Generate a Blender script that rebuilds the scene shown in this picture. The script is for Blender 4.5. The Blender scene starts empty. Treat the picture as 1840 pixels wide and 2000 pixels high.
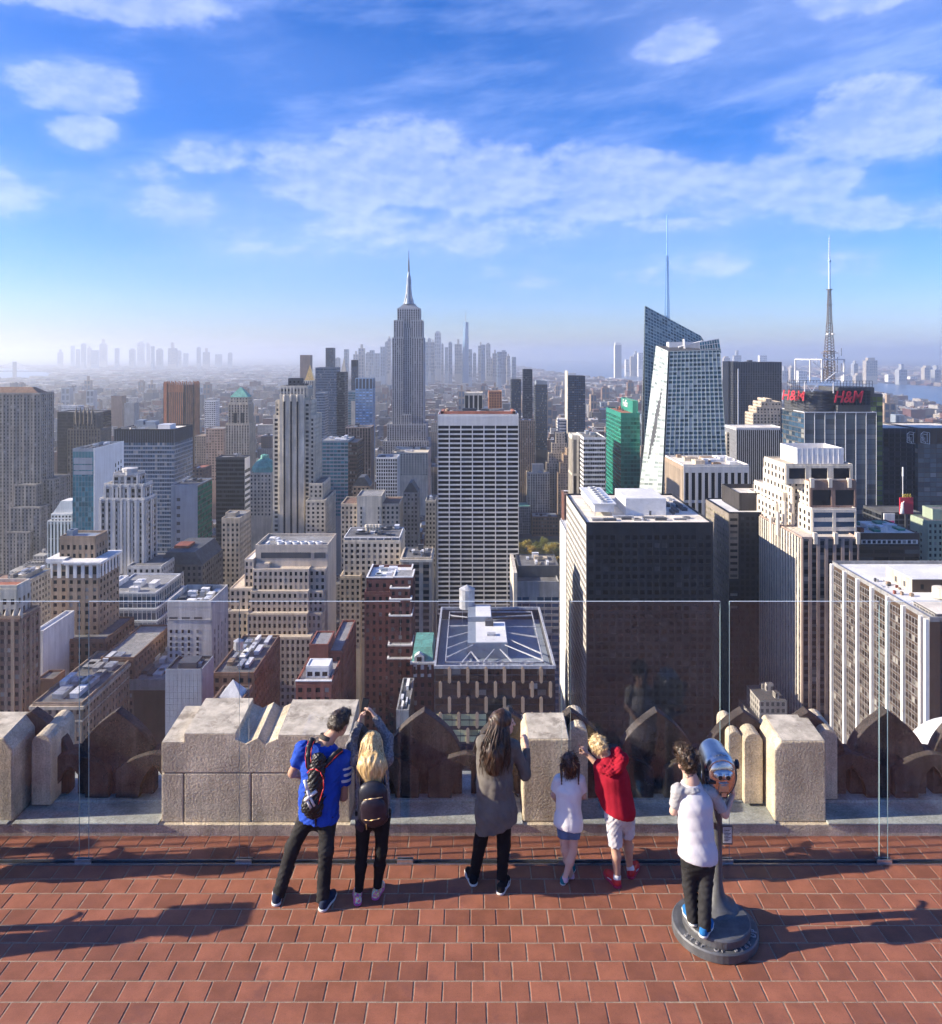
import bpy, bmesh, math, random
import numpy as np
from mathutils import Vector, Matrix
R = math.radians
rng = np.random.default_rng(7)
random.seed(7)
scene = bpy.context.scene
COL = scene.collection

# ------------------------------------------------------------------ camera, sky, sun, exposure
CAM_H = 4.8                      # camera above the deck (deck = 0, streets = GROUND)
GROUND = -255.0
F = 1500.0                       # focal length in photo pixels (photo 1840 x 2000, horizon row 690)
cam_d = bpy.data.cameras.new("camera")
cam = bpy.data.objects.new("camera", cam_d); COL.objects.link(cam)
cam.location = (0, 0, CAM_H); cam.rotation_euler = (R(90), 0, 0)
cam_d.sensor_fit = 'HORIZONTAL'; cam_d.sensor_width = 36.0
cam_d.lens = 36.0 * F / 1840.0
cam_d.shift_y = -310.0 / 1840.0
cam_d.clip_start = 0.1; cam_d.clip_end = 120000.0
scene.camera = cam

SUN_EL, SUN_AZ = 24.0, 4.0      # elevation; degrees behind (negative: ahead of) a sun exactly to the left (-x)
sd = Vector((-math.cos(R(SUN_EL)) * math.cos(R(SUN_AZ)), -math.cos(R(SUN_EL)) * math.sin(R(SUN_AZ)), math.sin(R(SUN_EL))))
sun_d = bpy.data.lights.new("sun", 'SUN'); sun_d.energy = 5.0; sun_d.angle = R(0.53); sun_d.color = (1.0, 0.87, 0.69)
sun = bpy.data.objects.new("sun", sun_d); COL.objects.link(sun)
sun.rotation_euler = (-sd).to_track_quat('-Z', 'Y').to_euler()
sun.location = (-30, -5, 40)

scene.view_settings.view_transform = 'Standard'
scene.view_settings.look = 'None'
scene.view_settings.gamma = 1.0
scene.view_settings.use_curve_mapping = False
scene.view_settings.exposure = 1.1
scene.render.engine = 'CYCLES'
cy = scene.cycles
cy.max_bounces = 6; cy.diffuse_bounces = 3; cy.glossy_bounces = 3; cy.transmission_bounces = 6
cy.transparent_max_bounces = 12; cy.volume_bounces = 3
cy.caustics_reflective = False; cy.caustics_refractive = False
cy.use_denoising = True
cy.use_adaptive_sampling = True; cy.adaptive_threshold = 0.03; cy.adaptive_min_samples = 12
cy.sample_clamp_indirect = 6.0
try:
    cy.denoiser = 'OPENIMAGEDENOISE'; cy.denoising_input_passes = 'RGB_ALBEDO_NORMAL'
except Exception: pass

# node helpers
def N(nt, t, **kw):
    n = nt.nodes.new(t)
    for k, v in kw.items():
        if k == 'inp':
            for i, x in v.items(): n.inputs[i].default_value = x
        else: setattr(n, k, v)
    return n
class NG:
    """tiny helper for maths in a node tree"""
    def __init__(s, nt): s.nt = nt
    def m(s, op, a, b=None, c=None, clamp=False):
        n = s.nt.nodes.new('ShaderNodeMath'); n.operation = op; n.use_clamp = clamp
        for i, x in enumerate((a, b, c)):
            if x is None: continue
            if isinstance(x, (int, float)): n.inputs[i].default_value = x
            else: s.nt.links.new(x, n.inputs[i])
        return n.outputs[0]
    def ss(s, x, lo, hi, a=0.0, b=1.0):
        n = s.nt.nodes.new('ShaderNodeMapRange'); n.interpolation_type = 'SMOOTHSTEP'
        s.nt.links.new(x, n.inputs[0])
        for i, v in zip((1, 2, 3, 4), (lo, hi, a, b)): n.inputs[i].default_value = v
        return n.outputs[0]
    def mix(s, f, a, b, mode='MIX'):
        n = s.nt.nodes.new('ShaderNodeMix'); n.data_type = 'RGBA'; n.blend_type = mode
        for sock, x in ((n.inputs[0], f), (n.inputs[6], a), (n.inputs[7], b)):
            if isinstance(x, (int, float)): sock.default_value = x
            elif isinstance(x, tuple): sock.default_value = x if len(x) == 4 else (*x, 1)
            else: s.nt.links.new(x, sock)
        return n.outputs[2]
    def noise(s, vec, scale, detail=4, rough=0.55, dist=0.0):
        n = s.nt.nodes.new('ShaderNodeTexNoise'); n.inputs['Scale'].default_value = scale
        n.inputs['Detail'].default_value = detail; n.inputs['Roughness'].default_value = rough
        n.inputs['Distortion'].default_value = dist
        if vec is not None: s.nt.links.new(vec, n.inputs['Vector'])
        return n.outputs['Fac']
    def comb(s, x, y, z):
        n = s.nt.nodes.new('ShaderNodeCombineXYZ')
        for i, v in enumerate((x, y, z)):
            if isinstance(v, (int, float)): n.inputs[i].default_value = v
            else: s.nt.links.new(v, n.inputs[i])
        return n.outputs[0]
    def sep(s, v):
        n = s.nt.nodes.new('ShaderNodeSeparateXYZ'); s.nt.links.new(v, n.inputs[0]); return n.outputs

# world: Nishita sky with a layer of clouds laid out by azimuth and elevation (degrees)
world = bpy.data.worlds.new("World"); scene.world = world; world.use_nodes = True
world.cycles.sampling_method = 'MANUAL'; world.cycles.sample_map_resolution = 512
wt = world.node_tree; wt.nodes.clear(); g = NG(wt)
sky = N(wt, 'ShaderNodeTexSky', sky_type='NISHITA', sun_disc=False, sun_elevation=R(SUN_EL), sun_rotation=R(270 - SUN_AZ))
sky.altitude = 250; sky.air_density = 1.0; sky.dust_density = 0.5; sky.ozone_density = 3.0
tc = N(wt, 'ShaderNodeTexCoord')
vx, vy, vz = g.sep(tc.outputs['Generated'])
az = g.m('DEGREES', g.m('ARCTAN2', vx, vy)); el = g.m('DEGREES', g.m('ARCSINE', vz))
cvec = g.comb(g.m('MULTIPLY', az, 0.1), g.m('MULTIPLY', el, 0.17), 0.0)
n1 = g.noise(cvec, 1.3, 8, 0.57, 0.0)
n1b = g.noise(g.comb(g.m('MULTIPLY_ADD', az, 0.1, 0.045), g.m('MULTIPLY_ADD', el, 0.17, -0.075), 0.0), 1.3, 8, 0.57, 0.0)
n2 = g.noise(g.comb(g.m('MULTIPLY', g.m('ADD', az, g.m('MULTIPLY', el, -1.6)), 0.05), g.m('MULTIPLY', el, 0.16), 3.0), 1.5, 5, 0.62, 0.0)
n3 = g.noise(g.comb(g.m('MULTIPLY', az, 0.022), g.m('MULTIPLY', el, 0.075), 8.0), 1.0, 1, 0.5)
# cumulus masses: azimuth, elevation, half width, half height, weight
CL = [(-27.0, 17.3, 3.4, 1.7, 1.1), (-26.5, 14.4, 2.2, 1.2, .95), (-27, 23.0, 10.0, 1.7, 1.0), (-5.0, 14.6, 5.0, 2.2, 1.0), (-10, 12.6, 7, 2.4, .9),
      (2, 12.6, 10, 2.8, .95), (11, 12.0, 9.0, 2.4, .92), (20, 11.6, 7.5, 2.3, .92), (29, 14.8, 7.0, 2.6, 1.0), (-18.5, 13.6, 3.0, 1.3, .85), (-23, 12.2, 2.6, .9, .7),
      (14.8, 21.4, 3.0, 1.3, .9), (29, 23.3, 6.5, 1.6, .98), (-21.5, 10.4, 3.6, 1.5, .72), (-32, 10.2, 4.6, 1.9, .75), (-2, 9.2, 13, 2.0, .78), (28.0, 9.2, 7.0, 1.3, .74),
      (15, 9.3, 4.5, .7, .7), (-7, 7.6, 8.5, 1.1, .66), (10, 5.6, 10, 1.2, .62), (22, 6.2, 7, 1.2, .6), (19.0, 17.8, 3.5, .9, .62),
      (-75, 18, 12, 4, .9), (70, 16, 14, 4, .9), (150, 16, 20, 5, .95), (-135, 18, 20, 5, .95)]
dens = None
azel = g.comb(az, el, 0.0)
for a, e, ra, re, w in CL:
    d = N(wt, 'ShaderNodeVectorMath', operation='MULTIPLY_ADD'); wt.links.new(azel, d.inputs[0])
    d.inputs[1].default_value = (1 / ra, 1 / re, 0); d.inputs[2].default_value = (-a / ra, -e / re, 0)
    q = N(wt, 'ShaderNodeVectorMath', operation='DOT_PRODUCT'); wt.links.new(d.outputs[0], q.inputs[0]); wt.links.new(d.outputs[0], q.inputs[1])
    v = g.m('MULTIPLY_ADD', q.outputs['Value'], -0.42 * w, w)
    dens = v if dens is None else g.m('MAXIMUM', dens, v)
dens = g.m('MAXIMUM', dens, 0.0)
cum = g.m('ADD', dens, g.m('MULTIPLY', g.m('SUBTRACT', n1, 0.5), 1.95))
cumA = g.m('ADD', g.m('MULTIPLY', g.ss(cum, 0.44, 0.74), 0.64), g.ss(cum, -0.1, 1.0, 0.0, 0.36))
hazyc = g.m('MULTIPLY', g.ss(n2, 0.47, 0.8), g.ss(el, 4.0, 12.0))          # thin cirrus streaks
veil = g.m('MULTIPLY', g.ss(n3, 0.45, 0.72), 0.22)
cA = g.m('MULTIPLY', cumA, 0.56)
lit = g.ss(g.m('SUBTRACT', n1, n1b), -0.10, 0.13)
cumcol = g.mix(lit, (0.23, 0.31, 0.60), (0.40, 0.455, 0.69))
hs = N(wt, 'ShaderNodeHueSaturation', inp={1: 1.36, 2: 1.0}); wt.links.new(sky.outputs[0], hs.inputs['Color'])
tint = g.mix(1.0, hs.outputs[0], (0.70, 0.76, 1.18), 'MULTIPLY')
SKY = 0.089
skyc = g.mix(1.0, tint, (SKY, SKY, SKY), 'MULTIPLY')
c1 = g.mix(g.m('ADD', g.m('MULTIPLY', hazyc, 0.28), veil), skyc, (0.36, 0.45, 0.72))
c2 = g.mix(cA, c1, cumcol)
bg = N(wt, 'ShaderNodeBackground', inp={1: 1.0}); wt.links.new(c2, bg.inputs[0])
wo = N(wt, 'ShaderNodeOutputWorld'); wt.links.new(bg.outputs[0], wo.inputs[0])

# ------------------------------------------------------------------ object helpers
def tag(o, label=None, cat=None, group=None, kind=None):
    if label: o['label'] = label
    if cat: o['category'] = cat
    if group: o['group'] = group
    if kind: o['kind'] = kind
    return o
def empty(name, loc=(0, 0, 0), label=None, cat=None, group=None):
    o = bpy.data.objects.new(name, None); o.location = loc; o.empty_display_size = 0.2
    COL.objects.link(o); o['_loc'] = tuple(loc)
    return tag(o, label, cat, group)
def attach(o, parent):
    if parent is not None: o.parent = parent
def link(name, me, parent=None, loc=(0, 0, 0)):
    o = bpy.data.objects.new(name, me); o.location = loc; COL.objects.link(o); attach(o, parent); return o
def mesh_np(name, v, f, mat=None, smooth=False):
    """mesh from numpy verts (n,3) and quads or tris (m,k)"""
    v = np.asarray(v, np.float32); f = np.asarray(f, np.int32)
    me = bpy.data.meshes.new(name)
    me.vertices.add(len(v)); me.vertices.foreach_set('co', v.ravel())
    k = f.shape[1]
    me.loops.add(f.size); me.loops.foreach_set('vertex_index', f.ravel())
    me.polygons.add(len(f)); me.polygons.foreach_set('loop_start', np.arange(0, f.size, k, dtype=np.int32))
    me.polygons.foreach_set('loop_total', np.full(len(f), k, np.int32))
    me.polygons.foreach_set('use_smooth', np.full(len(f), bool(smooth)))
    me.update(calc_edges=True)
    if mat is not None: me.materials.append(mat)
    return me
BT = np.array([[0, 2, 4], [1, 2, 4], [1, 3, 4], [0, 3, 4], [0, 2, 5], [1, 2, 5], [1, 3, 5], [0, 3, 5]])
BF = np.array([[0, 3, 2, 1], [4, 5, 6, 7], [0, 1, 5, 4], [1, 2, 6, 5], [2, 3, 7, 6], [3, 0, 4, 7]])
def boxes_vf(B):
    B = np.asarray(B, float).reshape(-1, 6)
    v = B[:, BT].reshape(-1, 3)
    f = (BF[None] + 8 * np.arange(len(B))[:, None, None]).reshape(-1, 4)
    return v, f
def boxes(name, B, mat, parent=None, origin=(0, 0, 0)):
    v, f = boxes_vf(B)
    return link(name, mesh_np(name, v - np.asarray(origin), f, mat), parent)
_unit = {}
def unit_box(mat):
    if mat.name not in _unit:
        v, f = boxes_vf([-.5, .5, -.5, .5, -.5, .5]); _unit[mat.name] = mesh_np('unit_' + mat.name, v, f, mat)
    return _unit[mat.name]
def piece(name, b, mat, parent=None, origin=(0, 0, 0)):
    """one box-shaped piece that shares its mesh with its look-alikes"""
    x0, x1, y0, y1, z0, z1 = b
    o = bpy.data.objects.new(name, unit_box(mat)); COL.objects.link(o)
    o.location = ((x0 + x1) / 2 - origin[0], (y0 + y1) / 2 - origin[1], (z0 + z1) / 2 - origin[2])
    o.scale = (x1 - x0, y1 - y0, z1 - z0); attach(o, parent); return o
def bm_obj(name, bm, mat, parent=None, smooth=False, loc=(0, 0, 0)):
    me = bpy.data.meshes.new(name); bm.to_mesh(me); bm.free()
    for m in (mat if isinstance(mat, (list, tuple)) else [mat]): me.materials.append(m)
    if smooth:
        me.polygons.foreach_set('use_smooth', np.ones(len(me.polygons), bool))
    return link(name, me, parent, loc)
def bevel(bm, w, seg=2, ang=30):
    es = [e for e in bm.edges if len(e.link_faces) == 2 and e.calc_face_angle(0) > R(ang)]
    bmesh.ops.bevel(bm, geom=es, offset=w, segments=seg, affect='EDGES', profile=0.6, clamp_overlap=True)
def prism(bm, pts, y0, y1, axis='y'):
    """extrude polygon pts (u, z) between two positions on an axis"""
    def P(u, z, t):
        return (u, t, z) if axis == 'y' else ((t, u, z) if axis == 'x' else (u, z, t))
    a = [bm.verts.new(P(u, z, y0)) for u, z in pts]; b = [bm.verts.new(P(u, z, y1)) for u, z in pts]
    fs = [bm.faces.new(a), bm.faces.new(b[::-1])]
    n = len(pts)
    for i in range(n): fs.append(bm.faces.new((a[i], b[i], b[(i + 1) % n], a[(i + 1) % n])))
    bmesh.ops.recalc_face_normals(bm, faces=fs)
    return fs
def lathe(bm, prof, c=(0, 0), seg=24, a0=0, a1=2 * math.pi, sx=1, sy=1):
    full = abs(a1 - a0 - 2 * math.pi) < 1e-6
    ns = seg if full else seg + 1
    rings = []
    for r, z in prof:
        rings.append([bm.verts.new((c[0] + r * sx * math.cos(a0 + (a1 - a0) * i / seg), c[1] + r * sy * math.sin(a0 + (a1 - a0) * i / seg), z)) for i in range(ns)])
    for k in range(len(rings) - 1):
        for i in range(seg):
            j = (i + 1) % ns
            bm.faces.new((rings[k][i], rings[k][j], rings[k + 1][j], rings[k + 1][i]))
    return rings
def tube(bm, p0, p1, r0, r1=None, seg=8, cap=True):
    r1 = r0 if r1 is None else r1
    p0 = Vector(p0); p1 = Vector(p1); d = (p1 - p0).normalized()
    u = d.orthogonal().normalized(); w = d.cross(u)
    A = [bm.verts.new(p0 + (u * math.cos(2 * math.pi * i / seg) + w * math.sin(2 * math.pi * i / seg)) * r0) for i in range(seg)]
    B = [bm.verts.new(p1 + (u * math.cos(2 * math.pi * i / seg) + w * math.sin(2 * math.pi * i / seg)) * r1) for i in range(seg)]
    for i in range(seg): bm.faces.new((A[i], A[(i + 1) % seg], B[(i + 1) % seg], B[i]))
    if cap: bm.faces.new(A[::-1]); bm.faces.new(B)

# ------------------------------------------------------------------ materials
MATS = {}
def mat(name, col, rough=0.7, metal=0.0, spec=0.5, noise=None, bump=None, rnd=0.0, island=0.0, streak=None, coat=0.0, space='pos', spots=None, ior=None, speck=None):
    """noise=(scale, amount); bump=(scale, strength, detail); rnd/island = random value change per object / per loose piece"""
    if name in MATS: return MATS[name]
    m = bpy.data.materials.new(name); m.use_nodes = True; nt = m.node_tree; nt.nodes.clear(); g = NG(nt)
    b = N(nt, 'ShaderNodeBsdfPrincipled'); o = N(nt, 'ShaderNodeOutputMaterial'); nt.links.new(b.outputs[0], o.inputs[0])
    b.inputs['Roughness'].default_value = rough; b.inputs['Metallic'].default_value = metal
    b.inputs['Specular IOR Level'].default_value = spec
    if coat: b.inputs['Coat Weight'].default_value = coat; b.inputs['Coat Roughness'].default_value = 0.1
    if ior: b.inputs['IOR'].default_value = ior
    geo = N(nt, 'ShaderNodeNewGeometry')
    if space == 'pos': vec = geo.outputs['Position']
    else: vec = N(nt, 'ShaderNodeTexCoord').outputs['Object']
    c = None; f = None
    def mul(f, x): return x if f is None else g.m('MULTIPLY', f, x)
    if noise:
        sc, am = noise[:2]
        n = g.noise(vec, sc, 6, 0.62)
        f = mul(f, g.ss(n, 0.3, 0.7, 1 - am, 1 + am))
    if streak:       # vertical weathering streaks
        sc, am = streak
        mp = N(nt, 'ShaderNodeMapping'); mp.inputs['Scale'].default_value = (1, 1, 0.06); nt.links.new(vec, mp.inputs[0])
        n = g.noise(mp.outputs[0], sc, 5, 0.6)
        f = mul(f, g.ss(n, 0.35, 0.7, 1 - am, 1 + am * 0.5))
    if speck:
        f = mul(f, g.ss(g.noise(vec, speck[0], 3, .7), .3, .7, 1 - speck[1], 1 + speck[1]))
    if rnd:
        oi = N(nt, 'ShaderNodeObjectInfo'); f = mul(f, g.m('MULTIPLY_ADD', oi.outputs['Random'], 2 * rnd, 1 - rnd))
    if island:
        f = mul(f, g.m('MULTIPLY_ADD', geo.outputs['Random Per Island'], 2 * island, 1 - island))
    if f is None: b.inputs['Base Color'].default_value = (*col, 1)
    else:
        cc = g.mix(1.0, (*col, 1), g.comb(f, f, f), 'MULTIPLY')
        if spots:    # lichen and dirt patches of another colour
            sc, scol, lo, hi = spots
            n = g.noise(vec, sc, 8, 0.7); cc = g.mix(g.ss(n, lo, hi, 0, 0.8), cc, (*scol, 1))
        nt.links.new(cc, b.inputs['Base Color'])
    if bump:
        n = g.noise(vec, bump[0], bump[2] if len(bump) > 2 else 4, 0.6)
        bn = N(nt, 'ShaderNodeBump', inp={'Strength': bump[1], 'Distance': bump[3] if len(bump) > 3 else 0.01}); nt.links.new(n, bn.inputs['Height'])
        nt.links.new(bn.outputs[0], b.inputs['Normal'])
    MATS[name] = m; return m

# ------------------------------------------------------------------ haze, ground, water
def px(u, Y): return (u - 920.0) / F * Y                     # photo column -> x at distance Y
def pz(v, Y): return CAM_H - (v - 690.0) / F * Y             # photo row -> z at distance Y
def gy(v): return (CAM_H - GROUND) * F / (v - 690.0)         # photo row -> distance of that street point

hz_m = bpy.data.materials.new('haze_air'); hz_m.use_nodes = True; nt = hz_m.node_tree; nt.nodes.clear()
pv = N(nt, 'ShaderNodeVolumePrincipled'); oo = N(nt, 'ShaderNodeOutputMaterial'); nt.links.new(pv.outputs[0], oo.inputs['Volume'])
pv.inputs['Color'].default_value = (0.93, 0.968, 1.0, 1); pv.inputs['Density'].default_value = 1.02e-4; pv.inputs['Anisotropy'].default_value = 0.6
hz = boxes('haze', [-45000, 45000, -1500, 46000, GROUND - 4, 196], hz_m)
tag(hz, 'pale blue morning haze lying over the whole city', 'haze', kind='stuff')

def poly_sheet(name, pts, z, m):
    bm = bmesh.new(); f = bm.faces.new([bm.verts.new((x, y, z)) for x, y in pts]); f.normal_update()
    if f.normal.z < 0: f.normal_flip()
    bmesh.ops.triangulate(bm, faces=bm.faces[:])
    return bm_obj(name, bm, m)
m_street = mat('street', (0.055, 0.055, 0.06), 0.85, noise=(0.02, 0.35))
gr = poly_sheet('ground', [(-44900, -1400), (44900, -1400), (44900, 45900), (-44900, 45900)], GROUND, m_street); tag(gr, kind='structure')
m_water = mat('water', (0.05, 0.10, 0.17), 0.28, spec=0.5, noise=(0.002, 0.2))
def wpoly(P): return [(px(u, gy(v)), gy(v)) for u, v in P]
w1 = poly_sheet('harbour_water', wpoly([(2300, 850), (1840, 799), (1690, 775), (1530, 753), (1255, 746), (1150, 739), (1040, 722), (1000, 712), (1010, 704), (1030, 700), (1250, 700),
     (1262, 707), (1192, 712), (1206, 720), (1300, 724), (1530, 731), (1700, 747), (1840, 755), (2300, 768)]), GROUND + 0.6, m_water); tag(w1, kind='structure')
w2 = poly_sheet('river_water', wpoly([(-400, 748), (0, 743), (100, 737), (114, 730), (60, 722), (0, 719), (-400, 718)]), GROUND + 0.6, m_water); tag(w2, kind='structure')
m_isle = mat('island_ground', (0.10, 0.11, 0.07), 0.9, noise=(0.01, 0.4))
for P in ([(1085, 706.6), (1105, 705.5), (1135, 706.0), (1120, 707.6)], [(1048, 703.4), (1068, 702.8), (1075, 703.6)], [(1128, 708.8), (1150, 708.2), (1155, 709.4), (1136, 709.8)]):
    o = poly_sheet('harbour_island', wpoly(P), GROUND + 3, m_isle); tag(o, kind='structure')

# ------------------------------------------------------------------ deck
m_grout = mat('grout', (0.29, 0.225, 0.165), 0.9, noise=(30, 0.25), bump=(120, 0.3))
m_tile = mat('quarry_tile', (0.25, 0.095, 0.055), 0.52, spec=0.4, noise=(5.0, 0.15), speck=(140, 0.10), rnd=0.19, bump=(45, 0.10, 5, 0.004), spots=(2.3, (0.17, 0.07, 0.052), 0.54, 0.72))
m_tile_i = mat('quarry_tile_field', (0.25, 0.095, 0.055), 0.52, spec=0.4, noise=(5.0, 0.15), speck=(140, 0.10), island=0.19, bump=(45, 0.10, 5, 0.004), spots=(2.3, (0.17, 0.07, 0.052), 0.54, 0.72))
deck = boxes('deck_floor', [-15, 9, -1.6, 7.2, -0.3, 0.0], m_grout); tag(deck, kind='structure')
TW, TD, TH = 0.2195, 0.19, 0.0045
def tile_verts(w, d, h, b=0.004):
    v = []
    for sx, sy in ((-1, -1), (1, -1), (1, 1), (-1, 1)): v.append((sx * w / 2, sy * d / 2, 0))
    for sx, sy in ((-1, -1), (1, -1), (1, 1), (-1, 1)): v.append((sx * w / 2, sy * d / 2, h - b * .8))
    for sx, sy in ((-1, -1), (1, -1), (1, 1), (-1, 1)): v.append((sx * (w / 2 - b), sy * (d / 2 - b), h))
    f = []
    for k in (0, 4):
        for i in range(4): f.append((k + i, k + (i + 1) % 4, k + 4 + (i + 1) % 4, k + 4 + i))
    f.append((8, 9, 10, 11))
    return np.array(v), np.array(f)
tv, tf = tile_verts(TW - 0.0105, TD - 0.0105, TH)
tile_me = mesh_np('tile', tv, tf, m_tile)
def lay(parent, dk0, rows, pitch, cands, z=0.0, phase=0.0):
    for k in range(rows):
        yc = dk0 - pitch * (k + 0.5)
        off = (0.5 if k % 2 else 0.0) + rng.uniform(-0.04, 0.04) + phase
        for i in range(-int(14.5 / TW), int(8.8 / TW)):
            x = (i + off) * TW
            cands.append((x, yc, z, k))
cands = []; lay(deck, 7.2, 46, TD, cands)
near = []; rest = []
for c in cands:
    u = 920 + F * c[0] / max(c[1], .3); v = 690 + F * CAM_H / max(c[1], .3)
    (near if (-25 < u < 1865 and v < 2010) else rest).append(c)
near.sort(key=lambda c: c[1]); rest += near[300:]; near = near[:300]
def jit(c): return (c[0] + rng.uniform(-.0015, .0015), c[1] + rng.uniform(-.0015, .0015), c[2] + rng.uniform(-.0012, .0006))
for c in near:
    o = link('tile', tile_me, deck, jit(c)); o.rotation_euler = (rng.normal(0, .0035), rng.normal(0, .0035), rng.normal(0, .004))
V = []; Fc = []
for i, c in enumerate(rest):
    V.append(tv + np.array(jit(c))); Fc.append(tf + 12 * i)
o = link('tile_field', mesh_np('tile_field', np.concatenate(V), np.concatenate(Fc), m_tile_i), deck); tag(o, kind='stuff')

strip = boxes('ledge_walk', [-15, 9, 7.262, 7.66, -0.3, 0.002], m_grout); tag(strip, kind='structure')
cands = []; lay(strip, 7.45, 1, 0.18, cands, 0.002, 0.2); lay(strip, 7.64, 1, 0.19, cands, 0.002, 0.7)
for c in cands:
    if abs(c[0]) < 5.2:
        o = link('tile', tile_me, strip, jit(c)); o.rotation_euler = (rng.normal(0, .003), rng.normal(0, .003), 0)
m_dark = mat('dark_channel', (0.015, 0.016, 0.018), 0.5)
m_alu = mat('brushed_aluminium', (0.55, 0.56, 0.57), 0.35, metal=0.9, noise=(40, 0.1))

# terrace wall below the viewpoint (closes the deck on the camera side)
m_lime = mat('limestone', (0.36, 0.33, 0.28), 0.85, noise=(3, 0.2), bump=(30, 0.3))
tw = boxes('terrace_wall', [[-15, 9, -2.4, -1.6, -0.3, 1.05], [-15, 9, -2.5, -1.55, 1.05, 1.2]], m_lime)
tag(tw, 'pale limestone wall of the upper terrace', 'wall')

# ------------------------------------------------------------------ stone parapet with merlons and pointed leaves
m_stone = mat('parapet_stone', (0.62, 0.53, 0.385), 0.9, spec=0.25, noise=(2.2, 0.22), streak=(7, 0.22), speck=(70, 0.22), bump=(42, 0.9, 7, 0.02), spots=(1.2, (0.36, 0.31, 0.24), 0.50, 0.70))
m_cope = mat('coping_stone', (0.52, 0.47, 0.38), 0.9, spec=0.25, noise=(7, 0.28), bump=(60, 0.35, 6, 0.006), spots=(5.5, (0.22, 0.19, 0.15), 0.52, 0.66))
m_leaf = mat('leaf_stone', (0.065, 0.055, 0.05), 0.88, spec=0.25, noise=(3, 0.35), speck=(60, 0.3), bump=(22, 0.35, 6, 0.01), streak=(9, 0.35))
m_ledge = mat('ledge_lead', (0.30, 0.32, 0.30), 0.6, spec=0.4, noise=(2.2, 0.35), speck=(40, .2), bump=(12, 0.2, 5, 0.008))
par = empty('stone_parapet', (0, 7.9, 0), 'sandy stone parapet with stepped merlons and pointed arches beyond the glass', 'parapet')
O = (0, 7.9, 0)
def pp(name, pts, y0, y1, m, rise=0.0, bev=0.012, seg=2, zsplit=None):
    bm = bmesh.new(); prism(bm, pts, y0 - 7.9, y1 - 7.9)
    if rise:
        zm = zsplit if zsplit is not None else (min(p[1] for p in pts) + max(p[1] for p in pts)) / 2
        for v in bm.verts:
            if v.co.y > (y0 + y1) / 2 - 7.9 and v.co.z > zm: v.co.z += rise
    if bev: bevel(bm, bev, seg)
    o = bm_obj(name, bm, m, par); return o
# kerb and sloping ledge (lead covered) that the parapet stands on
pp('kerb', [(-15, 0.0), (9, 0.0), (9, 0.118), (-15, 0.118)], 7.625, 8.6, m_stone, bev=0.006)
for x0, x1 in ((-15, -4.6), (-4.55, -3.1), (-1.2, 0.515), (0.99, 3.03), (3.545, 9)):
    bm = bmesh.new(); prism(bm, [(7.612 - 7.9, .1185), (7.612 - 7.9, .139), (7.95 - 7.9, .150), (7.95 - 7.9, .1185)], x0, x1, 'x'); bevel(bm, .004, 1)
    bm_obj('ledge_flashing', bm, m_ledge, par)
    bm = bmesh.new(); prism(bm, [(7.945 - 7.9, .1185), (7.945 - 7.9, .172), (8.5 - 7.9, .182), (8.5 - 7.9, .1185)], x0, x1, 'x'); bevel(bm, .006, 1)
    bm_obj('ledge_step', bm, m_ledge, par)
def block(pts, y0=7.665, y1=8.3, rise=0.0, m=m_stone, name='stone_block', zs=None, bev=0.012): return pp(name, pts, y0, y1, m, rise, bev, 2, zs)
def rect(x0, x1, z0, z1): return [(x0, z0), (x1, z0), (x1, z1), (x0, z1)]
# merlon A: long double merlon on the left of the middle
for x0, x1 in ((-3.09, -2.872), (-2.862, -2.20), (-2.19, -1.70), (-1.69, -1.21)): block(rect(x0, x1, .1195, .604), bev=.01)
top = [(-3.09, .612), (-1.21, .612), (-1.21, .985), (-1.93, .985), (-1.93, .955), (-2.004, .924), (-2.048, .898), (-2.127, .965), (-2.248, .902), (-2.35, .947), (-2.35, 1.0), (-2.868, 1.0), (-2.868, .915), (-3.09, .915)]
block(top, rise=.07, zs=.8, bev=.008, name='merlon_top')
for x0, x1, z in ((-3.086, -2.872, .9155), (-2.864, -2.354, 1.0005), (-1.926, -1.214, .9855)):      # weathered coping skins, a few mm proud
    bm = bmesh.new()
    vs = [bm.verts.new(p) for p in ((x0, -.233, z + .004), (x1, -.233, z + .004), (x1, .398, z + .074), (x0, .398, z + .074))]
    lo = [bm.verts.new((v.co.x, v.co.y, v.co.z - .004)) for v in vs]
    bm.faces.new(vs); bm.faces.new(lo[::-1])
    for i in range(4): bm.faces.new((lo[i], lo[(i + 1) % 4], vs[(i + 1) % 4], vs[i]))
    bmesh.ops.recalc_face_normals(bm, faces=bm.faces[:])
    bm_obj('coping', bm, m_cope, par)
# narrow merlons B, C and the one at the frame's edge
def merlon(x0, x1, cl=.05, cr=.0, zt=.93):
    pts = [(x0, .1195), (x1, .1195), (x1, zt - cr * 1.3), (x1 - cr, zt), (x0 + cl, zt), (x0, zt - cl * 1.35)]
    if cr == 0: pts = [p for i, p in enumerate(pts) if i != 2]
    block(pts, 7.665, 8.13, rise=.055, zs=.75, bev=.016, name='merlon_block')
    bm = bmesh.new()
    vs = [bm.verts.new(p) for p in ((x0 + cl + .012, -.222, zt + .0045), (x1 - cr - .012, -.222, zt + .0045), (x1 - cr - .012, .215, zt + .0575), (x0 + cl + .012, .215, zt + .0575))]
    lo = [bm.verts.new((v.co.x, v.co.y, v.co.z - .006)) for v in vs]
    bm.faces.new(vs); bm.faces.new(lo[::-1])
    for i in range(4): bm.faces.new((lo[i], lo[(i + 1) % 4], vs[(i + 1) % 4], vs[i]))
    bmesh.ops.recalc_face_normals(bm, faces=bm.faces[:])
    bm_obj('coping', bm, m_cope, par)
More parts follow.
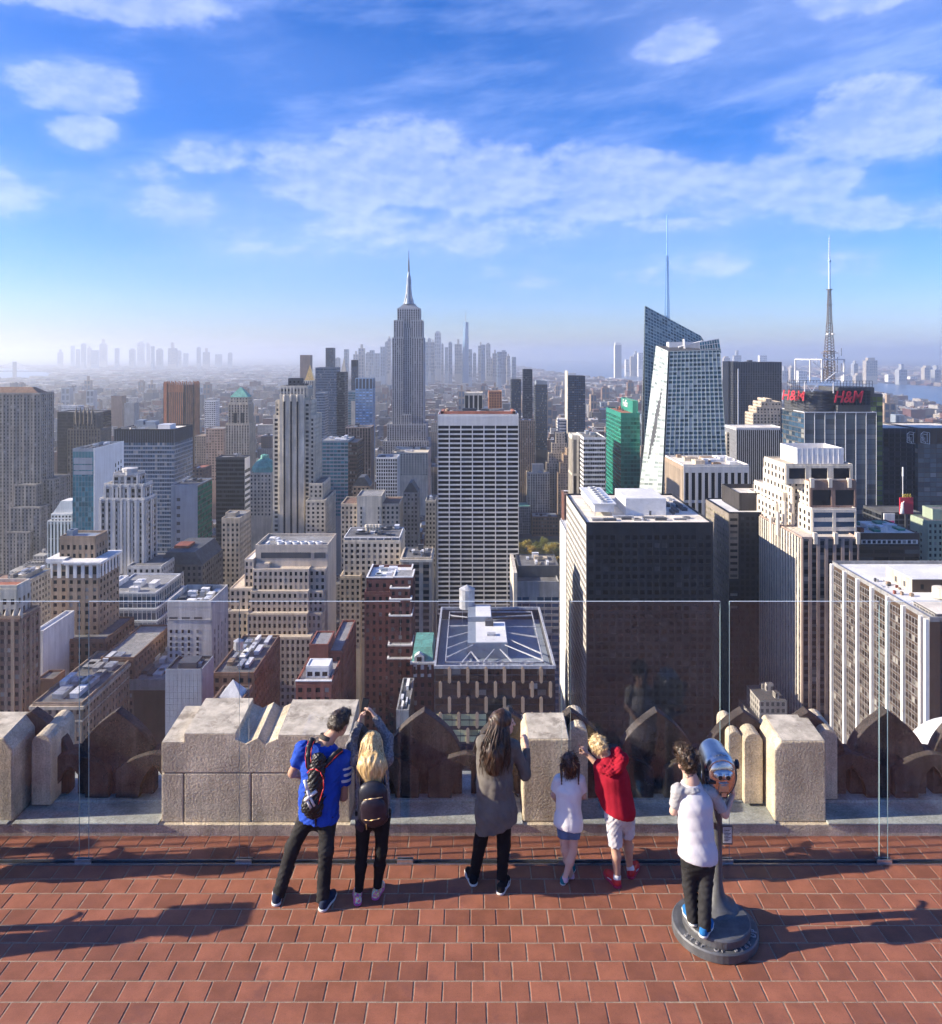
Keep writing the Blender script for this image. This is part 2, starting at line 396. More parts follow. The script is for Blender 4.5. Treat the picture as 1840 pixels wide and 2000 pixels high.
merlon(.52, .985, .045, .0, .945); merlon(3.03, 3.545, .065, .0, .925); merlon(-5.6, -4.575, .05, .09, .955); merlon(5.35, 5.9, .06)
# pointed leaves
def arch_pts(c, hw, zs, zp, z0, n=12):
    h = zp - zs
    r = [(c + hw * (.10 * (1 - t) + .90 * (1 - t ** 2.1)), zs + h * t) for t in np.linspace(0, 1, n)]
    r[-1] = (c, zp); l = [(2 * c - x, z) for x, z in r[:-1]][::-1]
    return [(c - hw, z0), (c + hw, z0)] + r + l
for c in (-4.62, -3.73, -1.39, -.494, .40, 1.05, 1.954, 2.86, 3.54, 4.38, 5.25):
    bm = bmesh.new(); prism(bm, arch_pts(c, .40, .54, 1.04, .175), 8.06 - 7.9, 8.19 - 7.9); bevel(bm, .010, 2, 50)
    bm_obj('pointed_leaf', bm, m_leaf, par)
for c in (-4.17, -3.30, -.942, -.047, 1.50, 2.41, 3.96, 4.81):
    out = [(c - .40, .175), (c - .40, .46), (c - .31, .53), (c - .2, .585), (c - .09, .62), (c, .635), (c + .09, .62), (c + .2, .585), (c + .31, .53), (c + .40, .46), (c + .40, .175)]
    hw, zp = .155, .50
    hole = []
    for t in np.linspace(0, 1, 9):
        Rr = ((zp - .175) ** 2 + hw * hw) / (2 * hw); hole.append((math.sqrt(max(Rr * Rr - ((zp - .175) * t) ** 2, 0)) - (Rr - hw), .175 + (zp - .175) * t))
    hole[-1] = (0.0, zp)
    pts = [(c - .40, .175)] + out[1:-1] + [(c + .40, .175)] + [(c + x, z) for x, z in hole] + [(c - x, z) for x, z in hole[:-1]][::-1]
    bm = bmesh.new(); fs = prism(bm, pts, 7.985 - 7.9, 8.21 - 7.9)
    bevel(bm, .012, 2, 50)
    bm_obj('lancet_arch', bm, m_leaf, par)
# the leaf walls carry holes behind the lancets: leaves are split at the lancet, so only the arches close the gaps
def roll(c, w, zt, y0=7.80, y1=8.34, rise=.04):
    pts = [(c - w, .175), (c + w, .175)] + [(c + w * math.cos(a), zt - w + w * math.sin(a)) for a in np.linspace(0, math.pi, 10)]
    bm = bmesh.new(); prism(bm, pts, y0 - 7.9, y1 - 7.9)
    for v in bm.verts:
        if v.co.y > .1 and v.co.z > .5: v.co.z += rise
    bevel(bm, .006, 1, 50)
    bm_obj('roll_moulding', bm, m_stone, par)
roll(-4.40, .10, .895, 7.86); roll(1.11, .10, .945, 7.95); roll(2.90, .095, .90, 7.88); roll(2.735, .07, .885, 7.95); roll(3.70, .10, .905, 7.96)
# pale curved coping of the next terrace, just past the parapet at the frame's edge
m_white = mat('white_paint', (0.70, 0.70, 0.68), 0.5, noise=(2, 0.08))
bm = bmesh.new()
rg = []
for a in np.linspace(R(175), R(60), 16):
    rg.append([bm.verts.new((5.62 + r * math.cos(a), 8.75 + yy, -.06 + r * math.sin(a))) for r, yy in ((.46, 0), (.58, 0), (.58, .3), (.46, .3))])
for a, b in zip(rg, rg[1:]):
    for i in range(4): bm.faces.new((a[i], a[(i + 1) % 4], b[(i + 1) % 4], b[i]))
bm.faces.new(rg[0][::-1]); bm.faces.new(rg[-1])
o = bm_obj('curved_coping', bm, m_white); tag(o, 'pale curved coping showing past the parapet, at the frame edge', 'coping')
# floodlight on a post behind the parapet, seen through a lancet
fl = empty('floodlight', (3.97, 8.42, .12), 'white floodlight box on a thin post seen through a stone lancet', 'floodlight')
boxes('housing', [-.075, .075, -.05, .05, .03, .125], m_white, fl); boxes('post', [-.012, .012, .053, .077, .03, .55], m_white, fl)

# ------------------------------------------------------------------ glass fence
def glass_mat(name, tint, edge=False):
    m = bpy.data.materials.new(name); m.use_nodes = True; nt = m.node_tree; nt.nodes.clear(); g = NG(nt)
    tr = N(nt, 'ShaderNodeBsdfTransparent'); tr.inputs[0].default_value = (*tint, 1)
    gl = N(nt, 'ShaderNodeBsdfGlossy'); gl.inputs['Roughness'].default_value = 0.015; gl.inputs[0].default_value = (1, 1, 1, 1)
    fr = N(nt, 'ShaderNodeFresnel'); fr.inputs[0].default_value = 1.52
    mx = N(nt, 'ShaderNodeMixShader'); o = N(nt, 'ShaderNodeOutputMaterial')
    geo = N(nt, 'ShaderNodeNewGeometry')
    # faint smears on the glass
    n = g.noise(geo.outputs['Position'], 3.0, 7, 0.65)
    bn = N(nt, 'ShaderNodeBump', inp={'Strength': 0.03, 'Distance': 0.02}); nt.links.new(g.noise(geo.outputs['Position'], 1.1, 2), bn.inputs['Height'])
    nt.links.new(bn.outputs[0], gl.inputs['Normal'])
    nt.links.new(g.m('MINIMUM', g.m('MULTIPLY', fr.outputs[0], 0.5), 0.032), mx.inputs[0]); nt.links.new(tr.outputs[0], mx.inputs[1]); nt.links.new(gl.outputs[0], mx.inputs[2])
    df = N(nt, 'ShaderNodeBsdfDiffuse'); df.inputs[0].default_value = (.55, .55, .58, 1)
    m2 = N(nt, 'ShaderNodeMixShader'); nt.links.new(g.ss(n, .45, .8, .006, .03), m2.inputs[0])
    nt.links.new(mx.outputs[0], m2.inputs[1]); nt.links.new(df.outputs[0], m2.inputs[2])
    nt.links.new(m2.outputs[0], o.inputs[0]); return m
m_fglass = glass_mat('fence_glass', (0.975, 0.978, 0.98))
m_gedge = mat('glass_edge', (0.20, 0.30, 0.33), 0.15, spec=0.8)
m_gedge2 = mat('glass_edge_polished', (0.55, 0.62, 0.64), 0.2, spec=0.8)  # top edge made paler: the sky's reflection is put into its colour
fence = empty('glass_fence', (0, 7.23, 0), 'tall frameless glass safety fence along the tiled deck', 'fence')
bm = bmesh.new()
boxes('base_channel', [[-15, 9, -.03, .0, -.02, .012], [-15, 9, -.012, .024, -.05, .004]], m_dark, fence)
boxes('channel_trim', [[-15, 9, -.036, -.030, -.02, .016], [-15, 9, .0245, .0300, -.02, .018]], m_alu, fence)
PANELS = [(-5.19 - 1.507 * k - 1.417 - .09, -5.19 - 1.507 * k - .09) for k in range(5, -1, -1)] + [(-5.19, -3.688), (-3.598, -2.181), (-2.091, -.664), (-.574, .852), (.936, 2.344), (2.431, 3.842), (3.92, 5.4)]
for x0, x1 in PANELS:
    bm = bmesh.new()
    h = 2.466
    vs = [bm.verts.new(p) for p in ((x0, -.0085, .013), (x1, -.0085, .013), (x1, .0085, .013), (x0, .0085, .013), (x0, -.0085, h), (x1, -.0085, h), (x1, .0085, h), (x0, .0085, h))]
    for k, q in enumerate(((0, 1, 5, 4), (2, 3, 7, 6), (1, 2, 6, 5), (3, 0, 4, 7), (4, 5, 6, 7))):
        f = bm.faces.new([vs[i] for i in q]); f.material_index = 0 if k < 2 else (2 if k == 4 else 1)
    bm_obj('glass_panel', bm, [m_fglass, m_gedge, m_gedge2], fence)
for a, b in zip(PANELS, PANELS[1:]):      # small clamps at the foot of every joint
    boxes('clamp', [[a[1] - .03, b[0] + .03, -.028, -.010, .013, .045], [a[1] - .03, b[0] + .03, .010, .022, .013, .045]], m_alu, fence)

# ------------------------------------------------------------------ city: materials and building kit
def stone(name, c, n=0.16, st=0.22, rough=0.85): return mat(name, c, rough if max(c) > .03 else .55, spec=0.3 if max(c) > .1 else .12, noise=(0.09, n), streak=(0.5, st))
m_lim = stone('pale_limestone', (0.58, 0.53, 0.44)); m_wht = stone('white_stone', (0.74, 0.73, 0.71), .1, .15); m_bei = stone('beige_stone', (0.52, 0.44, 0.335))
m_tan = stone('tan_brick', (0.33, 0.245, 0.175)); m_brn = stone('brown_brick', (0.20, 0.125, 0.09)); m_red = stone('red_brick', (0.235, 0.082, 0.06))
m_dkr = stone('dark_red_brick', (0.135, 0.055, 0.05)); m_gry = stone('grey_stone', (0.27, 0.27, 0.27)); m_blg = stone('blue_grey_panel', (0.24, 0.28, 0.33), .1, .1, .5)
m_dgr = stone('dark_grey_panel', (0.085, 0.09, 0.10), .12, .1, .5); m_blk = stone('black_panel', (0.015, 0.019, 0.030), .2, .1, .35); m_org = stone('orange_brick', (0.48, 0.20, 0.085))
m_brz = stone('bronze_panel', (0.085, 0.06, 0.045), .15, .1, .4); m_grn = stone('green_panel', (0.03, 0.22, 0.16), .1, .1, .35); m_pnk = stone('pink_granite', (0.40, 0.30, 0.25))
m_tar = mat('tar_roof', (0.12, 0.12, 0.125), 0.9, noise=(0.12, 0.4)); m_grv = mat('gravel_roof', (0.72, 0.66, 0.56), 0.95, noise=(0.1, 0.22)); m_wrf = mat('white_roof', (0.68, 0.68, 0.67), 0.8, noise=(0.08, 0.14))
m_rrf = mat('red_roof', (0.30, 0.11, 0.07), 0.9, noise=(0.1, 0.3)); m_cop = mat('green_copper', (0.13, 0.36, 0.30), 0.7, noise=(0.2, 0.2), streak=(0.8, 0.25)); m_gold = mat('gilded_tile', (0.85, 0.50, 0.13), 0.35, metal=0.7, noise=(0.3, 0.15))
m_met = mat('galvanised_metal', (0.46, 0.47, 0.49), 0.45, metal=0.55, noise=(0.4, 0.2)); m_wood = mat('tank_wood', (0.26, 0.19, 0.13), 0.9, noise=(1, 0.3)); m_stl = mat('painted_steel', (0.62, 0.63, 0.65), 0.45, noise=(0.3, 0.1))
m_dst = mat('dark_steel', (0.05, 0.055, 0.065), 0.5, metal=0.3); m_slate = mat('slate_roof', (0.07, 0.075, 0.085), 0.7, noise=(0.3, 0.3))
def glassm(name, col, blind=(0.35, 0.34, 0.31), frac=0.22, rough=0.12, spec=0.22, metal=0.0):
    m = bpy.data.materials.new(name); m.use_nodes = True; nt = m.node_tree; nt.nodes.clear(); g = NG(nt)
    b = N(nt, 'ShaderNodeBsdfPrincipled'); o = N(nt, 'ShaderNodeOutputMaterial'); nt.links.new(b.outputs[0], o.inputs[0])
    geo = N(nt, 'ShaderNodeNewGeometry'); oi = N(nt, 'ShaderNodeObjectInfo')
    r = g.m('FRACT', g.m('ADD', g.m('MULTIPLY', oi.outputs['Random'], 7.31), geo.outputs['Random Per Island']))
    r2 = g.m('FRACT', g.m('MULTIPLY', r, 13.7))
    v = g.m('MULTIPLY_ADD', r2, 0.9, 0.55)
    base = g.mix(1.0, (*col, 1), g.comb(v, v, v), 'MULTIPLY')
    isb = g.m('MULTIPLY', g.m('LESS_THAN', r, frac), g.m('MULTIPLY_ADD', r2, 0.7, 0.2))
    nt.links.new(g.mix(isb, base, (*blind, 1)), b.inputs['Base Color'])
    b.inputs['Roughness'].default_value = rough; b.inputs['Specular IOR Level'].default_value = spec; b.inputs['Metallic'].default_value = metal
    # slightly wavy panes
    bn = N(nt, 'ShaderNodeBump', inp={'Strength': 0.10, 'Distance': 0.25}); nt.links.new(g.noise(geo.outputs['Position'], 0.35, 2), bn.inputs['Height'])
    nt.links.new(bn.outputs[0], b.inputs['Normal'])
    MATS[name] = m; return m
g_dark = glassm('dark_window', (0.011, 0.014, 0.02), frac=.16); g_black = glassm('black_window', (0.005, 0.007, 0.012), frac=.12, blind=(.05, .055, .07), spec=.14); g_blue = glassm('blue_window', (0.035, 0.075, 0.13), frac=.15)
g_teal = glassm('teal_window', (0.03, 0.15, 0.20), frac=.12, blind=(.16, .30, .34)); g_grn = glassm('green_window', (0.015, 0.14, 0.10), frac=.12, blind=(.05, .26, .19)); g_brz = glassm('bronze_window', (0.04, 0.03, 0.025), frac=.18)
g_pale = glassm('pale_window', (0.16, 0.22, 0.26), frac=.3, blind=(.5, .52, .5)); g_mir = glassm('mirror_window', (0.10, 0.12, 0.13), frac=.08, rough=.05, spec=.9)

class Bld:
    """a building: an Empty on the street that parents walls, piers, windows, roofs"""
    def __init__(s, name, label, u0, u1, Y, cat='building', group=None):
        s.Y = Y; s.o = np.array((px((u0 + u1) / 2, Y), Y, GROUND)); s.root = empty(name, tuple(s.o), label, cat, group)
        s.acc = {}; s.wins = []; s.quads = {}
    def box(s, name, b, m): return boxes(name, b, m, s.root, s.o)
    def add(s, key, m, b): s.acc.setdefault((key, m.name), []).append(b)
    def pc(s, name, b, m): return piece(name, b, m, s.root, s.o)
    def tier(s, u0, u1, vt, vb, st, Y=None, D=30, roof=None, sides=None, wall='wall', rim=0.9, front=True, xs=None):
        Y = s.Y if Y is None else Y
        x0, x1 = (px(u0, Y), px(u1, Y)) if xs is None else xs
        zt = pz(vt, Y); zb = GROUND if vb is None else max(GROUND, pz(vb, Y))
        return s.mass(x0, x1, Y, Y + D, zb, zt, st, roof, sides, wall, rim, front)
    def mass(s, x0, x1, y0, y1, zb, zt, st, roof=None, sides=None, wall='wall', rim=0.9, front=True):
        s.box(wall, [x0, x1, y0, y1, zb, zt], st['wm'])
        if roof is not None:
            s.box('roof', [x0 + .35, x1 - .35, y0 + .35, y1 - .35, zt - .3, zt + .12], roof)
            if rim:
                t = .45; w = st.get('rm', st['pm'])
                s.box('roof_parapet', [[x0 - .06, x1 + .06, y0 - .06, y0 + t, zt - .2, zt + rim], [x0 - .06, x1 + .06, y1 - t, y1 + .06, zt - .2, zt + rim],
                      [x0 - .05, x0 + t, y0 + t, y1 - t, zt - .2, zt + rim - .01], [x1 - t, x1 + .05, y0 + t, y1 - t, zt - .2, zt + rim - .01]], w)
        if front and st.get('fl'): s.facade('F', x0, x1, y0, y1, zb, zt, st)
        ss = st.get('side', st) if sides is None else sides
        if ss is not None and ss.get('fl'):
            if x0 > -6: s.facade('L', x0, x1, y0, y1, zb, zt, ss)
            if x1 < 6: s.facade('R', x0, x1, y0, y1, zb, zt, ss)
        return (x0, x1, y0, y1, zt)
    def facade(s, face, x0, x1, y0, y1, zb, zt, st):
        if face == 'F': a, b = x0, x1; cv = lambda u0, u1, o0, o1, z0, z1: (u0, u1, y0 - o1, y0 - o0, z0, z1)
        elif face == 'L': a, b = y0, y1; cv = lambda u0, u1, o0, o1, z0, z1: (x0 - o1, x0 - o0, u0, u1, z0, z1)
        else: a, b = y0, y1; cv = lambda u0, u1, o0, o1, z0, z1: (x1 + o0, x1 + o1, u0, u1, z0, z1)
        zlow = max(zb, pz(st.get('vlow', 1490), y0)); tm = st.get('tm', 1.2); bm_ = st.get('bm', 0.0)
        top = zt - tm; fl = st['fl']; nr = max(1, int(round((top - zlow - bm_) / fl))); fl = (top - zlow - bm_) / nr
        em = st.get('em', 0.0)
        nc = max(1, int(round((b - a - 2 * em) / st['bay']))); bay = (b - a - 2 * em) / nc
        pw = bay * st['pf']; sh = fl * st['sf']; pd = st.get('pd', .35); sdp = st.get('sd', pd * .6)
        if abs(pd - sdp) < .02: sdp = pd - .03
        if em > .05:
            s.add('piers', st['pm'], cv(a, a + em, -.05, pd - .012, zlow, zt - .02)); s.add('piers', st['pm'], cv(b - em, b, -.05, pd - .012, zlow, zt - .02))
        grp = st.get('grp', 1)
        for i in range(nc + 1):
            u = a + em + i * bay; w = pw
            if grp > 1 and i % grp: w = pw * st.get('gw', .35)
            s.add('piers', st['pm'], cv(max(u - w / 2, a), min(u + w / 2, b), -.05, pd if not (grp > 1 and i % grp) else sdp + .01, zlow, zt - .03))
        if tm > .05: s.add('cornice', st.get('tmm', st['sm']), cv(a + .01, b - .01, -.05, max(pd - .02, .08), top, zt - .01))
        sw = 0 
        for k in range(nr):
            z = zlow + bm_ + k * fl
            s.add('spandrels', st['sm'], cv(a + .015, b - .015, -.05, sdp, z, z + sh))
        wpx = (bay - pw) / y0 * F * (1 if face == 'F' else .35); hpx = (fl - sh) / y0 * F
        big = wpx >= 8.5 and hpx >= 5.0
        for k in range(nr):
            z = zlow + bm_ + k * fl + sh; z1 = z + fl - sh
            for i in range(nc):
                u = a + em + i * bay + pw / 2; u1 = u + bay - pw
                bx = cv(u + .03, u1 - .03, .0, .06, z + .02, z1 - .02)
                if big and pz(1490, y0) < z: s.wins.append((y0 + (0 if face == 'F' else u - a), bx, st['gm']))
                else: s.add('windows', st['gm'], bx)
    def done(s):
        s.wins.sort(key=lambda t: t[0])
        for k, (d, bx, m) in enumerate(s.wins):
            if k < 300: s.pc('window', bx, m)
            else: s.add('windows', m, bx)
        for (key, mn), L in s.acc.items():
            if key == 'cornice':
                for q in L: s.pc('cornice', q, MATS[mn])
                continue
            o = s.box(key, L, MATS[mn])
            if key in ('windows', 'piers', 'spandrels'): o['kind'] = 'stuff'
        return s
    def gear(s, t, n=6, seed=0, mats=None, hmax=3.2, tank=0, margin=2.0):
        """roof machinery on a tier's roof t=(x0,x1,y0,y1,z)"""
        r = random.Random(seed * 31 + int(t[1]) + n); x0, x1, y0, y1, z = t; z += .12
        mats = mats or [m_met, m_gry, m_stl, m_dgr]
        used = []
        for k in range(n * 4):
            if len(used) >= n: break
            w = r.uniform(.06, .22) * (x1 - x0); d = r.uniform(.08, .25) * (y1 - y0); h = r.uniform(.8, hmax)
            if x1 - x0 - 2 * margin - w <= 0 or y1 - y0 - 2 * margin - d <= 0: continue
            a = r.uniform(x0 + margin, x1 - margin - w); c = r.uniform(y0 + margin, y1 - margin - d)
            if any(a < q[1] + .3 and a + w > q[0] - .3 and c < q[3] + .3 and c + d > q[2] - .3 for q in used): continue
            used.append((a, a + w, c, c + d)); m = r.choice(mats)
            kind = r.random()
            if kind < .55 and min(w, d) > 1.2:        # housed unit with louvre deck and fan drums
                B = [[a, a + w, c, c + d, z, z + h * .8], [a - .15, a + w + .15, c - .15, c + d + .15, z + h * .8, z + h * .8 + .25]]
                nf = max(1, int(w / max(d, .5) + .5)); 
                for i in range(nf):
                    cx = a + w * (i + .5) / nf; rr = min(w / nf, d) * .34
                    B.append([cx - rr, cx + rr, c + d / 2 - rr, c + d / 2 + rr, z + h * .8 + .25, z + h])
                s.box('air_unit', B, m)
            else:
                s.box('roof_house', [[a, a + w, c, c + d, z, z + h], [a - .12, a + w + .12, c - .12, c + d + .12, z + h, z + h + .2]], m)
        for k in range(tank):
            s.tank(r.uniform(x0 + 4, x1 - 4), r.uniform(y0 + 3, y1 - 3), z, r.uniform(1.6, 2.3))
    def tank(s, x, y, z, r=2.0, h=None, m=None, leg=2.5):
        h = h or r * 1.7
        bm = bmesh.new(); c = (x - s.o[0], y - s.o[1]); zz = z - s.o[2]
        for dx in (-1, 1):
            for dy in (-1, 1): tube(bm, (c[0] + dx * r * .6, c[1] + dy * r * .6, zz), (c[0] + dx * r * .6, c[1] + dy * r * .6, zz + leg), .14, seg=4)
        lathe(bm, [(0.01, zz + leg), (r, zz + leg), (r, zz + leg + h), (r * 1.06, zz + leg + h), (0.05, zz + leg + h + r * .55)], c, 14)
        bm_obj('water_tank', bm, m or m_wood, s.root)

def S(pm, sm=None, gm=None, wm=None, **k):
    d = dict(pm=pm, sm=sm or pm, gm=gm or g_dark, wm=wm or pm); d.update(k); return d
PL = lambda m, **k: dict(pm=m, sm=m, gm=g_dark, wm=m, **k)                                     # plain walls
punch = lambda m, bay=3.4, fl=3.6, pf=.52, sf=.45, **k: S(m, bay=bay, fl=fl, pf=pf, sf=sf, pd=.32, sd=.28, **k)   # punched windows
verti = lambda m, sm, bay=3.2, fl=3.7, pf=.45, sf=.42, **k: S(m, sm, bay=bay, fl=fl, pf=pf, sf=sf, pd=k.pop('pd', .5), sd=k.pop('sd', .12), **k)  # vertical piers
band = lambda m, gm, fl=3.7, sf=.42, bay=1.6, pf=.08, **k: S(m, m, gm, bay=bay, fl=fl, pf=pf, sf=sf, pd=k.pop('pd', .14), sd=k.pop('sd', .3), **k)   # horizontal bands

# ------------------------------------------------------------------ landmark buildings, left to right by zone
# ---- left edge
b = Bld('stone_tower', 'broad grey-brown stone skyscraper with hipped roof at the left edge', -70, 80, 800)
st = verti(stone('grey_brown_stone', (0.29, 0.265, 0.24)), stone('grey_brown_infill', (0.19, 0.175, 0.165)), bay=3.6, fl=3.6, pf=.55, sf=.5, grp=3, gw=.5)
t = b.tier(-75, 79, 770, None, st, D=26, roof=m_brn, rim=1.5)
bm = bmesh.new(); zz = pz(770, 800) - GROUND
x0, x1, y0, y1 = t[0] - b.o[0] + 3, t[1] - b.o[0] - 3, 3, 23
lo = [bm.verts.new(p) for p in ((x0, y0, zz + .2), (x1, y0, zz + .2), (x1, y1, zz + .2), (x0, y1, zz + .2))]; hi = [bm.verts.new(p) for p in ((x0 + 12, y0 + 8, zz + 7), (x1 - 12, y0 + 8, zz + 7), (x1 - 12, y1 - 6, zz + 7), (x0 + 12, y1 - 6, zz + 7))]
bm.faces.new(hi)
for i in range(4): bm.faces.new((lo[i], lo[(i + 1) % 4], hi[(i + 1) % 4], hi[i]))
bm_obj('hipped_roof', bm, m_brn, b.root)
b.tier(-75, 104, 937, None, st, Y=803, D=34, roof=m_tar)
for u0, u1, v, y in ((28, 70, 948, 788), (20, 78, 992, 780), (12, 58, 1040, 774)): b.tier(u0, u1, v, None, st, Y=y, D=18, roof=m_tar)
b.done()

b = Bld('black_office_tower', 'black glass slab standing behind the spired gothic tower', 112, 195, 960)
b.tier(112, 195, 806, None, band(m_blk, g_black, fl=3.8, sf=.35, vlow=1060), D=30, roof=m_tar); b.done()
b = Bld('gothic_tower', 'dark stone gothic tower crowned with a row of five spires', 132, 195, 880)
st = verti(stone('sooty_stone', (0.17, 0.145, 0.12)), m_dgr, bay=3.4, fl=3.7, pf=.5, sf=.5, vlow=1060)
b.tier(132, 196, 839, None, st, D=26, roof=m_tar); b.tier(144, 188, 808, 841, st, Y=884, D=16, roof=m_tar)
for k in range(5):
    x = px(149 + k * 7.9, 883); z = pz(808, 883)
    bm = bmesh.new(); c = (x - b.o[0], 3); lathe(bm, [(1.5, z - 12 - GROUND), (1.5, z + 1 - GROUND), (1.9, z + 1.2 - GROUND), (.9, z + 4 - GROUND), (.1, z + 8.5 - GROUND)], c, 8); bm_obj('spire', bm, st['pm'], b.root)
b.done()

b = Bld('teal_glass_tower', 'teal glass tower with a blank pale white flank', 142, 184, 560)
st = S(m_blg, stone('teal_spandrel', (0.05, .17, .21), .1, .1, .4), g_teal, stone('teal_frame', (0.04, .13, .16), .1, .1, .4), bay=2.1, fl=3.7, pf=.07, sf=.22, pd=.12, sd=.06, tm=4.0, vlow=1060)
t = b.tier(142, 184, 882, None, st, D=47, roof=m_tar, rim=2.2, sides=PL(m_wht))
b.box('flank_wall', [t[1], t[1] + .5, 560.6, 606.8, GROUND, t[4] + 2.4], stone('pale_panel', (0.62, 0.68, 0.74), .06, .1, .5))
b.box('flank_edge', [t[1] - .3, t[1] + .6, 559.6, 560.5, GROUND, t[4] + 2.6], m_stl)
for k in range(3):
    for j in range(4): b.pc('window', (t[1] + .5, t[1] + .56, 592 + k * 4.5, 593.6 + k * 4.5, t[4] - 16 - j * 5 + k * .8, t[4] - 13.2 - j * 5 + k * .8), g_dark)
for v0, v1 in ((894, 906), (908, 918), (920, 927)): b.pc('panel', (t[0] + .8, t[1] - 1.2, 559.75, 559.95, pz(v1, 560), pz(v0, 560)), m_blg)
b.gear(t, 7, 3); b.done()

b = Bld('white_colonnade_building', 'small white building with mansard and colonnade beside the teal tower', 93, 140, 620)
st = punch(m_wht, bay=2.8, fl=3.6, pf=.45, sf=.45, vlow=1100)
b.tier(93, 140, 1019, None, verti(m_wht, m_gry, bay=2.6, fl=12, pf=.5, sf=.08, tm=2), D=22, roof=m_wrf)
b.tier(100, 140, 1004, 1021, st, Y=623, D=18, roof=m_wrf, rim=.4)
bm = bmesh.new(); z0 = pz(1004, 624) - GROUND; z1 = pz(976, 630) - GROUND; xa, xb = px(101, 624) - b.o[0], px(141, 624) - b.o[0]
prism(bm, [(xa, z0), (xb, z0), (xb - 1, z1), (xa + 7, z1)], 5, 18); bm_obj('mansard', bm, m_wht, b.root); b.done()

b = Bld('stepped_white_tower', 'whitish art deco tower stepping up to a small drum crown', 194, 300, 480)
wst = stone('white_terracotta', (0.56, 0.545, 0.52), .1, .18)
st = verti(wst, stone('shadow_brick', (0.32, .31, .30)), bay=4.3, fl=3.5, pf=.42, sf=.42, pd=.8, sd=.2, grp=2, gw=.55, vlow=1160)
b.tier(194, 283, 978, None, st, D=17, roof=m_tar, rim=1.8); b.tier(203, 280, 951, 980, st, Y=482, D=13.5, roof=m_tar, rim=2.0); b.tier(221, 270, 928, 953, st, Y=484, D=10, roof=m_tar, rim=1.6)
for u in (197, 210, 224, 238, 252, 266, 280): b.pc('buttress', (px(u, 480) - .7, px(u, 480) + .7, 479.0, 480.2, pz(1120, 480), pz(975, 480)), wst)
for u in (206, 221, 236, 251, 266, 278): b.pc('buttress', (px(u, 482) - .6, px(u, 482) + .6, 481.1, 482.3, pz(985, 482), pz(947, 482)), wst)
bm = bmesh.new(); lathe(bm, [(4.4, pz(930, 488) - GROUND), (4.4, pz(918, 488) - GROUND), (4.8, pz(918, 488) - GROUND), (4.8, pz(914, 488) - GROUND), (.1, pz(912, 488) - GROUND)], (px(254, 488) - b.o[0], 8), 12); bm_obj('drum', bm, wst, b.root)
b.tier(248, 315, 1108, None, punch(wst, 3.4, 3.5, vlow=1240), Y=470, D=30, roof=m_tar); b.tier(296, 330, 1140, None, punch(wst, 3.4, 3.5, vlow=1240), Y=466, D=26, roof=m_tar)
b.done()

b = Bld('banded_office_block', 'wide blue-grey office block with white bands and black attic', 223, 340, 700)
st = band(stone('white_band', (.27, .31, .37), .06, .1, .5), g_blue, fl=3.75, sf=.33, bay=2.2, pf=.06, tm=11, tmm=m_blk, vlow=1110, rm=m_blk)
t = b.tier(223, 340, 841, None, st, D=46, roof=m_grv, rim=1.4)
x0, x1, y0, y1, z = t
b.box('cooling_tower', [[x0 + 12, x0 + 32, y0 + 14, y0 + 26, z, z + 4], [x0 + 13, x0 + 20, y0 + 15, y0 + 25, z + 4, z + 8], [x0 + 22, x0 + 31, y0 + 15, y0 + 25, z + 4, z + 7]], m_blg)
b.box('penthouse', [x0 + 36, x0 + 47, y0 + 10, y0 + 24, z, z + 4.5], m_stl); b.gear((x0, x0 + 34, y0, y0 + 14, z), 6, 5); b.done()

b = Bld('orange_tower', 'orange-brown fluted office tower with chamfered corners in the haze', 314, 373, 1320)
bm = bmesh.new(); w = (px(373, 1320) - px(314, 1320)); zz = pz(748, 1320) - GROUND; c = w * .22
pts = [(-w / 2 + c, 0), (w / 2 - c, 0), (w / 2, c * 1.2), (w / 2, 40), (-w / 2, 40), (-w / 2, c * 1.2)]
prism(bm, pts, 0, zz - 4, 'z'); bm_obj('wall', bm, m_brz, b.root)
for k in range(len(pts)):
    (xa, ya), (xb, yb) = pts[k], pts[(k + 1) % len(pts)]
    n = max(2, int(math.hypot(xb - xa, yb - ya) / 3.1))
    for i in range(n + 1):
        x = xa + (xb - xa) * i / n; y = ya + (yb - ya) * i / n
        b.add('ribs', m_org, (x + b.o[0] - .75, x + b.o[0] + .75, y + 1320 - .8, y + 1320 + .8, GROUND, pz(748, 1320) + (2 if i % 2 else 0)))
b.add('attic', m_org, (b.o[0] - w / 2 + c, b.o[0] + w / 2 - c, 1319.6, 1320.2, pz(748, 1320) - 16, pz(748, 1320) - 3)); b.done()

b = Bld('grey_slab_building', 'flat grey windowless slab with a dark green glass flank', 334, 386, 600)
t = b.tier(334, 386, 949, None, PL(stone('slab_panel', (.30, .33, .38), .08, .1, .55)), D=33, roof=m_tar, sides=band(m_dgr, g_grn, fl=3.7, sf=.25, bay=3, vlow=1140))
for k in range(14): b.pc('louvre', (t[0] + 4.5, t[0] + 7.2, 599.9, 600.02, t[4] - 12 - k * 6.2, t[4] - 9.5 - k * 6.2), m_dgr)
b.add('corner_strip', m_blg, (t[0] - .05, t[0] + 3.4, 599.6, 600.2, GROUND, t[4] + .4)); b.gear(t, 5, 2); b.done()

b = Bld('charcoal_tower', 'charcoal office tower with white striped flank beside the green-roofed tower', 422, 478, 650)
t = b.tier(422, 478, 895, None, band(stone('charcoal', (.05, .055, .065), .15, .1, .4), g_black, fl=3.7, sf=.4, vlow=1120), D=15, roof=m_tar, sides=band(m_wht, g_black, fl=5.2, sf=.45, bay=16, pf=.02, tm=10, vlow=1120, sd=.5)); b.gear(t, 4, 9); b.done()

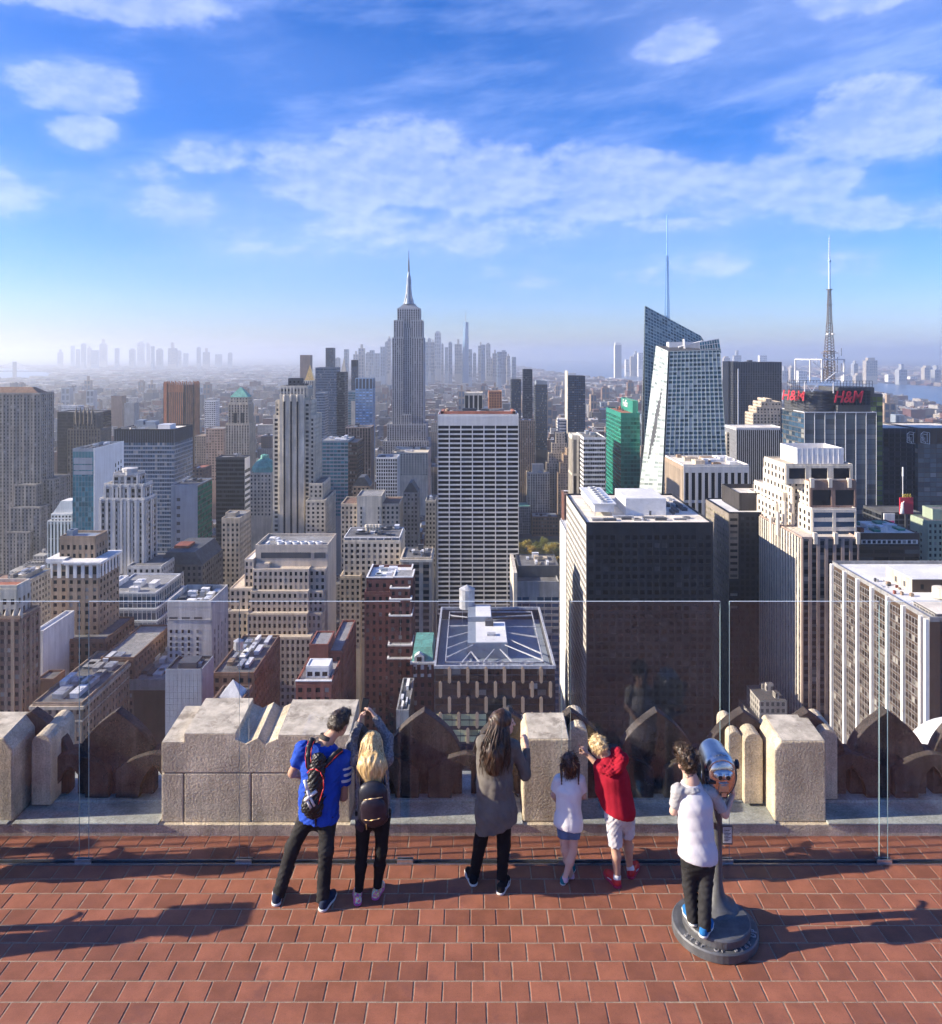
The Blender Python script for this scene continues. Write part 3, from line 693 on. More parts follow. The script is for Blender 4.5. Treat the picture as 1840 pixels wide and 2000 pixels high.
b = Bld('green_roofed_tower', 'tan stone tower capped by a green copper pyramid roof', 444, 490, 1070)
st = verti(m_bei, m_tan, bay=3.8, fl=3.7, pf=.5, sf=.5, vlow=930)
b.tier(441, 487, 830, None, st, D=30, roof=m_tar, rim=2); b.tier(446, 485, 790, 832, st, Y=1073, D=24, roof=m_tar, rim=2); b.tier(450, 484, 776, 792, punch(m_bei, 4, 4), Y=1076, D=18, roof=m_tar)
bm = bmesh.new(); z0 = pz(776, 1076) - GROUND + .3; z1 = pz(757, 1080) - GROUND; xa, xb = px(449, 1076) - b.o[0], px(485, 1076) - b.o[0]
lo = [bm.verts.new(p) for p in ((xa, 5.5, z0), (xb, 5.5, z0), (xb, 24.5, z0), (xa, 24.5, z0))]; hi = [bm.verts.new(p) for p in (((xa + xb) / 2 - 1.5, 14, z1), ((xa + xb) / 2 + 1.5, 14, z1), ((xa + xb) / 2 + 1.5, 17, z1), ((xa + xb) / 2 - 1.5, 17, z1))]
bm.faces.new(hi)
for i in range(4): bm.faces.new((lo[i], lo[(i + 1) % 4], hi[(i + 1) % 4], hi[i]))
bm_obj('pyramid_roof', bm, m_cop, b.root)
b.pc('arched_window', (px(456, 1073), px(463, 1073), 1072.5, 1072.9, pz(826, 1073), pz(806, 1073)), g_dark); b.pc('arched_window', (px(470, 1073), px(477, 1073), 1072.5, 1072.9, pz(826, 1073), pz(806, 1073)), g_dark); b.done()

b = Bld('striped_limestone_tower', 'tall pale limestone tower with three black vertical stripes', 532, 640, 620)
st = punch(m_lim, 4.0, 3.55, pf=.5, sf=.42, vlow=1110, tm=2)
t = b.tier(546, 594, 774, None, PL(m_lim), Y=617, D=24, roof=m_tar, rim=2)
for u in (555.8, 568.8, 581.3):
    x = px(u, 617); b.add('stripe', m_blk, (x - .75, x + .75, 616.8, 617.05, pz(1110, 617), pz(781, 617)))
    b.pc('stripe_frame', (x - 1.05, x - .78, 616.55, 617.05, pz(1110, 617), pz(779, 617)), m_lim); b.pc('stripe_frame', (x + .78, x + 1.05, 616.55, 617.05, pz(1110, 617), pz(779, 617)), m_lim)
    bm = bmesh.new(); lathe(bm, [(.9, pz(784, 616) - GROUND), (1.1, pz(774, 616) - GROUND), (.1, pz(769, 616) - GROUND)], (x - b.o[0], -3.6), 6); bm_obj('finial', bm, m_lim, b.root)
cr = b.tier(548, 600, 757, 776, verti(m_lim, m_gry, 2.6, 3.4, vlow=800), Y=620, D=20, roof=m_tar, rim=1.6)
b.tier(563, 587, 741, 758, punch(m_dgr, 3, 3.4), Y=624, D=10, roof=m_tar); b.gear((cr[0], cr[1], cr[2], cr[3], cr[4] + .5), 6, 4, [m_dst, m_dgr])
b.tier(533, 546, 813, None, st, D=26, roof=m_tar); b.tier(538, 546, 784, 815, st, Y=622, D=20, roof=m_tar)
b.tier(594, 606, 784, None, st, Y=621, D=24, roof=m_tar); b.tier(606, 614, 813, None, st, Y=622, D=30, roof=m_tar)
b.tier(604, 630, 946, None, punch(m_lim, 3.6, 3.5, vlow=1110), Y=615, D=34, roof=m_tar); b.tier(598, 635, 979, None, punch(m_lim, 3.6, 3.5, vlow=1110), Y=606, D=46, roof=m_tar)
b.done()

# ---- left, nearer roofs below the glass line
b = Bld('white_cornice_tower', 'tan brick tower with a heavy white cornice and white top storeys', 100, 193, 360)
tst = punch(m_tan, 3.3, 3.6, pf=.56, sf=.5); wtop = verti(m_wht, m_tan, bay=3.3, fl=3.6, pf=.45, sf=.3, tm=1.5)
b.tier(132, 193, 1128, None, tst, D=20, wall='wall'); t = b.tier(132, 193, 1100, 1128.5, wtop, D=20, roof=m_blg)
b.tier(100, 133, 1128, None, tst, Y=363, D=17); b.tier(100, 133, 1098, 1128.5, wtop, Y=363, D=17, roof=m_tar)
for q in ([px(131, 360) - .9, px(193, 360) + .9, 358.9, 380.5, pz(1103, 360), pz(1100, 360)], [px(131, 360) - 1.6, px(193, 360) + 1.6, 358.2, 381, pz(1100, 360), pz(1096.5, 360)],
    [px(100, 363) - .9, px(131, 363), 361.9, 380, pz(1100, 363), pz(1097, 363)], [px(100, 363) - 1.6, px(131, 363) - .3, 361.2, 380, pz(1097, 363), pz(1090, 363)]): b.pc('cornice', q, m_wht)
b.tier(117, 186, 1052, 1098, punch(m_tan, 3, 3.4, tm=3), Y=366, D=12, roof=m_blg, rim=1.2); b.tier(130, 142, 1040, 1056, PL(m_blg), Y=370, D=5, roof=m_tar)
b.tier(92, 205, 1252, None, punch(m_brn, 3.3, 3.5), Y=352, D=30, roof=m_tar); b.done()

b = Bld('ornate_brown_tower', 'brown brick hotel tower with ornate crown at the left frame edge', -40, 40, 300)
st = verti(m_tan, m_brn, bay=3.0, fl=3.4, pf=.5, sf=.5, grp=2, gw=.5)
b.tier(-60, 40, 1208, None, st, D=13, roof=m_tar); b.tier(-60, 33, 1150, 1210, punch(m_lim, 3.4, 3.6, tm=4), Y=304, D=9, roof=m_rrf, rim=1.4)
for u in (-6, 10, 26, 38):
    bm = bmesh.new(); lathe(bm, [(.8, pz(1222, 300) - GROUND), (.8, pz(1203, 300) - GROUND), (1.0, pz(1202, 300) - GROUND), (.1, pz(1190, 300) - GROUND)], (px(u, 300) - b.o[0], .9), 8); bm_obj('pinnacle', bm, m_lim, b.root)
b.done()

b = Bld('cream_flat_roof_block', 'cream block with long rooftop air plant left of the white cornice tower', 12, 48, 430)
t = b.tier(8, 50, 1140, None, punch(m_bei, 3.2, 3.5), D=28, roof=m_blg); b.tier(20, 50, 1126, 1142, PL(m_bei), Y=437, D=18, roof=m_wrf)
b.gear((t[0], t[1], t[2], t[3], pz(1126, 437)), 5, 8); b.done()
b = Bld('white_party_wall_house', 'narrow plain white slab squeezed between two brown towers', 68, 84, 330)
t = b.tier(66, 84, 1236, None, PL(m_wht), D=26, roof=m_wrf); b.gear(t, 2, 1); b.done()

b = Bld('stepped_glass_block', 'low blue glass office block with terraced setbacks and grid facade', 218, 304, 395)
gst = S(m_stl, m_blg, g_blue, m_dgr, bay=2.3, fl=3.6, pf=.10, sf=.16, pd=.25, sd=.2, tm=1.4, tmm=m_blg)
for k, (v, du, y) in enumerate(((1160, 0, 395), (1192, 1.5, 391), (1216, 3.5, 387), (1239, 6, 383), (1261, 9, 379))):
    t = b.tier(206, 304 - k * .5 + du, v, None if k == 4 else (1192, 1216, 1239, 1261)[k] + 2, gst, Y=y, D=34 + k * 5, roof=m_gry if k == 0 else m_blg, rim=.8)
    if k == 0: t0 = t
b.gear((t0[0] + 4, t0[1], t0[2], t0[3], t0[4]), 3, 4, [m_stl, m_wht]); b.tier(212, 228, 1142, 1162, PL(m_wht), Y=404, D=14, roof=m_wrf); b.done()

b = Bld('blank_limestone_block', 'near windowless pale limestone block with white machinery on its roof', 327, 412, 350)
m_bl = stone('clean_limestone', (.58, .55, .51), .1, .22)
t = b.tier(327, 412, 1184, None, PL(m_bl), D=24, roof=m_tar, rim=2.6, sides=punch(m_bl, 5, 3.8, pf=.75, sf=.3, tm=12, em=2))
for u in (334, 345, 357, 369, 386):
    for v in (1230, 1244, 1255, 1265, 1277, 1290): b.pc('window', (px(u - 2.2, 350), px(u + 2.2, 350), 349.9, 350.06, pz(v + 6.5, 350), pz(v, 350)), g_dark)
for u in (331, 355, 379): b.pc('louvre', (px(u, 350), px(u + 16, 350), 349.85, 350.06, pz(1209, 350), pz(1205, 350)), m_dgr)
b.pc('string_course', (t[0], t[1], 349.7, 350.0, pz(1210.5, 350), pz(1209.2, 350)), m_bl)
b.gear(t, 22, 6, [m_stl, m_wht, m_met, m_dgr], 3.0); b.done()

b = Bld('tiled_grey_block', 'plain grey tile-clad block with three small windows behind the parapet', 323, 394, 280)
m_tl = mat('grey_wall_tile', (0.37, 0.39, 0.42), 0.5, noise=(.2, .08), streak=(.6, .12))
t = b.tier(323, 394, 1313, None, PL(m_dgr), D=12.5, roof=m_tar, rim=1.2)
nx, nz = 9, 16
for i in range(nx):
    for j in range(nz):
        a, w = t[0] + (t[1] - t[0]) * i / nx, (t[1] - t[0]) / nx; z1 = t[4] + 1.2 - j * 2.15
        if i == 6 and j in (8, 10, 12): b.pc('window', (a + .3, a + w + .3, 279.86, 279.98, z1 - 1.7, z1 - .4), g_dark)
        elif i == 7 and j in (8, 10, 12): continue
        else: b.pc('wall_tile', (a + .03, a + w - .03, 279.82, 280.02, z1 - 2.1, z1), m_tl)
for i in range(5):
    for j in range(nz): b.pc('wall_tile', (t[1] - .02, t[1] + .18, 280.05 + i * 2.48, 282.46 + i * 2.48, t[4] + 1.2 - j * 2.15 - 2.1, t[4] + 1.2 - j * 2.15), m_tl)
b.box('roof_house', [t[0] + 3.5, t[1] - 3, t[2] + 3, t[3] - 2.5, t[4], t[4] + 2.2], m_dgr); b.gear((t[0], t[1], t[2], t[3], t[4]), 4, 3, [m_met, m_dgr], 1.6, margin=.8); b.done()

b = Bld('dark_mansard_block', 'dark slate-roofed corner building below the grey windowless slab', 312, 408, 490)
b.tier(312, 395, 1103, None, punch(stone('sooty_brick', (.16, .14, .125)), 3.6, 4, vlow=1200), D=40)
bm = bmesh.new(); z0 = pz(1103, 490) - GROUND; z1 = pz(1074, 496) - GROUND; xa, xb = px(312, 490) - b.o[0], px(395, 490) - b.o[0]
prism(bm, [(xa, z0), (xb, z0), (xb - 5, z1), (xa + 4, z1)], .4, 39); bm_obj('mansard', bm, m_slate, b.root); b.pc('roof_house', (px(340, 500), px(368, 500), 500, 512, pz(1076, 500), pz(1066, 500)), m_red); b.done()

b = Bld('corniced_palazzo', 'corniced brown palazzo block with cluttered roof behind the parapet', 68, 162, 290)
st = punch(m_tan, 2.6, 3.6, pf=.5, sf=.5, tm=2.0)
t = b.tier(64, 160, 1376, None, st, D=50, roof=m_tar, rim=.8); b.box('cornice', [t[0] - 1, t[1] + 1, t[2] - 1, t[3], t[4] - 1.6, t[4] - .4], m_bei)
b.box('string_course', [t[0] - .4, t[1] + .4, t[2] - .5, t[3], t[4] - 6.4, t[4] - 5.8], m_bei); b.gear(t, 30, 11, [m_stl, m_met, m_gry, m_wht], 2.4); b.tier(72, 104, 1330, 1377, PL(m_brn), Y=315, D=9, roof=m_tar); b.done()
b = Bld('dark_flat_roof_hall', 'wide dark flat-roofed hall with pale edge band near the tiled block', 245, 323, 330)
t = b.tier(236, 330, 1330, None, PL(m_brz), D=44, roof=m_gry, rim=.8); b.box('edge_band', [t[0], t[1], 329.5, 330.1, t[4] - 3.8, t[4] + .9], m_gry); b.gear(t, 18, 2, [m_stl, m_wht, m_met, m_dgr], 2); b.done()
b = Bld('brown_stair_wing', 'long brown brick wing stepping down behind the terraced glass block', 190, 246, 318)
t = b.tier(196, 262, 1288, None, punch(m_brn, 3, 3.4), Y=330, D=40, roof=m_gry); t = b.tier(176, 214, 1330, None, punch(m_brn, 3, 3.4), Y=318, D=30, roof=m_gry); b.gear(t, 3, 5); b.done()
b = Bld('white_pyramid_roof', 'small white pyramid skylight beyond the stone merlon', 428, 470, 265)
bm = bmesh.new(); zt = pz(1328, 268) - GROUND; zb = pz(1372, 262) - GROUND; xa, xb = px(426, 265) - b.o[0], px(472, 265) - b.o[0]
lo = [bm.verts.new(p) for p in ((xa, 0, zb), (xb, 0, zb), (xb, 7, zb), (xa, 7, zb))]; tip = bm.verts.new(((xa + xb) / 2, 3.5, zt))
for i in range(4): bm.faces.new((lo[i], lo[(i + 1) % 4], tip))
bm_obj('skylight', bm, m_wht, b.root); b.mass(px(420, 265), px(478, 265), 263, 274, GROUND, pz(1372, 262) - .05, punch(m_brn, 3, 3.4), m_tar); b.done()
b = Bld('tank_roof_block', 'brown block with a round metal water tank and pipes on its roof', 415, 490, 300)
t = b.tier(416, 496, 1318, None, punch(m_brn, 3, 3.4), Y=300, D=40, roof=m_tar); b.tank(px(466, 318), 318, t[4], 2.0, 3.4, m_met, 3.2); b.gear(t, 26, 7, [m_stl, m_met, m_wht, m_wood], 2.0); b.done()

b = Bld('beige_corner_block', 'beige corner block with tall arcade windows beside the striped tower', 433, 467, 540)
b.tier(433, 468, 1014, None, punch(m_bei, 2.9, 3.5, tm=3, vlow=1180), D=27, roof=m_gry); b.tier(440, 460, 1004, 1015, PL(m_bei), Y=546, D=10, roof=m_gry); b.done()

b = Bld('terraced_beige_block', 'broad beige office block with terraced setbacks and rooftop fans', 440, 640, 400)
tb = stone('cream_limestone', (.57, .49, .39), .1, .16)
st = punch(tb, 2.62, 3.45, pf=.50, sf=.42, tm=1.0)
t = b.tier(499, 640, 1070, None, PL(tb), Y=408, D=26, roof=m_gry, rim=1.6)
b.pc('louvre_band', (px(510, 408), px(607, 408), 407.8, 408.1, pz(1090, 408), pz(1079, 408)), m_dgr); b.pc('louvre_band', (px(614, 408), px(636, 408), 407.8, 408.1, pz(1090, 408), pz(1079, 408)), m_dgr)
for k in range(6):
    bm = bmesh.new(); c = (px(548 + k * 15, 416) - b.o[0], 16); z = t[4] - GROUND
    lathe(bm, [(1.9, z), (1.9, z + 1.4), (1.5, z + 1.4), (1.5, z + 1.0), (.05, z + .9)], c, 14); bm_obj('roof_fan', bm, m_stl, b.root)
b.gear((t[0], t[0] + 14, t[2], t[3], t[4]), 4, 3, [m_stl, m_wht], 2)
b.tier(494, 603, 1113, 1156, st, Y=402, D=30, roof=tb, rim=.5); b.tier(603, 636, 1112, 1156, st, Y=405, D=28, roof=tb, rim=.5)
b.pc('terrace_house', (px(500, 405), px(526, 405), 404.5, 407.9, pz(1113, 405), pz(1100, 405)), tb)
b.tier(490, 602, 1156, 1200, st, Y=398.5, D=34, roof=tb, rim=.5); b.tier(602, 631, 1155, 1200, st, Y=402, D=30, roof=tb, rim=.5)
b.tier(483, 600, 1200, 1246, st, Y=394, D=40, roof=tb, rim=.5); b.tier(600, 627, 1199, 1246, st, Y=398, D=34, roof=tb, rim=.5)
b.tier(478, 607, 1246, None, st, Y=389, D=46, roof=tb, rim=.5); b.tier(478, 495, 1094, 1150, st, Y=404, D=26, roof=m_wrf, rim=.5)
b.tier(449, 492, 1151, 1196, st, Y=400, D=30, roof=tb, rim=.5); b.tier(443, 484, 1195, None, st, Y=396, D=34, roof=tb, rim=.5); b.done()

# ---- centre
b = Bld('tall_beige_block', 'beige apartment block with a blank middle shaft left of the banded tower', 666, 780, 560)
st = punch(m_bei, 3.3, 3.45, pf=.5, sf=.45, vlow=1120)
b.tier(666, 698, 986, None, st, D=28, roof=m_brn); b.tier(697, 745, 971, None, PL(m_lim), Y=557, D=26, roof=m_gry); b.tier(745, 780, 986, None, st, D=28, roof=m_brn)
for u in (704, 738):
    for k in range(8): b.pc('window', (px(u, 557), px(u + 3, 557), 556.8, 557.05, pz(990 + k * 9 + 5, 557), pz(990 + k * 9, 557)), g_dark)
b.done()
b = Bld('wide_limestone_block', 'wide limestone block with a glazed attic and chimney cowls on its roof', 664, 782, 455)
st = punch(m_lim, 3.3, 3.45, pf=.5, sf=.43, vlow=1250)
t = b.tier(671, 782, 1058, None, st, Y=455, D=30, roof=m_tar); b.tier(672, 781, 1050, 1058.5, S(m_wht, m_wht, g_blue, bay=5, fl=2.6, pf=.1, sf=.12, pd=.25, sd=.2, tm=.3), Y=456, D=26, roof=m_tar, rim=.4)
b.tier(664, 704, 1128, None, punch(m_bei, 3.3, 3.45, vlow=1260), Y=450, D=20, roof=m_bei); b.gear((t[0], t[1], t[2] + 1, t[3], pz(1050, 456)), 9, 4, [m_met, m_stl, m_dgr], 2.6)
for k in range(5):
    bm = bmesh.new(); c = (px(717 + k * 6, 470) - b.o[0], 15); z = pz(1050, 456) - GROUND; lathe(bm, [(.9, z), (.9, z + 3), (1.5, z + 3.1), (1.2, z + 4.6), (.1, z + 4.8)], c, 10); bm_obj('cowl', bm, m_lim, b.root)
b.done()
b = Bld('ornamented_loft', 'ornamented stone loft with pale cornice next to the dark brick tower', 782, 842, 432)
t = b.tier(784, 842, 1092, None, verti(m_bei, m_tan, 5.0, 3.6, pf=.4, sf=.4, tm=3, vlow=1240), D=24, roof=m_tar); b.box('cornice', [t[0] - .8, t[1] + .8, 431, 456, t[4] - 1.5, t[4]], m_lim); b.gear(t, 8, 3, [m_wht, m_met, m_dgr], 3.4); b.done()
b = Bld('dark_brick_tower', 'dark red brick tower with white-capped terraces and a cranked wing', 712, 812, 345)
st = punch(m_dkr, 3.2, 3.5, pf=.55, sf=.5)
t = b.tier(716, 800, 1134, None, st, Y=349, D=22, roof=m_wrf, rim=1.2)
b.tier(712, 762, 1160, None, st, Y=346, D=20, roof=m_tar)
for u0, u1, v, y in ((768, 806, 1128, 348), (762, 800, 1150, 345), (761, 803, 1172, 342.5), (760, 804, 1204, 340), (758, 804, 1262, 336), (757, 805, 1288, 333)):
    q = b.tier(u0, u1, v, None, st, Y=y, D=12, roof=m_gry, rim=0); b.box('white_coping', [[q[0] - .25, q[1] + .25, q[2] - .25, q[2] + .45, q[4], q[4] + .55], [q[0] - .25, q[0] + .45, q[2] + .45, q[3], q[4], q[4] + .54], [q[1] - .45, q[1] + .25, q[2] + .45, q[3], q[4], q[4] + .54]], m_wht)
b.box('white_coping', [[t[0] - .2, t[1] + .2, t[2] - .2, t[2] + .6, t[4] + 1.2, t[4] + 1.6], [t[0] - .2, t[0] + .5, t[2] + .6, t[3], t[4] + 1.2, t[4] + 1.6], [t[1] - .5, t[1] + .2, t[2] + .6, t[3], t[4] + 1.2, t[4] + 1.6]], m_wht)
b.gear((t[0], t[1], t[2], t[3], t[4]), 7, 2, [m_stl, m_met, m_blg], 2.2); b.done()
b = Bld('red_brick_terrace_house', 'red brick block with a white glazed penthouse above its front parapet', 578, 647, 272)
st = punch(m_red, 3.0, 3.5, pf=.5, sf=.5)
t = b.tier(578, 647, 1336, None, st, Y=272, D=44, roof=m_gry, rim=1.0); b.box('front_coping', [t[0] - .2, t[1] + .2, 271.6, 272.6, t[4] + 1.0, t[4] + 1.35], m_wht)
q = b.tier(598, 642, 1303, 1337, S(m_wht, m_wht, g_dark, bay=2.6, fl=2.9, pf=.3, sf=.3, pd=.2, sd=.15, tm=1.6), Y=277, D=7, roof=m_wrf, rim=.4)
b.tier(604, 641, 1262, 1320, PL(m_red), Y=290, D=14, roof=m_gry, rim=.7); b.gear((t[0] + 6, t[1], 304, 316, t[4]), 6, 3, [m_stl, m_met, m_wht], 1.8)
b.tier(640, 668, 1276, None, st, Y=292, D=34, roof=m_gry); b.done()
b = Bld('green_mansard_house', 'narrow townhouse with pale green mansard and ornate white dormer', 804, 846, 310)
t = b.tier(804, 846, 1292, None, punch(m_dkr, 2.9, 3.5), D=24, roof=None)
b.pc('cornice', (t[0] - .5, t[1] + .5, 309.2, 311, t[4] - .9, t[4]), m_wht); b.pc('attic_wall', (t[0], t[1], 309.8, 312, t[4] - 6.2, t[4] - .9), m_wht)
bm = bmesh.new(); z0 = t[4] - GROUND; z1 = pz(1263, 314) - GROUND; xa, xb = t[0] - b.o[0], t[1] - b.o[0]
v = [bm.verts.new(p) for p in ((xa, .2, z0), (xb, .2, z0), (xb, 23, z0), (xa, 23, z0), (xa + .6, 3.6, z1), (xb - .6, 3.6, z1), (xb - .6, 20, z1), (xa + .6, 20, z1))]
for q in ((0, 1, 5, 4), (1, 2, 6, 5), (2, 3, 7, 6), (3, 0, 4, 7), (4, 5, 6, 7)): bm.faces.new([v[i] for i in q])
bm_obj('mansard', bm, m_cop, b.root)
bm = bmesh.new(); prism(bm, arch_pts((px(819, 310) - b.o[0]), 2.0, z0 + 1.6, z0 + 3.4, z0, 8), -.5, 2.0); bm_obj('dormer', bm, m_wht, b.root)
b.pc('dormer_window', (px(814.5, 310), px(823.5, 310), 309.3, 309.48, t[4] + .3, t[4] + 2.0), g_dark)
for u in (810, 818, 836): b.pc('attic_window', (px(u - 2, 310), px(u + 2, 310), 309.66, 309.8, t[4] - 5, t[4] - 2), g_dark)
b.done()
b = Bld('grey_narrow_block', 'small grey flat-roofed block below the dark brick tower', 774, 798, 262)
t = b.tier(774, 798, 1392, None, PL(m_gry), D=26, roof=m_tar, rim=.9); b.gear(t, 4, 2, [m_wht, m_stl], 1.6, margin=.8); b.done()

b = Bld('banded_white_tower', 'white banded office tower with five-storey rows of black ribbon windows', 855, 1013, 560)
tv_ = stone('travertine', (.62, .61, .60), .05, .08, .6)
st = S(tv_, tv_, g_black, m_blk, bay=8.36, fl=3.36, pf=.085, sf=.34, pd=.55, sd=.42, tm=7.2, vlow=1200)
t = b.tier(855, 1013, 812, None, st, D=38, roof=m_grv, rim=1.2, sides=PL(tv_))
b.box('roof_frame', [[t[0] + 2, t[1] - 2, 568, 570, t[4], t[4] + 2.6], [t[0] + 2, t[0] + 4, 568, 594, t[4], t[4] + 2.6], [t[1] - 4, t[1] - 2, 568, 594, t[4], t[4] + 2.6]], m_rrf)
b.gear((t[0] + 4, t[1] - 4, 571, 592, t[4]), 10, 3, [m_bei, m_dgr, m_gry], 3.6); b.tank(px(874, 575), 576, t[4], 1.8, 2.6, m_wood, 1.0); b.done()

m_gst = mat('grey_painted_steel', (.40, .41, .43), .5, noise=(.3, .2), streak=(1.2, .25))
b = Bld('pennant_roof_block', 'near office block with white cross-braced roof frame and lozenge fins', 848, 1085, 250)
m_gls = stone('smoked_panel', (.045, .045, .055), .2, .1, .2)
x0, x1 = px(848, 250), px(1085, 250); zt = pz(1300, 250); yb = 308
b.box('wall', [x0, x1, 250, yb, GROUND, zt - 5.2], m_gls)
b.box('roof_well', [x0 + .4, x1 - .4, 250.4, yb - .4, zt - 5.2, zt - 4.9], m_blg)
b.box('roof_rail', [[x0 - .1, x1 + .1, 249.8, 250.5, zt - 1.0, zt], [x0 - .1, x1 + .1, yb - .6, yb, zt - 1.0, zt], [x0 - .1, x0 + .6, 250.5, yb - .6, zt - 1.0, zt - .01], [x1 - .6, x1 + .1, 250.5, yb - .6, zt - 1.0, zt - .01],
    [x0 + 3.4, x0 + 3.7, 254, yb - 4, zt - .9, zt - .4], [x1 - 3.7, x1 - 3.4, 254, yb - 4, zt - .9, zt - .4], [x0 + 3.4, x1 - 3.4, 254, 254.3, zt - .9, zt - .4], [x0 + 3.4, x1 - 3.4, yb - 4.3, yb - 4, zt - .9, zt - .4]], m_gst)
b.box('screen', [[x0 + .05, x0 + .25, 250.6, yb - .7, zt - 5.2, zt - 1.0], [x1 - .25, x1 - .05, 250.6, yb - .7, zt - 5.2, zt - 1.0], [x0 + .3, x1 - .3, yb - .3, yb - .1, zt - 5.2, zt - 1.0], [x0 + .3, x1 - .3, 250.1, 250.3, zt - 5.2, zt - 1.0]], m_dgr)
hx0, hx1 = px(913, 262), px(994, 262)
b.box('plant_house', [[hx0, hx1, 268, 289, zt - 4.9, zt + .6], [hx0, px(965, 262), 289, 303, zt - 4.9, zt + 2.4]], m_blg); b.box('plant_roof', [[hx0 + 3, hx1 - .3, 268.4, 288.6, zt + .6, zt + .75], [hx0 + 3, px(965, 262) - .3, 289.3, 302.6, zt + 2.4, zt + 2.55]], m_wrf)
b.box('roof_unit', [hx0 + 6.5, hx0 + 9.5, 284, 287, zt + .75, zt + 2.6], m_dgr); b.box('roof_unit', [hx0 + 7, hx0 + 10, 274, 276, zt + .75, zt + 1.5], m_gst)
bmz = [(x0 + 3.6, 300, hx0, 296), (x0 + 3.6, 288, hx0, 287), (x0 + 3.6, 276, hx0, 280), (x0 + 3.6, 266, hx0, 272), (x0 + 3.6, 258, hx0 + 2, 268), (x1 - 3.6, 300, hx1 - 6, 296), (x1 - 3.6, 287, hx1, 286), (x1 - 3.6, 277, hx1, 280), (x1 - 3.6, 262, hx1, 274), (x1 - 3.6, 256, hx1 - 1, 268),
       (x0 + 9, 254, x0 + 12, 262), (x0 + 15, 254, x0 + 12, 262), (x0 + 16, 254, x0 + 20, 264), (x0 + 26, 254, x0 + 22, 264)]
for xa, ya, xb_, yb_ in bmz:
    bm = bmesh.new(); tube(bm, (xa - b.o[0], ya - b.o[1], zt - .7 - GROUND), (xb_ - b.o[0], yb_ - b.o[1], zt - .1 - GROUND), .34, .2, 4); bm_obj('brace', bm, m_gst, b.root)
for u in (913, 947, 982, 1028):
    cx = px(u, 253.5); b.box('fan_housing', [cx - 2.6, cx + 2.6, 251.2, 256.4, zt - 4.9, zt - 1.4], m_gst)
    bm = bmesh.new(); lathe(bm, [(2.3, zt - 1.4 - GROUND), (2.3, zt - .75 - GROUND), (2.05, zt - .75 - GROUND), (2.05, zt - 1.3 - GROUND)], (cx - b.o[0], 3.8), 20)
    for k in range(5):
        a = k * 2 * math.pi / 5; c_, s_ = math.cos(a), math.sin(a); z = zt - 1.0 - GROUND; X, Yy = cx - b.o[0], 3.8
        bm.faces.new([bm.verts.new(p) for p in ((X + .2 * c_ - .3 * s_, Yy + .2 * s_ + .3 * c_, z), (X + 2.0 * c_ - .55 * s_, Yy + 2.0 * s_ + .55 * c_, z - .12), (X + 2.0 * c_ + .55 * s_, Yy + 2.0 * s_ - .55 * c_, z + .15), (X + .2 * c_ + .3 * s_, Yy + .2 * s_ - .3 * c_, z + .05))])
    lathe(bm, [(.5, zt - 1.1 - GROUND), (.5, zt - .8 - GROUND), (.02, zt - .75 - GROUND)], (cx - b.o[0], 3.8), 10); bm_obj('roof_fan', bm, m_met, b.root)
m_fin = stone('tan_lozenge', (.46, .33, .22), .1, .1); me_fin = None
bm = bmesh.new(); prism(bm, [(0, -2.75), (.52, -2.2), (.52, 2.2), (0, 2.75), (-.52, 2.2), (-.52, -2.2)], -.45, .0); me_fin = bpy.data.meshes.new('lozenge_fin'); bm.to_mesh(me_fin); bm.free(); me_fin.materials.append(m_fin)
rowz = [pz(1318, 250) , pz(1346, 250), pz(1376, 250), pz(1406, 250), pz(1437, 250), pz(1470, 250)]
for r_, z in enumerate(rowz):
    n = 7
    for i in range(n + 1):
        u = 878 + i * 35.8 - (17.6 if r_ % 2 else 0)
        if not 850 < u < 1083: continue
        o = link('lozenge_fin', me_fin, b.root, (px(u, 250) - b.o[0], 0, z - b.o[2]))
    for i in range(14):
        xa = x0 + .3 + i * (x1 - x0 - .6) / 14; lit = r_ >= 3 and i < 6
        for zz in ((z - 1.9, z - .2), (z + .2, z + 1.9)): b.pc('window', (xa + .06, xa + (x1 - x0 - .6) / 14 - .06, 249.86, 249.99, zz[0], zz[1]), g_brz if not lit else glassm('lit_office_window', (.42, .42, .24), (.5, .5, .3), .3) if 'lit_office_window' not in MATS else MATS['lit_office_window'])
b.tank(px(912, 300) , 303.5, zt - 4.9, 3.0, 7.5, m_gst, 6.0)
b.done()

b = Bld('low_screen_roof_block', 'mid-rise block with louvred roof screen behind the pennant roof block', 1012, 1092, 430)
st = band(m_gry, g_blue, fl=3.6, sf=.4, bay=4.2, pf=.12, tm=7.5, tmm=m_gry)
t = b.tier(1005, 1092, 1140, None, st, D=44, roof=m_tar, rim=1.2); b.tier(1012, 1092, 1108, 1142, PL(m_dgr), Y=442, D=26, roof=m_tar); b.gear((t[0] + 6, t[1], 443, 466, pz(1108, 442)), 7, 3, [m_bei, m_dgr, m_stl], 3.2)
b.pc('side_fin', (px(1003, 430), px(1010, 430), 429, 470, GROUND, pz(1118, 430)), m_lim); b.done()
b = Bld('white_blade_tower', 'thin brilliant white blade wall beside the black-fronted office tower', 1092, 1104, 512)
t = b.tier(1096, 1106, 1040, None, PL(m_wht), D=34, roof=m_wrf, rim=1, xs=(px(1105, 512), px(1105, 512) + 5)); b.box('roof_rail', [[t[0] + .4, t[0] + .7, 514, 544, t[4] + 2.6, t[4] + 2.9]] + [[t[0] + .4, t[0] + .6, y, y + .25, t[4] + .9, t[4] + 2.6] for y in range(514, 545, 5)], m_stl); b.done()

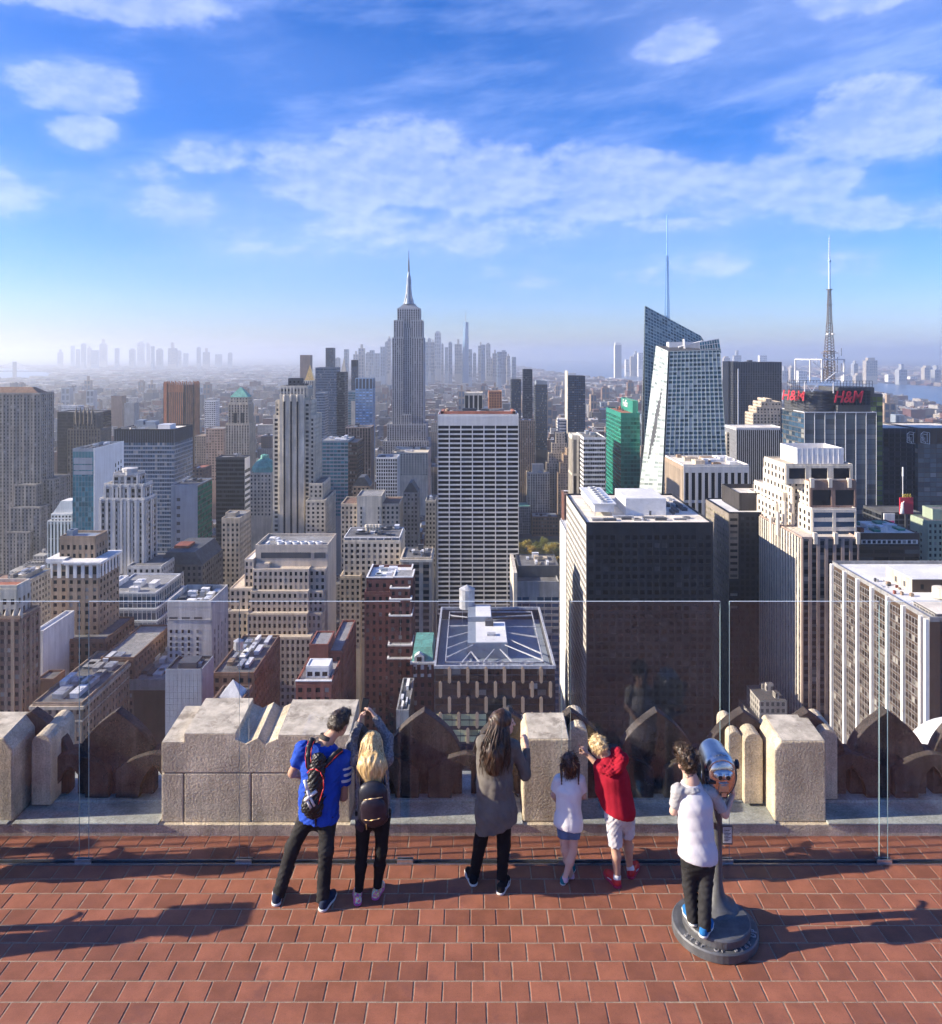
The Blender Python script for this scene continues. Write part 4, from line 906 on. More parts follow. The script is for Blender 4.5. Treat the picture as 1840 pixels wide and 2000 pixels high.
# ---- right of centre
b = Bld('black_front_office_tower', 'large black-fronted office tower with sunlit pale grid flank and tan roof', 1145, 1393, 420)
stF = S(m_blk, m_blk, g_black, m_blk, bay=4.12, fl=4.35, pf=.32, sf=.44, pd=.18, sd=.12, tm=6.0, em=.6)
stL = S(stone('flank_concrete', (.62, .59, .54), .06, .1, .6), stone('flank_spandrel', (.56, .54, .50), .06, .1, .6), g_brz, m_brz, bay=2.9, fl=4.35, pf=.30, sf=.46, pd=.10, sd=.07, tm=4.5, em=.6)
t = b.tier(1145, 1393, 1024, None, stF, D=86, roof=m_grv, rim=1.1, sides=stL)
x0, x1, y0, y1, z = t
bx0, bx1 = px(1222, 443), px(1301, 443)
b.box('penthouse', [bx0, bx1, 443, 476, z, pz(974, 443)], m_stl); b.box('penthouse_roof', [bx0 + .3, bx1 - .3, 443.3, 475.7, pz(974, 443), pz(974, 443) + .25], m_wrf); b.pc('door', (px(1268, 443), px(1272, 443), 442.8, 443.0, z + .2, z + 2.6), m_dgr)
cx0, cx1 = px(1160, 442), px(1198, 442)
b.box('cooling_tower', [[cx0, cx1, 440, 492, z + 2.6, z + 7.0], [cx0 - 1.2, cx1 + 1.2, 439, 493, z + 7.0, z + 7.6]] + [[xx, xx + .5, yy, yy + .5, z, z + 2.6] for xx in (cx0 + .2, cx1 - .7) for yy in range(441, 492, 7)], m_stl)
for k in range(7):
    bm = bmesh.new(); lathe(bm, [(2.6, z + 7.6 - GROUND), (2.4, z + 9.2 - GROUND), (2.1, z + 9.2 - GROUND), (2.1, z + 8 - GROUND)], ((cx0 + cx1) / 2 - b.o[0], 24 + k * 7 - 0), 14); lathe(bm, [(2.1, z + 8.3 - GROUND), (.02, z + 8.4 - GROUND)], ((cx0 + cx1) / 2 - b.o[0], 24 + k * 7), 14); bm_obj('roof_fan', bm, m_met, b.root)
b.gear((x0 + 2, x1 - 2, 425, 440, z), 9, 3, [m_met, m_gry, m_dgr], 1.4); b.gear((bx1 + 2, x1 - 2, 442, 500, z), 9, 4, [m_met, m_gry, m_dgr], 1.8); b.pc('roof_vent', (px(1253, 428), px(1257, 428), 428, 429.2, z, z + 1.6), m_stl); b.pc('roof_vent', (x0 + 30, x0 + 31.5, 480, 482, z, z + 1.8), m_stl); b.done()

b = Bld('green_glass_tower', 'emerald green glass office tower with white lettering near its top', 1213, 1250, 680)
gs = S(m_grn, m_grn, g_grn, stone('green_core', (.015, .10, .075), .1, .1, .4), bay=2.6, fl=3.75, pf=.08, sf=.30, pd=.1, sd=.2, tm=3, vlow=990)
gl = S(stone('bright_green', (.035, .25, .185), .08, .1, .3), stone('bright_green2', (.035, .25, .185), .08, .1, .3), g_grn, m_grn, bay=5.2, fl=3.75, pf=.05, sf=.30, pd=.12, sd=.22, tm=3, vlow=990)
t = b.tier(1213, 1250, 809, None, gs, D=74, roof=m_rrf, rim=1.2, sides=gl); b.tier(1236, 1250, 785, 810, PL(MATS['bright_green']), Y=690, D=54, roof=m_rrf, rim=1, xs=(px(1236, 690), px(1250, 682)))
b.gear((t[0], t[1], 715, 750, t[4]), 5, 3, [m_dgr, m_rrf], 3)
def text3d(b, name, txt, size, loc, rot, m, extrude=.15, shear=0.0, bold=0.0):
    cu = bpy.data.curves.new(name, 'FONT'); cu.body = txt; cu.size = size; cu.extrude = extrude; cu.shear = shear; cu.align_x = 'CENTER'; cu.align_y = 'CENTER'; cu.offset = bold; cu.resolution_u = 3
    tmp = bpy.data.objects.new(name + '_tmp', cu); COL.objects.link(tmp); dg = bpy.context.evaluated_depsgraph_get(); me = bpy.data.meshes.new_from_object(tmp.evaluated_get(dg)); bpy.data.objects.remove(tmp)
    me.materials.clear(); me.materials.append(m); o = link(name, me, b.root if b else None, tuple(np.array(loc) - (b.o if b else 0))); o.rotation_euler = rot; return o
text3d(b, 'lettering', 'FedEx', 9.0, (px(1236, 690) - .35, 722, pz(791, 700)), (R(90), 0, R(-90)), m_wht, bold=.08); b.done()

# crystalline tower: two faceted glass masses
b = Bld('faceted_glass_tower', 'faceted pale glass skyscraper with slanted crown and tall blue spire', 1250, 1420, 640)
m_fg = stone('facet_frame', (.46, .53, .52), .05, .1, .4)
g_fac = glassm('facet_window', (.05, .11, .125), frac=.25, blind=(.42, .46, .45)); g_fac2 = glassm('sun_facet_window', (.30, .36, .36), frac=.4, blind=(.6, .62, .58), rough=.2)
def quad_facade(b, P, nc, nr, mf, mg, pf=.12, sf=.42, dep=.3, key=''):
    """bars and panes on a skewed quad P = bl, br, tr, tl"""
    P = [np.array(p, float) for p in P]; bl, br, tr, tl = P
    n = np.cross(br - bl, tl - bl); n /= np.linalg.norm(n)
    Q = lambda u, v: (1 - v) * ((1 - u) * bl + u * br) + v * ((1 - u) * tl + u * tr)
    V = []; Fq = []; Vg = []; Fg = []; Vs = []
    def slab(u0, u1, v0, v1, d, V, Fq):
        k = len(V); c = [Q(u0, v0), Q(u1, v0), Q(u1, v1), Q(u0, v1)]
        V += [p - .1 * n for p in c] + [p + d * n for p in c]
        Fq += [(k + 4, k + 5, k + 6, k + 7), (k, k + 1, k + 5, k + 4), (k + 1, k + 2, k + 6, k + 5), (k + 2, k + 3, k + 7, k + 6), (k + 3, k, k + 4, k + 7)]
    for i in range(nc + 1): slab(max(i - pf / 2, 0) / nc, min(i + pf / 2, nc) / nc, 0, 1, dep, V, Fq)
    for k in range(nr): slab(0.001, .999, k / nr, (k + sf) / nr, dep * .6, V, Fq)
    slab(0.001, .999, 1 - .15 / nr, 1, dep * .8, V, Fq)
    for k in range(nr):
        for i in range(nc):
            slab((i + pf / 2) / nc, (i + 1 - pf / 2) / nc, (k + sf) / nr, (k + 1) / nr, .05, Vg, Fg)
    o = link('facade_bars', mesh_np('facade_bars', np.array(V) - b.o, Fq, mf), b.root); o['kind'] = 'stuff'
    o = link('windows', mesh_np('windows', np.array(Vg) - b.o, Fg, mg), b.root); o['kind'] = 'stuff'
def solid(b, name, V, Fq, m):
    bm = bmesh.new(); vs = [bm.verts.new(np.array(v, float) - b.o) for v in V]
    for f in Fq: bm.faces.new([vs[i] for i in f])
    bmesh.ops.recalc_face_normals(bm, faces=bm.faces[:]); return bm_obj(name, bm, m, b.root)
Pp = lambda u, v, Y: (px(u, Y), Y, pz(v, Y))
Pg = lambda u, Y: (px(u, Y), Y, GROUND)
# rear mass: straight left wall, sloping parapet
Yb = 672; rb = [Pg(1250, Yb), Pg(1420, Yb), Pg(1420, Yb + 60), Pg(1255, Yb + 60), Pp(1260, 597, Yb), Pp(1369, 656, Yb), Pp(1374, 664, Yb + 40), Pp(1262, 600, Yb + 40)]
solid(b, 'rear_mass', rb, ((0, 1, 5, 4), (1, 2, 6, 5), (2, 3, 7, 6), (3, 0, 4, 7), (4, 5, 6, 7), (3, 2, 1, 0)), m_dgr)
def lerp(a, c, t): return tuple(np.array(a) * (1 - t) + np.array(c) * t)
lowL = lerp(rb[4], rb[0], .62); lowR = lerp(rb[5], rb[1], .66)
quad_facade(b, [tuple(np.array(p) - (0, .15, 0)) for p in (Pp(1259, 900, Yb), Pp(1385, 900, Yb), Pp(1369, 656, Yb), Pp(1260, 597, Yb))], 20, 46, stone('blue_frame', (.22, .34, .42), .06, .1, .4), glassm('blue_facet_window', (.05, .11, .17), frac=.2, blind=(.25, .36, .42)), .16, .30)
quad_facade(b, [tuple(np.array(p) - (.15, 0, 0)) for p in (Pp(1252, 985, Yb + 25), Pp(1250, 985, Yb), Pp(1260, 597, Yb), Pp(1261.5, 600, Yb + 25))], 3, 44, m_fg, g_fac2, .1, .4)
# front mass: bright left facet, big front facet
Yf = 640
A0, A1 = Pp(1248, 985, Yf + 24), Pp(1294, 985, Yf)           # left facet foot (far, near)
T0, T1 = Pp(1284, 675, Yf + 24), Pp(1308, 686, Yf)           # left facet head
C0, C1 = Pp(1424, 985, Yf), Pp(1406, 683, Yf)
V = [A0, A1, C0, (C0[0], Yf + 24, C0[2]), T0, T1, C1, (C1[0], Yf + 24, C1[2])]
solid(b, 'front_mass', V, ((0, 1, 5, 4), (1, 2, 6, 5), (2, 3, 7, 6), (3, 0, 4, 7), (4, 5, 6, 7), (3, 2, 1, 0)), m_dgr)
b.box('podium', [A0[0], C0[0], Yf + .5, Yf + 40, GROUND, A0[2]], m_dgr)
off = lambda P, d: [tuple(np.array(p) + d) for p in P]
quad_facade(b, off([A1, C0, C1, T1], (0, -.6, 0)), 13, 36, m_fg, g_fac, .14, .40, .35)
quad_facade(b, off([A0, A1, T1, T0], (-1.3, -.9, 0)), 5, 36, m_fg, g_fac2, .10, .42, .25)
# crown glass screen, crane arm and spire
quad_facade(b, [Pp(1368, 690, Yf + 3), Pp(1409, 690, Yf + 3), Pp(1404, 661, Yf + 3), Pp(1366, 668, Yf + 3)], 8, 3, m_stl, g_teal, .15, .1, .2)
b.box('plant_house', [px(1304, 660), px(1372, 660), 655, 664, pz(692, 660), pz(668, 660)], m_stl)
bm = bmesh.new(); o_ = b.o
tube(bm, np.array(Pp(1325, 678, 650)) - o_, np.array(Pp(1372, 666, 650)) - o_, .8, .5, 6); tube(bm, np.array(Pp(1338, 690, 650)) - o_, np.array(Pp(1336, 662, 650)) - o_, 1.3, 1.0, 6); bm_obj('crane', bm, m_wht, b.root)
bm = bmesh.new(); Ys = 690; m_sp = mat('spire_blue', (.30, .52, .80), .4, metal=.3)
zs0, zs1 = pz(628, Ys) - GROUND, pz(420, Ys) - GROUND; cx = px(1303, Ys) - b.o[0]; cy_ = Ys - b.o[1]
def wr(z): return 3.6 * (1 - (z - zs0) / (zs1 - zs0)) * .9 + .45
for sx, sy in ((-1, -1), (1, -1), (1, 1), (-1, 1)):
    n = 14
    for k in range(n):
        za, zb = zs0 + (zs1 - zs0) * .62 * k / n, zs0 + (zs1 - zs0) * .62 * (k + 1) / n
        tube(bm, (cx + sx * wr(za) * .5, cy_ + sy * wr(za) * .5, za), (cx + sx * wr(zb) * .5, cy_ + sy * wr(zb) * .5, zb), .28, seg=4)
        if sy < 0: tube(bm, (cx - sx * wr(za) * .5, cy_ + sy * wr(za) * .5, za), (cx + sx * wr(zb) * .5, cy_ + sy * wr(zb) * .5, zb), .2, seg=4)
tube(bm, (cx, cy_, zs0), (cx, cy_, zs1), .75, .42, 8); bm_obj('spire', bm, m_sp, b.root); b.done()

b = Bld('pier_striped_block', 'white-piered office block with tall black window strips before the faceted tower', 1335, 1463, 560)
m_wp = stone('white_pier', (.60, .58, .55), .05, .1); lf = S(stone('tan_pier', (.50, .40, .30), .08, .1), m_brn, g_brz, m_brn, bay=3.4, fl=24, pf=.5, sf=.1, pd=.5, sd=.3, tm=3, vlow=1100)
t = b.tier(1335, 1463, 911, None, S(m_wp, m_wp, g_black, m_blk, bay=4.75, fl=21.5, pf=.44, sf=.09, pd=.6, sd=.45, tm=4.5, vlow=1100), D=52, roof=m_grv, rim=1.4, sides=lf); b.gear(t, 12, 4, [m_bei, m_wht, m_stl, m_tan], 4); b.done()

b = Bld('dark_river_slab', 'plain dark blue slab tower standing before the river', 1424, 1527, 1250)
t = b.tier(1432, 1527, 708, None, S(m_dgr, m_dgr, g_black, m_blk, bay=4, fl=3.8, pf=.3, sf=.2, pd=.3, sd=.1, tm=14, tmm=m_blk, vlow=850), D=34, roof=m_tar); b.tier(1423, 1442, 707, None, PL(m_blk), Y=1262, D=30, roof=m_tar); b.pc('corner_strip', (px(1441, 1249), px(1443, 1249), 1248.8, 1250, GROUND, pz(720, 1249)), m_stl)
b.gear(t, 4, 2, [m_dgr], 5); b.done()
b = Bld('cream_setback_tower', 'cream stone ziggurat tower below the dark river slab', 1471, 1527, 900)
for u0, u1, v, y in ((1471, 1532, 808, 900), (1478, 1530, 796, 902), (1487, 1526, 786, 904), (1496, 1508, 780, 906)): b.tier(u0, u1, v, None, punch(m_bei, 4, 3.8, vlow=880), Y=y, D=26, roof=m_bei)
b.done()
b = Bld('pinstripe_tower', 'dark tower with fine white vertical pinstripes behind the signed tower', 1438, 1532, 780)
b.tier(1438, 1532, 837, None, S(m_stl, m_blk, g_black, m_blk, bay=2.05, fl=3.8, pf=.26, sf=.3, pd=.5, sd=.08, tm=1.5, tmm=m_stl, vlow=1010), D=34, roof=m_grv); b.done()
b = Bld('beige_grid_annex', 'small beige gridded building in the gap beside the pinstripe tower', 1421, 1446, 800)
b.tier(1419, 1447, 846, None, punch(m_lim, 3.4, 3.6, vlow=1000), D=30, roof=m_grv); b.done()

# tower with lattice mast and big red signs
b = Bld('mast_sign_tower', 'glass tower with red H&M signs and a lattice antenna mast', 1545, 1720, 600)
gm_ = S(m_stl, m_dgr, g_mir, m_dgr, bay=8.0, fl=3.9, pf=.06, sf=.14, pd=.35, sd=.1, tm=1.5, vlow=1240)
t = b.tier(1571, 1712, 806, None, gm_, D=46, roof=m_tar, rim=.6, sides=band(m_dgr, g_blue, fl=3.9, sf=.25, bay=6, vlow=1240)); b.tier(1700, 1724, 772, None, band(m_dgr, glassm('olive_window', (.10, .14, .05), frac=.3, blind=(.3, .36, .12)), fl=3.9, sf=.2, bay=4, vlow=1240), Y=606, D=40, roof=m_tar)
bm = bmesh.new(); zc0, zc1 = pz(806, 612) - GROUND, pz(764, 612) - GROUND
lathe(bm, [(20, zc0), (20, zc1), (.1, zc1)], (px(1602, 612) - b.o[0], 29), 40)
for k in range(7): lathe(bm, [(20.0, zc0 + 2 + k * 2.2), (20.35, zc0 + 2.3 + k * 2.2), (20.35, zc0 + 3.2 + k * 2.2), (20.0, zc0 + 3.5 + k * 2.2)], (px(1602, 612) - b.o[0], 29), 40)
bm_obj('ribbed_drum', bm, m_dgr, b.root)
b.box('upper_block', [px(1630, 612), px(1700, 612), 606, 640, pz(806, 612), pz(756, 612)], m_dgr)
# sign frames: open lattice cage
def lattice(b, name, P, nx, nz, r, m):
    bm = bmesh.new(); P = [np.array(p, float) - b.o for p in P]; bl, br, tr, tl = P
    for i in range(nx + 1): u = i / nx; tube(bm, bl * (1 - u) + br * u, tl * (1 - u) + tr * u, r, seg=4)
    for k in range(nz + 1): v = k / nz; tube(bm, bl * (1 - v) + tl * v, br * (1 - v) + tr * v, r, seg=4)
    return bm_obj(name, bm, m, b.root)
lattice(b, 'sign_frame', [Pp(1629, 791, 601), Pp(1704, 791, 601), Pp(1704, 744, 601), Pp(1629, 744, 601)], 12, 8, .2, m_dst); lattice(b, 'sign_frame', [Pp(1539, 790, 628), Pp(1562, 793, 604), Pp(1562, 743, 604), Pp(1539, 742, 628)], 6, 8, .2, m_dst)
lattice(b, 'sign_frame', [Pp(1562, 748, 604), Pp(1629, 748, 601), Pp(1629, 743, 601), Pp(1562, 743, 604)], 10, 1, .2, m_dst)
b.box('sign_back', [px(1630, 601.6), px(1700, 601.6), 601.5, 602, pz(791, 601), pz(763, 601)], m_blk)
m_sign = mat('red_sign', (.50, .018, .045), .5)
sg = text3d(b, 'sign_lettering', 'H&M', 13.0, (px(1655.5, 600.8), 600.6, pz(776, 601)), (R(90), 0, 0), m_sign, .3, .28, .16); sg.scale = (.8, 1, 1)
sg = text3d(b, 'sign_lettering', 'H&M', 11.5, (px(1550, 615) - .6, 615, pz(773, 615)), (R(90), 0, R(-45)), m_sign, .3, .2, .12); sg.scale = (.75, 1, 1)
# white roof frame
bm = bmesh.new(); o_ = b.o; ZT, ZB = pz(702, 612) - GROUND, pz(745, 612) - GROUND
fx = [px(1587, 606) - o_[0], px(1654, 606) - o_[0]]; fy = [10, 38]
for x in fx + [px(1610, 600) - o_[0]]:
    for y in (fy if x in fx else [4]): tube(bm, (x, y, ZB), (x, y, ZT), .75, seg=4)
for y in fy: tube(bm, (fx[0], y, ZT), (fx[1], y, ZT), .6, seg=4)
for x in fx: tube(bm, (x, fy[0], ZT), (x, fy[1], ZT), .6, seg=4)
tube(bm, (fx[0], fy[0], ZT), (px(1610, 600) - o_[0], 4, ZT), .6, seg=4); tube(bm, (fx[1], fy[0], ZT), (px(1610, 600) - o_[0], 4, ZT), .6, seg=4)
zf = [pz(765, 600) - GROUND, pz(746, 600) - GROUND]
for ua, va, ub, vb in ((1572, 746, 1586, 765), (1586, 765, 1598, 748), (1572, 746, 1572, 765), (1628, 746, 1628, 768), (1598, 748, 1572, 748), (1612, 744, 1632, 728), (1587, 706, 1606, 722)):
    tube(bm, np.array(Pp(ua, va, 600.5)) - o_, np.array(Pp(ub, vb, 600.5)) - o_, .5, seg=4)
bm_obj('roof_frame', bm, m_stl, b.root)
# mast
bm = bmesh.new(); Ym = 622; cx, cy_ = px(1620, Ym) - o_[0], Ym - o_[1]
prof = [(745, 15), (704, 14), (690, 13), (664, 11.5), (655, 9), (634, 8.6), (630, 7), (566, 4)]
def hw(v):
    for (va, wa), (vb, wb) in zip(prof, prof[1:]):
        if va >= v >= vb: return (wa + (wb - wa) * (va - v) / max(va - vb, 1e-6)) / 2 * Ym / F
    return prof[-1][1] / 2 * Ym / F
vs = np.linspace(745, 566, 34)
for va, vb in zip(vs, vs[1:]):
    za, zb = pz(va, Ym) - GROUND, pz(vb, Ym) - GROUND; a, c = hw(va), hw(vb)
    for sx, sy in ((-1, -1), (1, -1), (1, 1), (-1, 1)):
        tube(bm, (cx + sx * a, cy_ + sy * a, za), (cx + sx * c, cy_ + sy * c, zb), .26, seg=4)
        nx_, ny_ = (-sy, sx) ; tube(bm, (cx + sx * a, cy_ + sy * a, za), (cx + nx_ * c, cy_ + ny_ * c, zb), .16, seg=4); tube(bm, (cx + sx * c, cy_ + sy * c, zb), (cx + nx_ * c, cy_ + ny_ * c, zb), .14, seg=4)
m_mast = mat('mast_steel', (.16, .12, .09), .6, metal=.3, noise=(.5, .5)); bm_obj('lattice_mast', bm, m_mast, b.root)
bm = bmesh.new()
for v, r_ in ((690, 6.5), (687, 5), (632, 2.4), (596, 2.4), (566, 2.6)): lathe(bm, [(.3, pz(v, Ym) - GROUND), (r_, pz(v, Ym) - GROUND), (r_, pz(v, Ym) - GROUND + .5), (.3, pz(v, Ym) - GROUND + .5)], (cx, cy_), 10)
bm_obj('mast_platform', bm, m_mast, b.root)
bm = bmesh.new(); z = lambda v: pz(v, Ym) - GROUND
tube(bm, (cx, cy_, z(566)), (cx, cy_, z(510)), .95, .8, 8); lathe(bm, [(.3, z(513)), (1.3, z(511)), (1.3, z(508)), (.3, z(506))], (cx, cy_), 10); tube(bm, (cx, cy_, z(508)), (cx, cy_, z(460)), .5, .25, 6); bm_obj('antenna_tube', bm, mat('antenna_blue', (.34, .50, .72), .45), b.root)
for k in range(8): b.pc('antenna_collar', (cx + o_[0] - .55, cx + o_[0] + .55, Ym - .55, Ym + .55, pz(505 - k * 5.5, Ym), pz(503.6 - k * 5.5, Ym)), m_wht)
for dx in (-1.9, 2.0):
    bm = bmesh.new(); lathe(bm, [(.05, z(655)), (1.5, z(655) + .4), (1.5, z(655) + 1.4), (.05, z(655) + 2)], (cx + dx, cy_ - 1.5), 10); bm_obj('dish', bm, m_wht, b.root)
r_ = random.Random(4)
for k in range(34):
    a = r_.uniform(0, 6.28); rr = r_.uniform(3, 10); zz = r_.uniform(pz(744, Ym), pz(692, Ym)); b.pc('antenna_element', (cx + o_[0] + rr * math.cos(a) - .15, cx + o_[0] + rr * math.cos(a) + .15, Ym + rr * math.sin(a) - .15, Ym + rr * math.sin(a) + .15, zz, zz + r_.uniform(2, 7)), r_.choice([m_mast, m_dst, m_stl]))
b.done()

b = Bld('black_lit_window_tower', 'black office tower with sunlit grey flank and a dark boxed penthouse', 1424, 1497, 480)
lf = S(stone('taupe_panel', (.26, .23, .195), .1, .12), stone('taupe_panel2', (.24, .21, .18), .1, .12), glassm('glint_window', (.16, .15, .10), frac=.35, blind=(.62, .58, .36)), m_brn, bay=3.0, fl=3.7, pf=.5, sf=.55, pd=.22, sd=.2, tm=4, vlow=1400)
t = b.tier(1424, 1497, 1003, None, S(m_blk, m_blk, g_black, m_blk, bay=3.4, fl=3.7, pf=.4, sf=.4, pd=.1, sd=.06, tm=2), D=47, roof=m_wrf, rim=.9, sides=lf); b.tier(1443, 1507, 996, 1004, PL(m_blk), Y=488, D=30, roof=None)
b.tier(1444, 1508, 972, 1004, PL(stone('dark_penthouse', (.06, .055, .055))), Y=488, D=34, roof=m_grv, rim=3.0); b.pc('lit_corner_bay', (px(1424, 480), px(1442, 480), 479.7, 480.1, pz(1130, 480), pz(1003, 480)), MATS['taupe_panel'])
for k in range(16): b.pc('bay_window', (px(1426, 480), px(1440, 480), 479.55, 479.72, pz(1012 + k * 12.2 + 5, 480), pz(1012 + k * 12.2, 480)), g_dark)
b.done()

# postmodern stepped tower
b = Bld('postmodern_stone_tower', 'stepped pinkish stone and glass tower with notched parapets', 1516, 1672, 430)
gw = stone('warm_white_stone', (.60, .54, .46), .06, .1)
win = S(m_pnk, m_pnk, g_dark, m_pnk, bay=9.5, fl=4.0, pf=.16, sf=.25, pd=.3, sd=.2, tm=2, vlow=1490); lit = S(gw, gw, g_dark, gw, bay=5.5, fl=4.0, pf=.55, sf=.4, pd=.4, sd=.34, tm=2)
t = b.tier(1557, 1648, 888, 910, PL(m_stl), Y=440, D=24, roof=m_bei, rim=3.8)
for k in range(9): b.pc('cladding_seam', (t[0] + k * (t[1] - t[0]) / 9, t[0] + k * (t[1] - t[0]) / 9 + .15, 439.85, 440.02, t[4] - 8, t[4] + 3.6), m_wht)
b.tier(1535, 1665, 909, 945, S(m_lim, m_lim, g_dark, m_lim, bay=12.5, fl=9.0, pf=.26, sf=.32, pd=.5, sd=.3, tm=1.5), Y=436, D=32, roof=m_bei, sides=lit)
b.tier(1582, 1672, 941, 1000, S(stone('rose_stone', (.25, .165, .13)), MATS['rose_stone'], g_dark, MATS['rose_stone'], bay=11.5, fl=13.5, pf=.18, sf=.3, pd=.5, sd=.3, tm=4.5), Y=430, D=36, roof=m_bei, sides=lit)
b.tier(1586, 1672, 995, None, S(gw, gw, g_blue, m_pnk, bay=12, fl=5.2, pf=.14, sf=.42, pd=.5, sd=.4, tm=1.6), Y=426, D=40, roof=m_bei, sides=lit)
for u in (1582, 1617, 1655): b.pc('parapet_post', (px(u, 430), px(u + 7, 430), 428.8, 431, pz(952, 430), pz(934, 430)), gw)
xa = px(1586, 424)
for u0, v, y, d in ((1548, 935, 446, 44), (1530, 965, 452, 46), (1516, 985, 458, 46), (1505, 1010, 470, 40)): b.tier(u0, 1600, v, None, lit, Y=y, D=d, roof=gw)
for u, v in ((1560, 930), (1546, 962), (1531, 985), (1518, 1006)): b.pc('parapet_post', (px(u, 444), px(u + 4, 444), 443, 446, pz(v + 40, 444), pz(v - 6, 444)), gw)
b.tier(1550, 1586, 1045, None, verti(m_pnk, m_dgr, bay=3.6, fl=3.9, pf=.45, sf=.3, pd=.6, vlow=1490), Y=428, D=50, roof=gw, sides=verti(gw, m_dgr, bay=3.6, fl=3.9, pf=.5, sf=.35, pd=.5, vlow=1490))
q = b.tier(1566, 1677, 1052, None, verti(m_pnk, m_dgr, bay=4.6, fl=3.9, pf=.40, sf=.38, pd=.7, vlow=1490), Y=416, D=30, roof=gw, sides=verti(gw, m_dgr, bay=4, fl=3.9, pf=.5, sf=.35, vlow=1490))
for u in (1588, 1628, 1671): b.pc('parapet_post', (px(u, 416), px(u + 7, 416), 414.6, 417, pz(1062, 416), pz(1040, 416)), gw)
for k, u in enumerate((1505, 1517, 1530, 1544, 1556, 1569)): b.pc('parapet_post', (px(u, 428 + (5 - k) * 6), px(u + 5, 428 + (5 - k) * 6), 427 + (5 - k) * 6, 430 + (5 - k) * 6, pz(1062 + k * 2, 428 + (5 - k) * 6), pz(1010 + k * 7, 428 + (5 - k) * 6)), gw)
b.done()

b = Bld('neon_logo_tower', 'dark glass tower marked with two angular white outline logos', 1725, 1845, 620)
t = b.tier(1725, 1793, 838, None, S(m_dgr, m_blk, g_black, m_blk, bay=4.5, fl=3.8, pf=.1, sf=.3, pd=.2, sd=.25, tm=4, vlow=1130), D=50, roof=m_grv, rim=.8); b.tier(1793, 1900, 838, None, S(m_dgr, m_brz, g_mir, m_blk, bay=5, fl=3.8, pf=.06, sf=.12, pd=.2, sd=.1, tm=12, vlow=1130), Y=616, D=50, roof=m_grv)
m_neon = mat('white_outline', (.75, .75, .75), .5)
for u, y in ((1772, 619.6), (1799, 615.6)):
    bm = bmesh.new()
    L = [((0, 24), (0, 6), (14, 3), (14, 26), (4, 28), (0, 24)), ((3, 21), (3, 9), (7, 8), (7, 4)), ((10, 27), (10, 6)), ((0, 16), (7, 15)), ((3, 12), (7, 11)), ((0, 24), (10, 22))]
    for P in L:
        for p, q in zip(P, P[1:]): tube(bm, np.array(Pp(u + p[0] * 1.2, 870 - p[1] * .95, y)) - b.o, np.array(Pp(u + q[0] * 1.2, 870 - q[1] * .95, y)) - b.o, .22, seg=4)
    bm_obj('outline_logo', bm, m_neon, b.root)
b.done()
b = Bld('advert_podium', 'low podium under the billboards at the foot of the logo tower', 1725, 1790, 560); b.tier(1722, 1800, 1003, None, band(m_dgr, g_black, fl=4, sf=.3, bay=4, vlow=1130), D=26, roof=m_tar); b.done()
b = Bld('red_billboard', 'red billboard with white pitcher figure under yellow 2016 numerals', 1758, 1784, 556, cat='billboard')
b.box('panel', [px(1758, 556), px(1784, 556), 556, 557, pz(1004, 556), pz(972, 556)], mat('billboard_red', (.55, .02, .05), .5)); b.box('mount', [px(1769, 557), px(1773, 557), 557, 558.5, GROUND, pz(1000, 557)], m_dst)
text3d(b, 'numerals', '2016', 3.4, (px(1771, 555.5), 555.5, pz(968, 556)), (R(90), 0, 0), mat('numeral_yellow', (.85, .62, .06), .5), .15, 0, .06)
bm = bmesh.new()
for p, q, r0, r1 in (((1760, 1003), (1762, 992), .9, .9), ((1764, 1003), (1763, 992), .8, .9), ((1762.5, 993), (1762.5, 984), 1.0, .9), ((1762.5, 986), (1766, 979), .45, .3), ((1762.5, 986), (1759.5, 990), .45, .35), ((1762.6, 983.5), (1762.8, 981), .6, .5)): tube(bm, np.array(Pp(p[0], p[1], 555.6)) - b.o, np.array(Pp(q[0], q[1], 555.6)) - b.o, r0, r1, 6)
bm_obj('printed_figure', bm, m_wht, b.root); b.done()
b = Bld('pale_billboard', 'white billboard with pink script left of the red billboard', 1727, 1750, 545, cat='billboard')
b.box('panel', [px(1727, 545), px(1748, 545), 545, 546, pz(1026, 545), pz(1003, 545)], m_wht); b.box('mount', [px(1736, 546), px(1740, 546), 546, 547, GROUND, pz(1005, 546)], m_dst); b.pc('pink_print', (px(1734, 544.9), px(1747, 544.9), 544.85, 545, pz(1025, 545), pz(1017, 545)), mat('billboard_pink', (.70, .08, .22), .5)); b.done()
o = Bld('flagpole_mast', 'slim grey mast rising before the dark logo tower', 1763, 1764, 575, cat='mast'); bm = bmesh.new(); tube(bm, (0, 0, 0), (0, 0, pz(930, 575) - GROUND), .5, .3, 6); tube(bm, (0, 0, pz(930, 575) - GROUND), (0, 0, pz(912, 575) - GROUND), .7, .5, 6); bm_obj('pole', bm, m_stl, o.root)

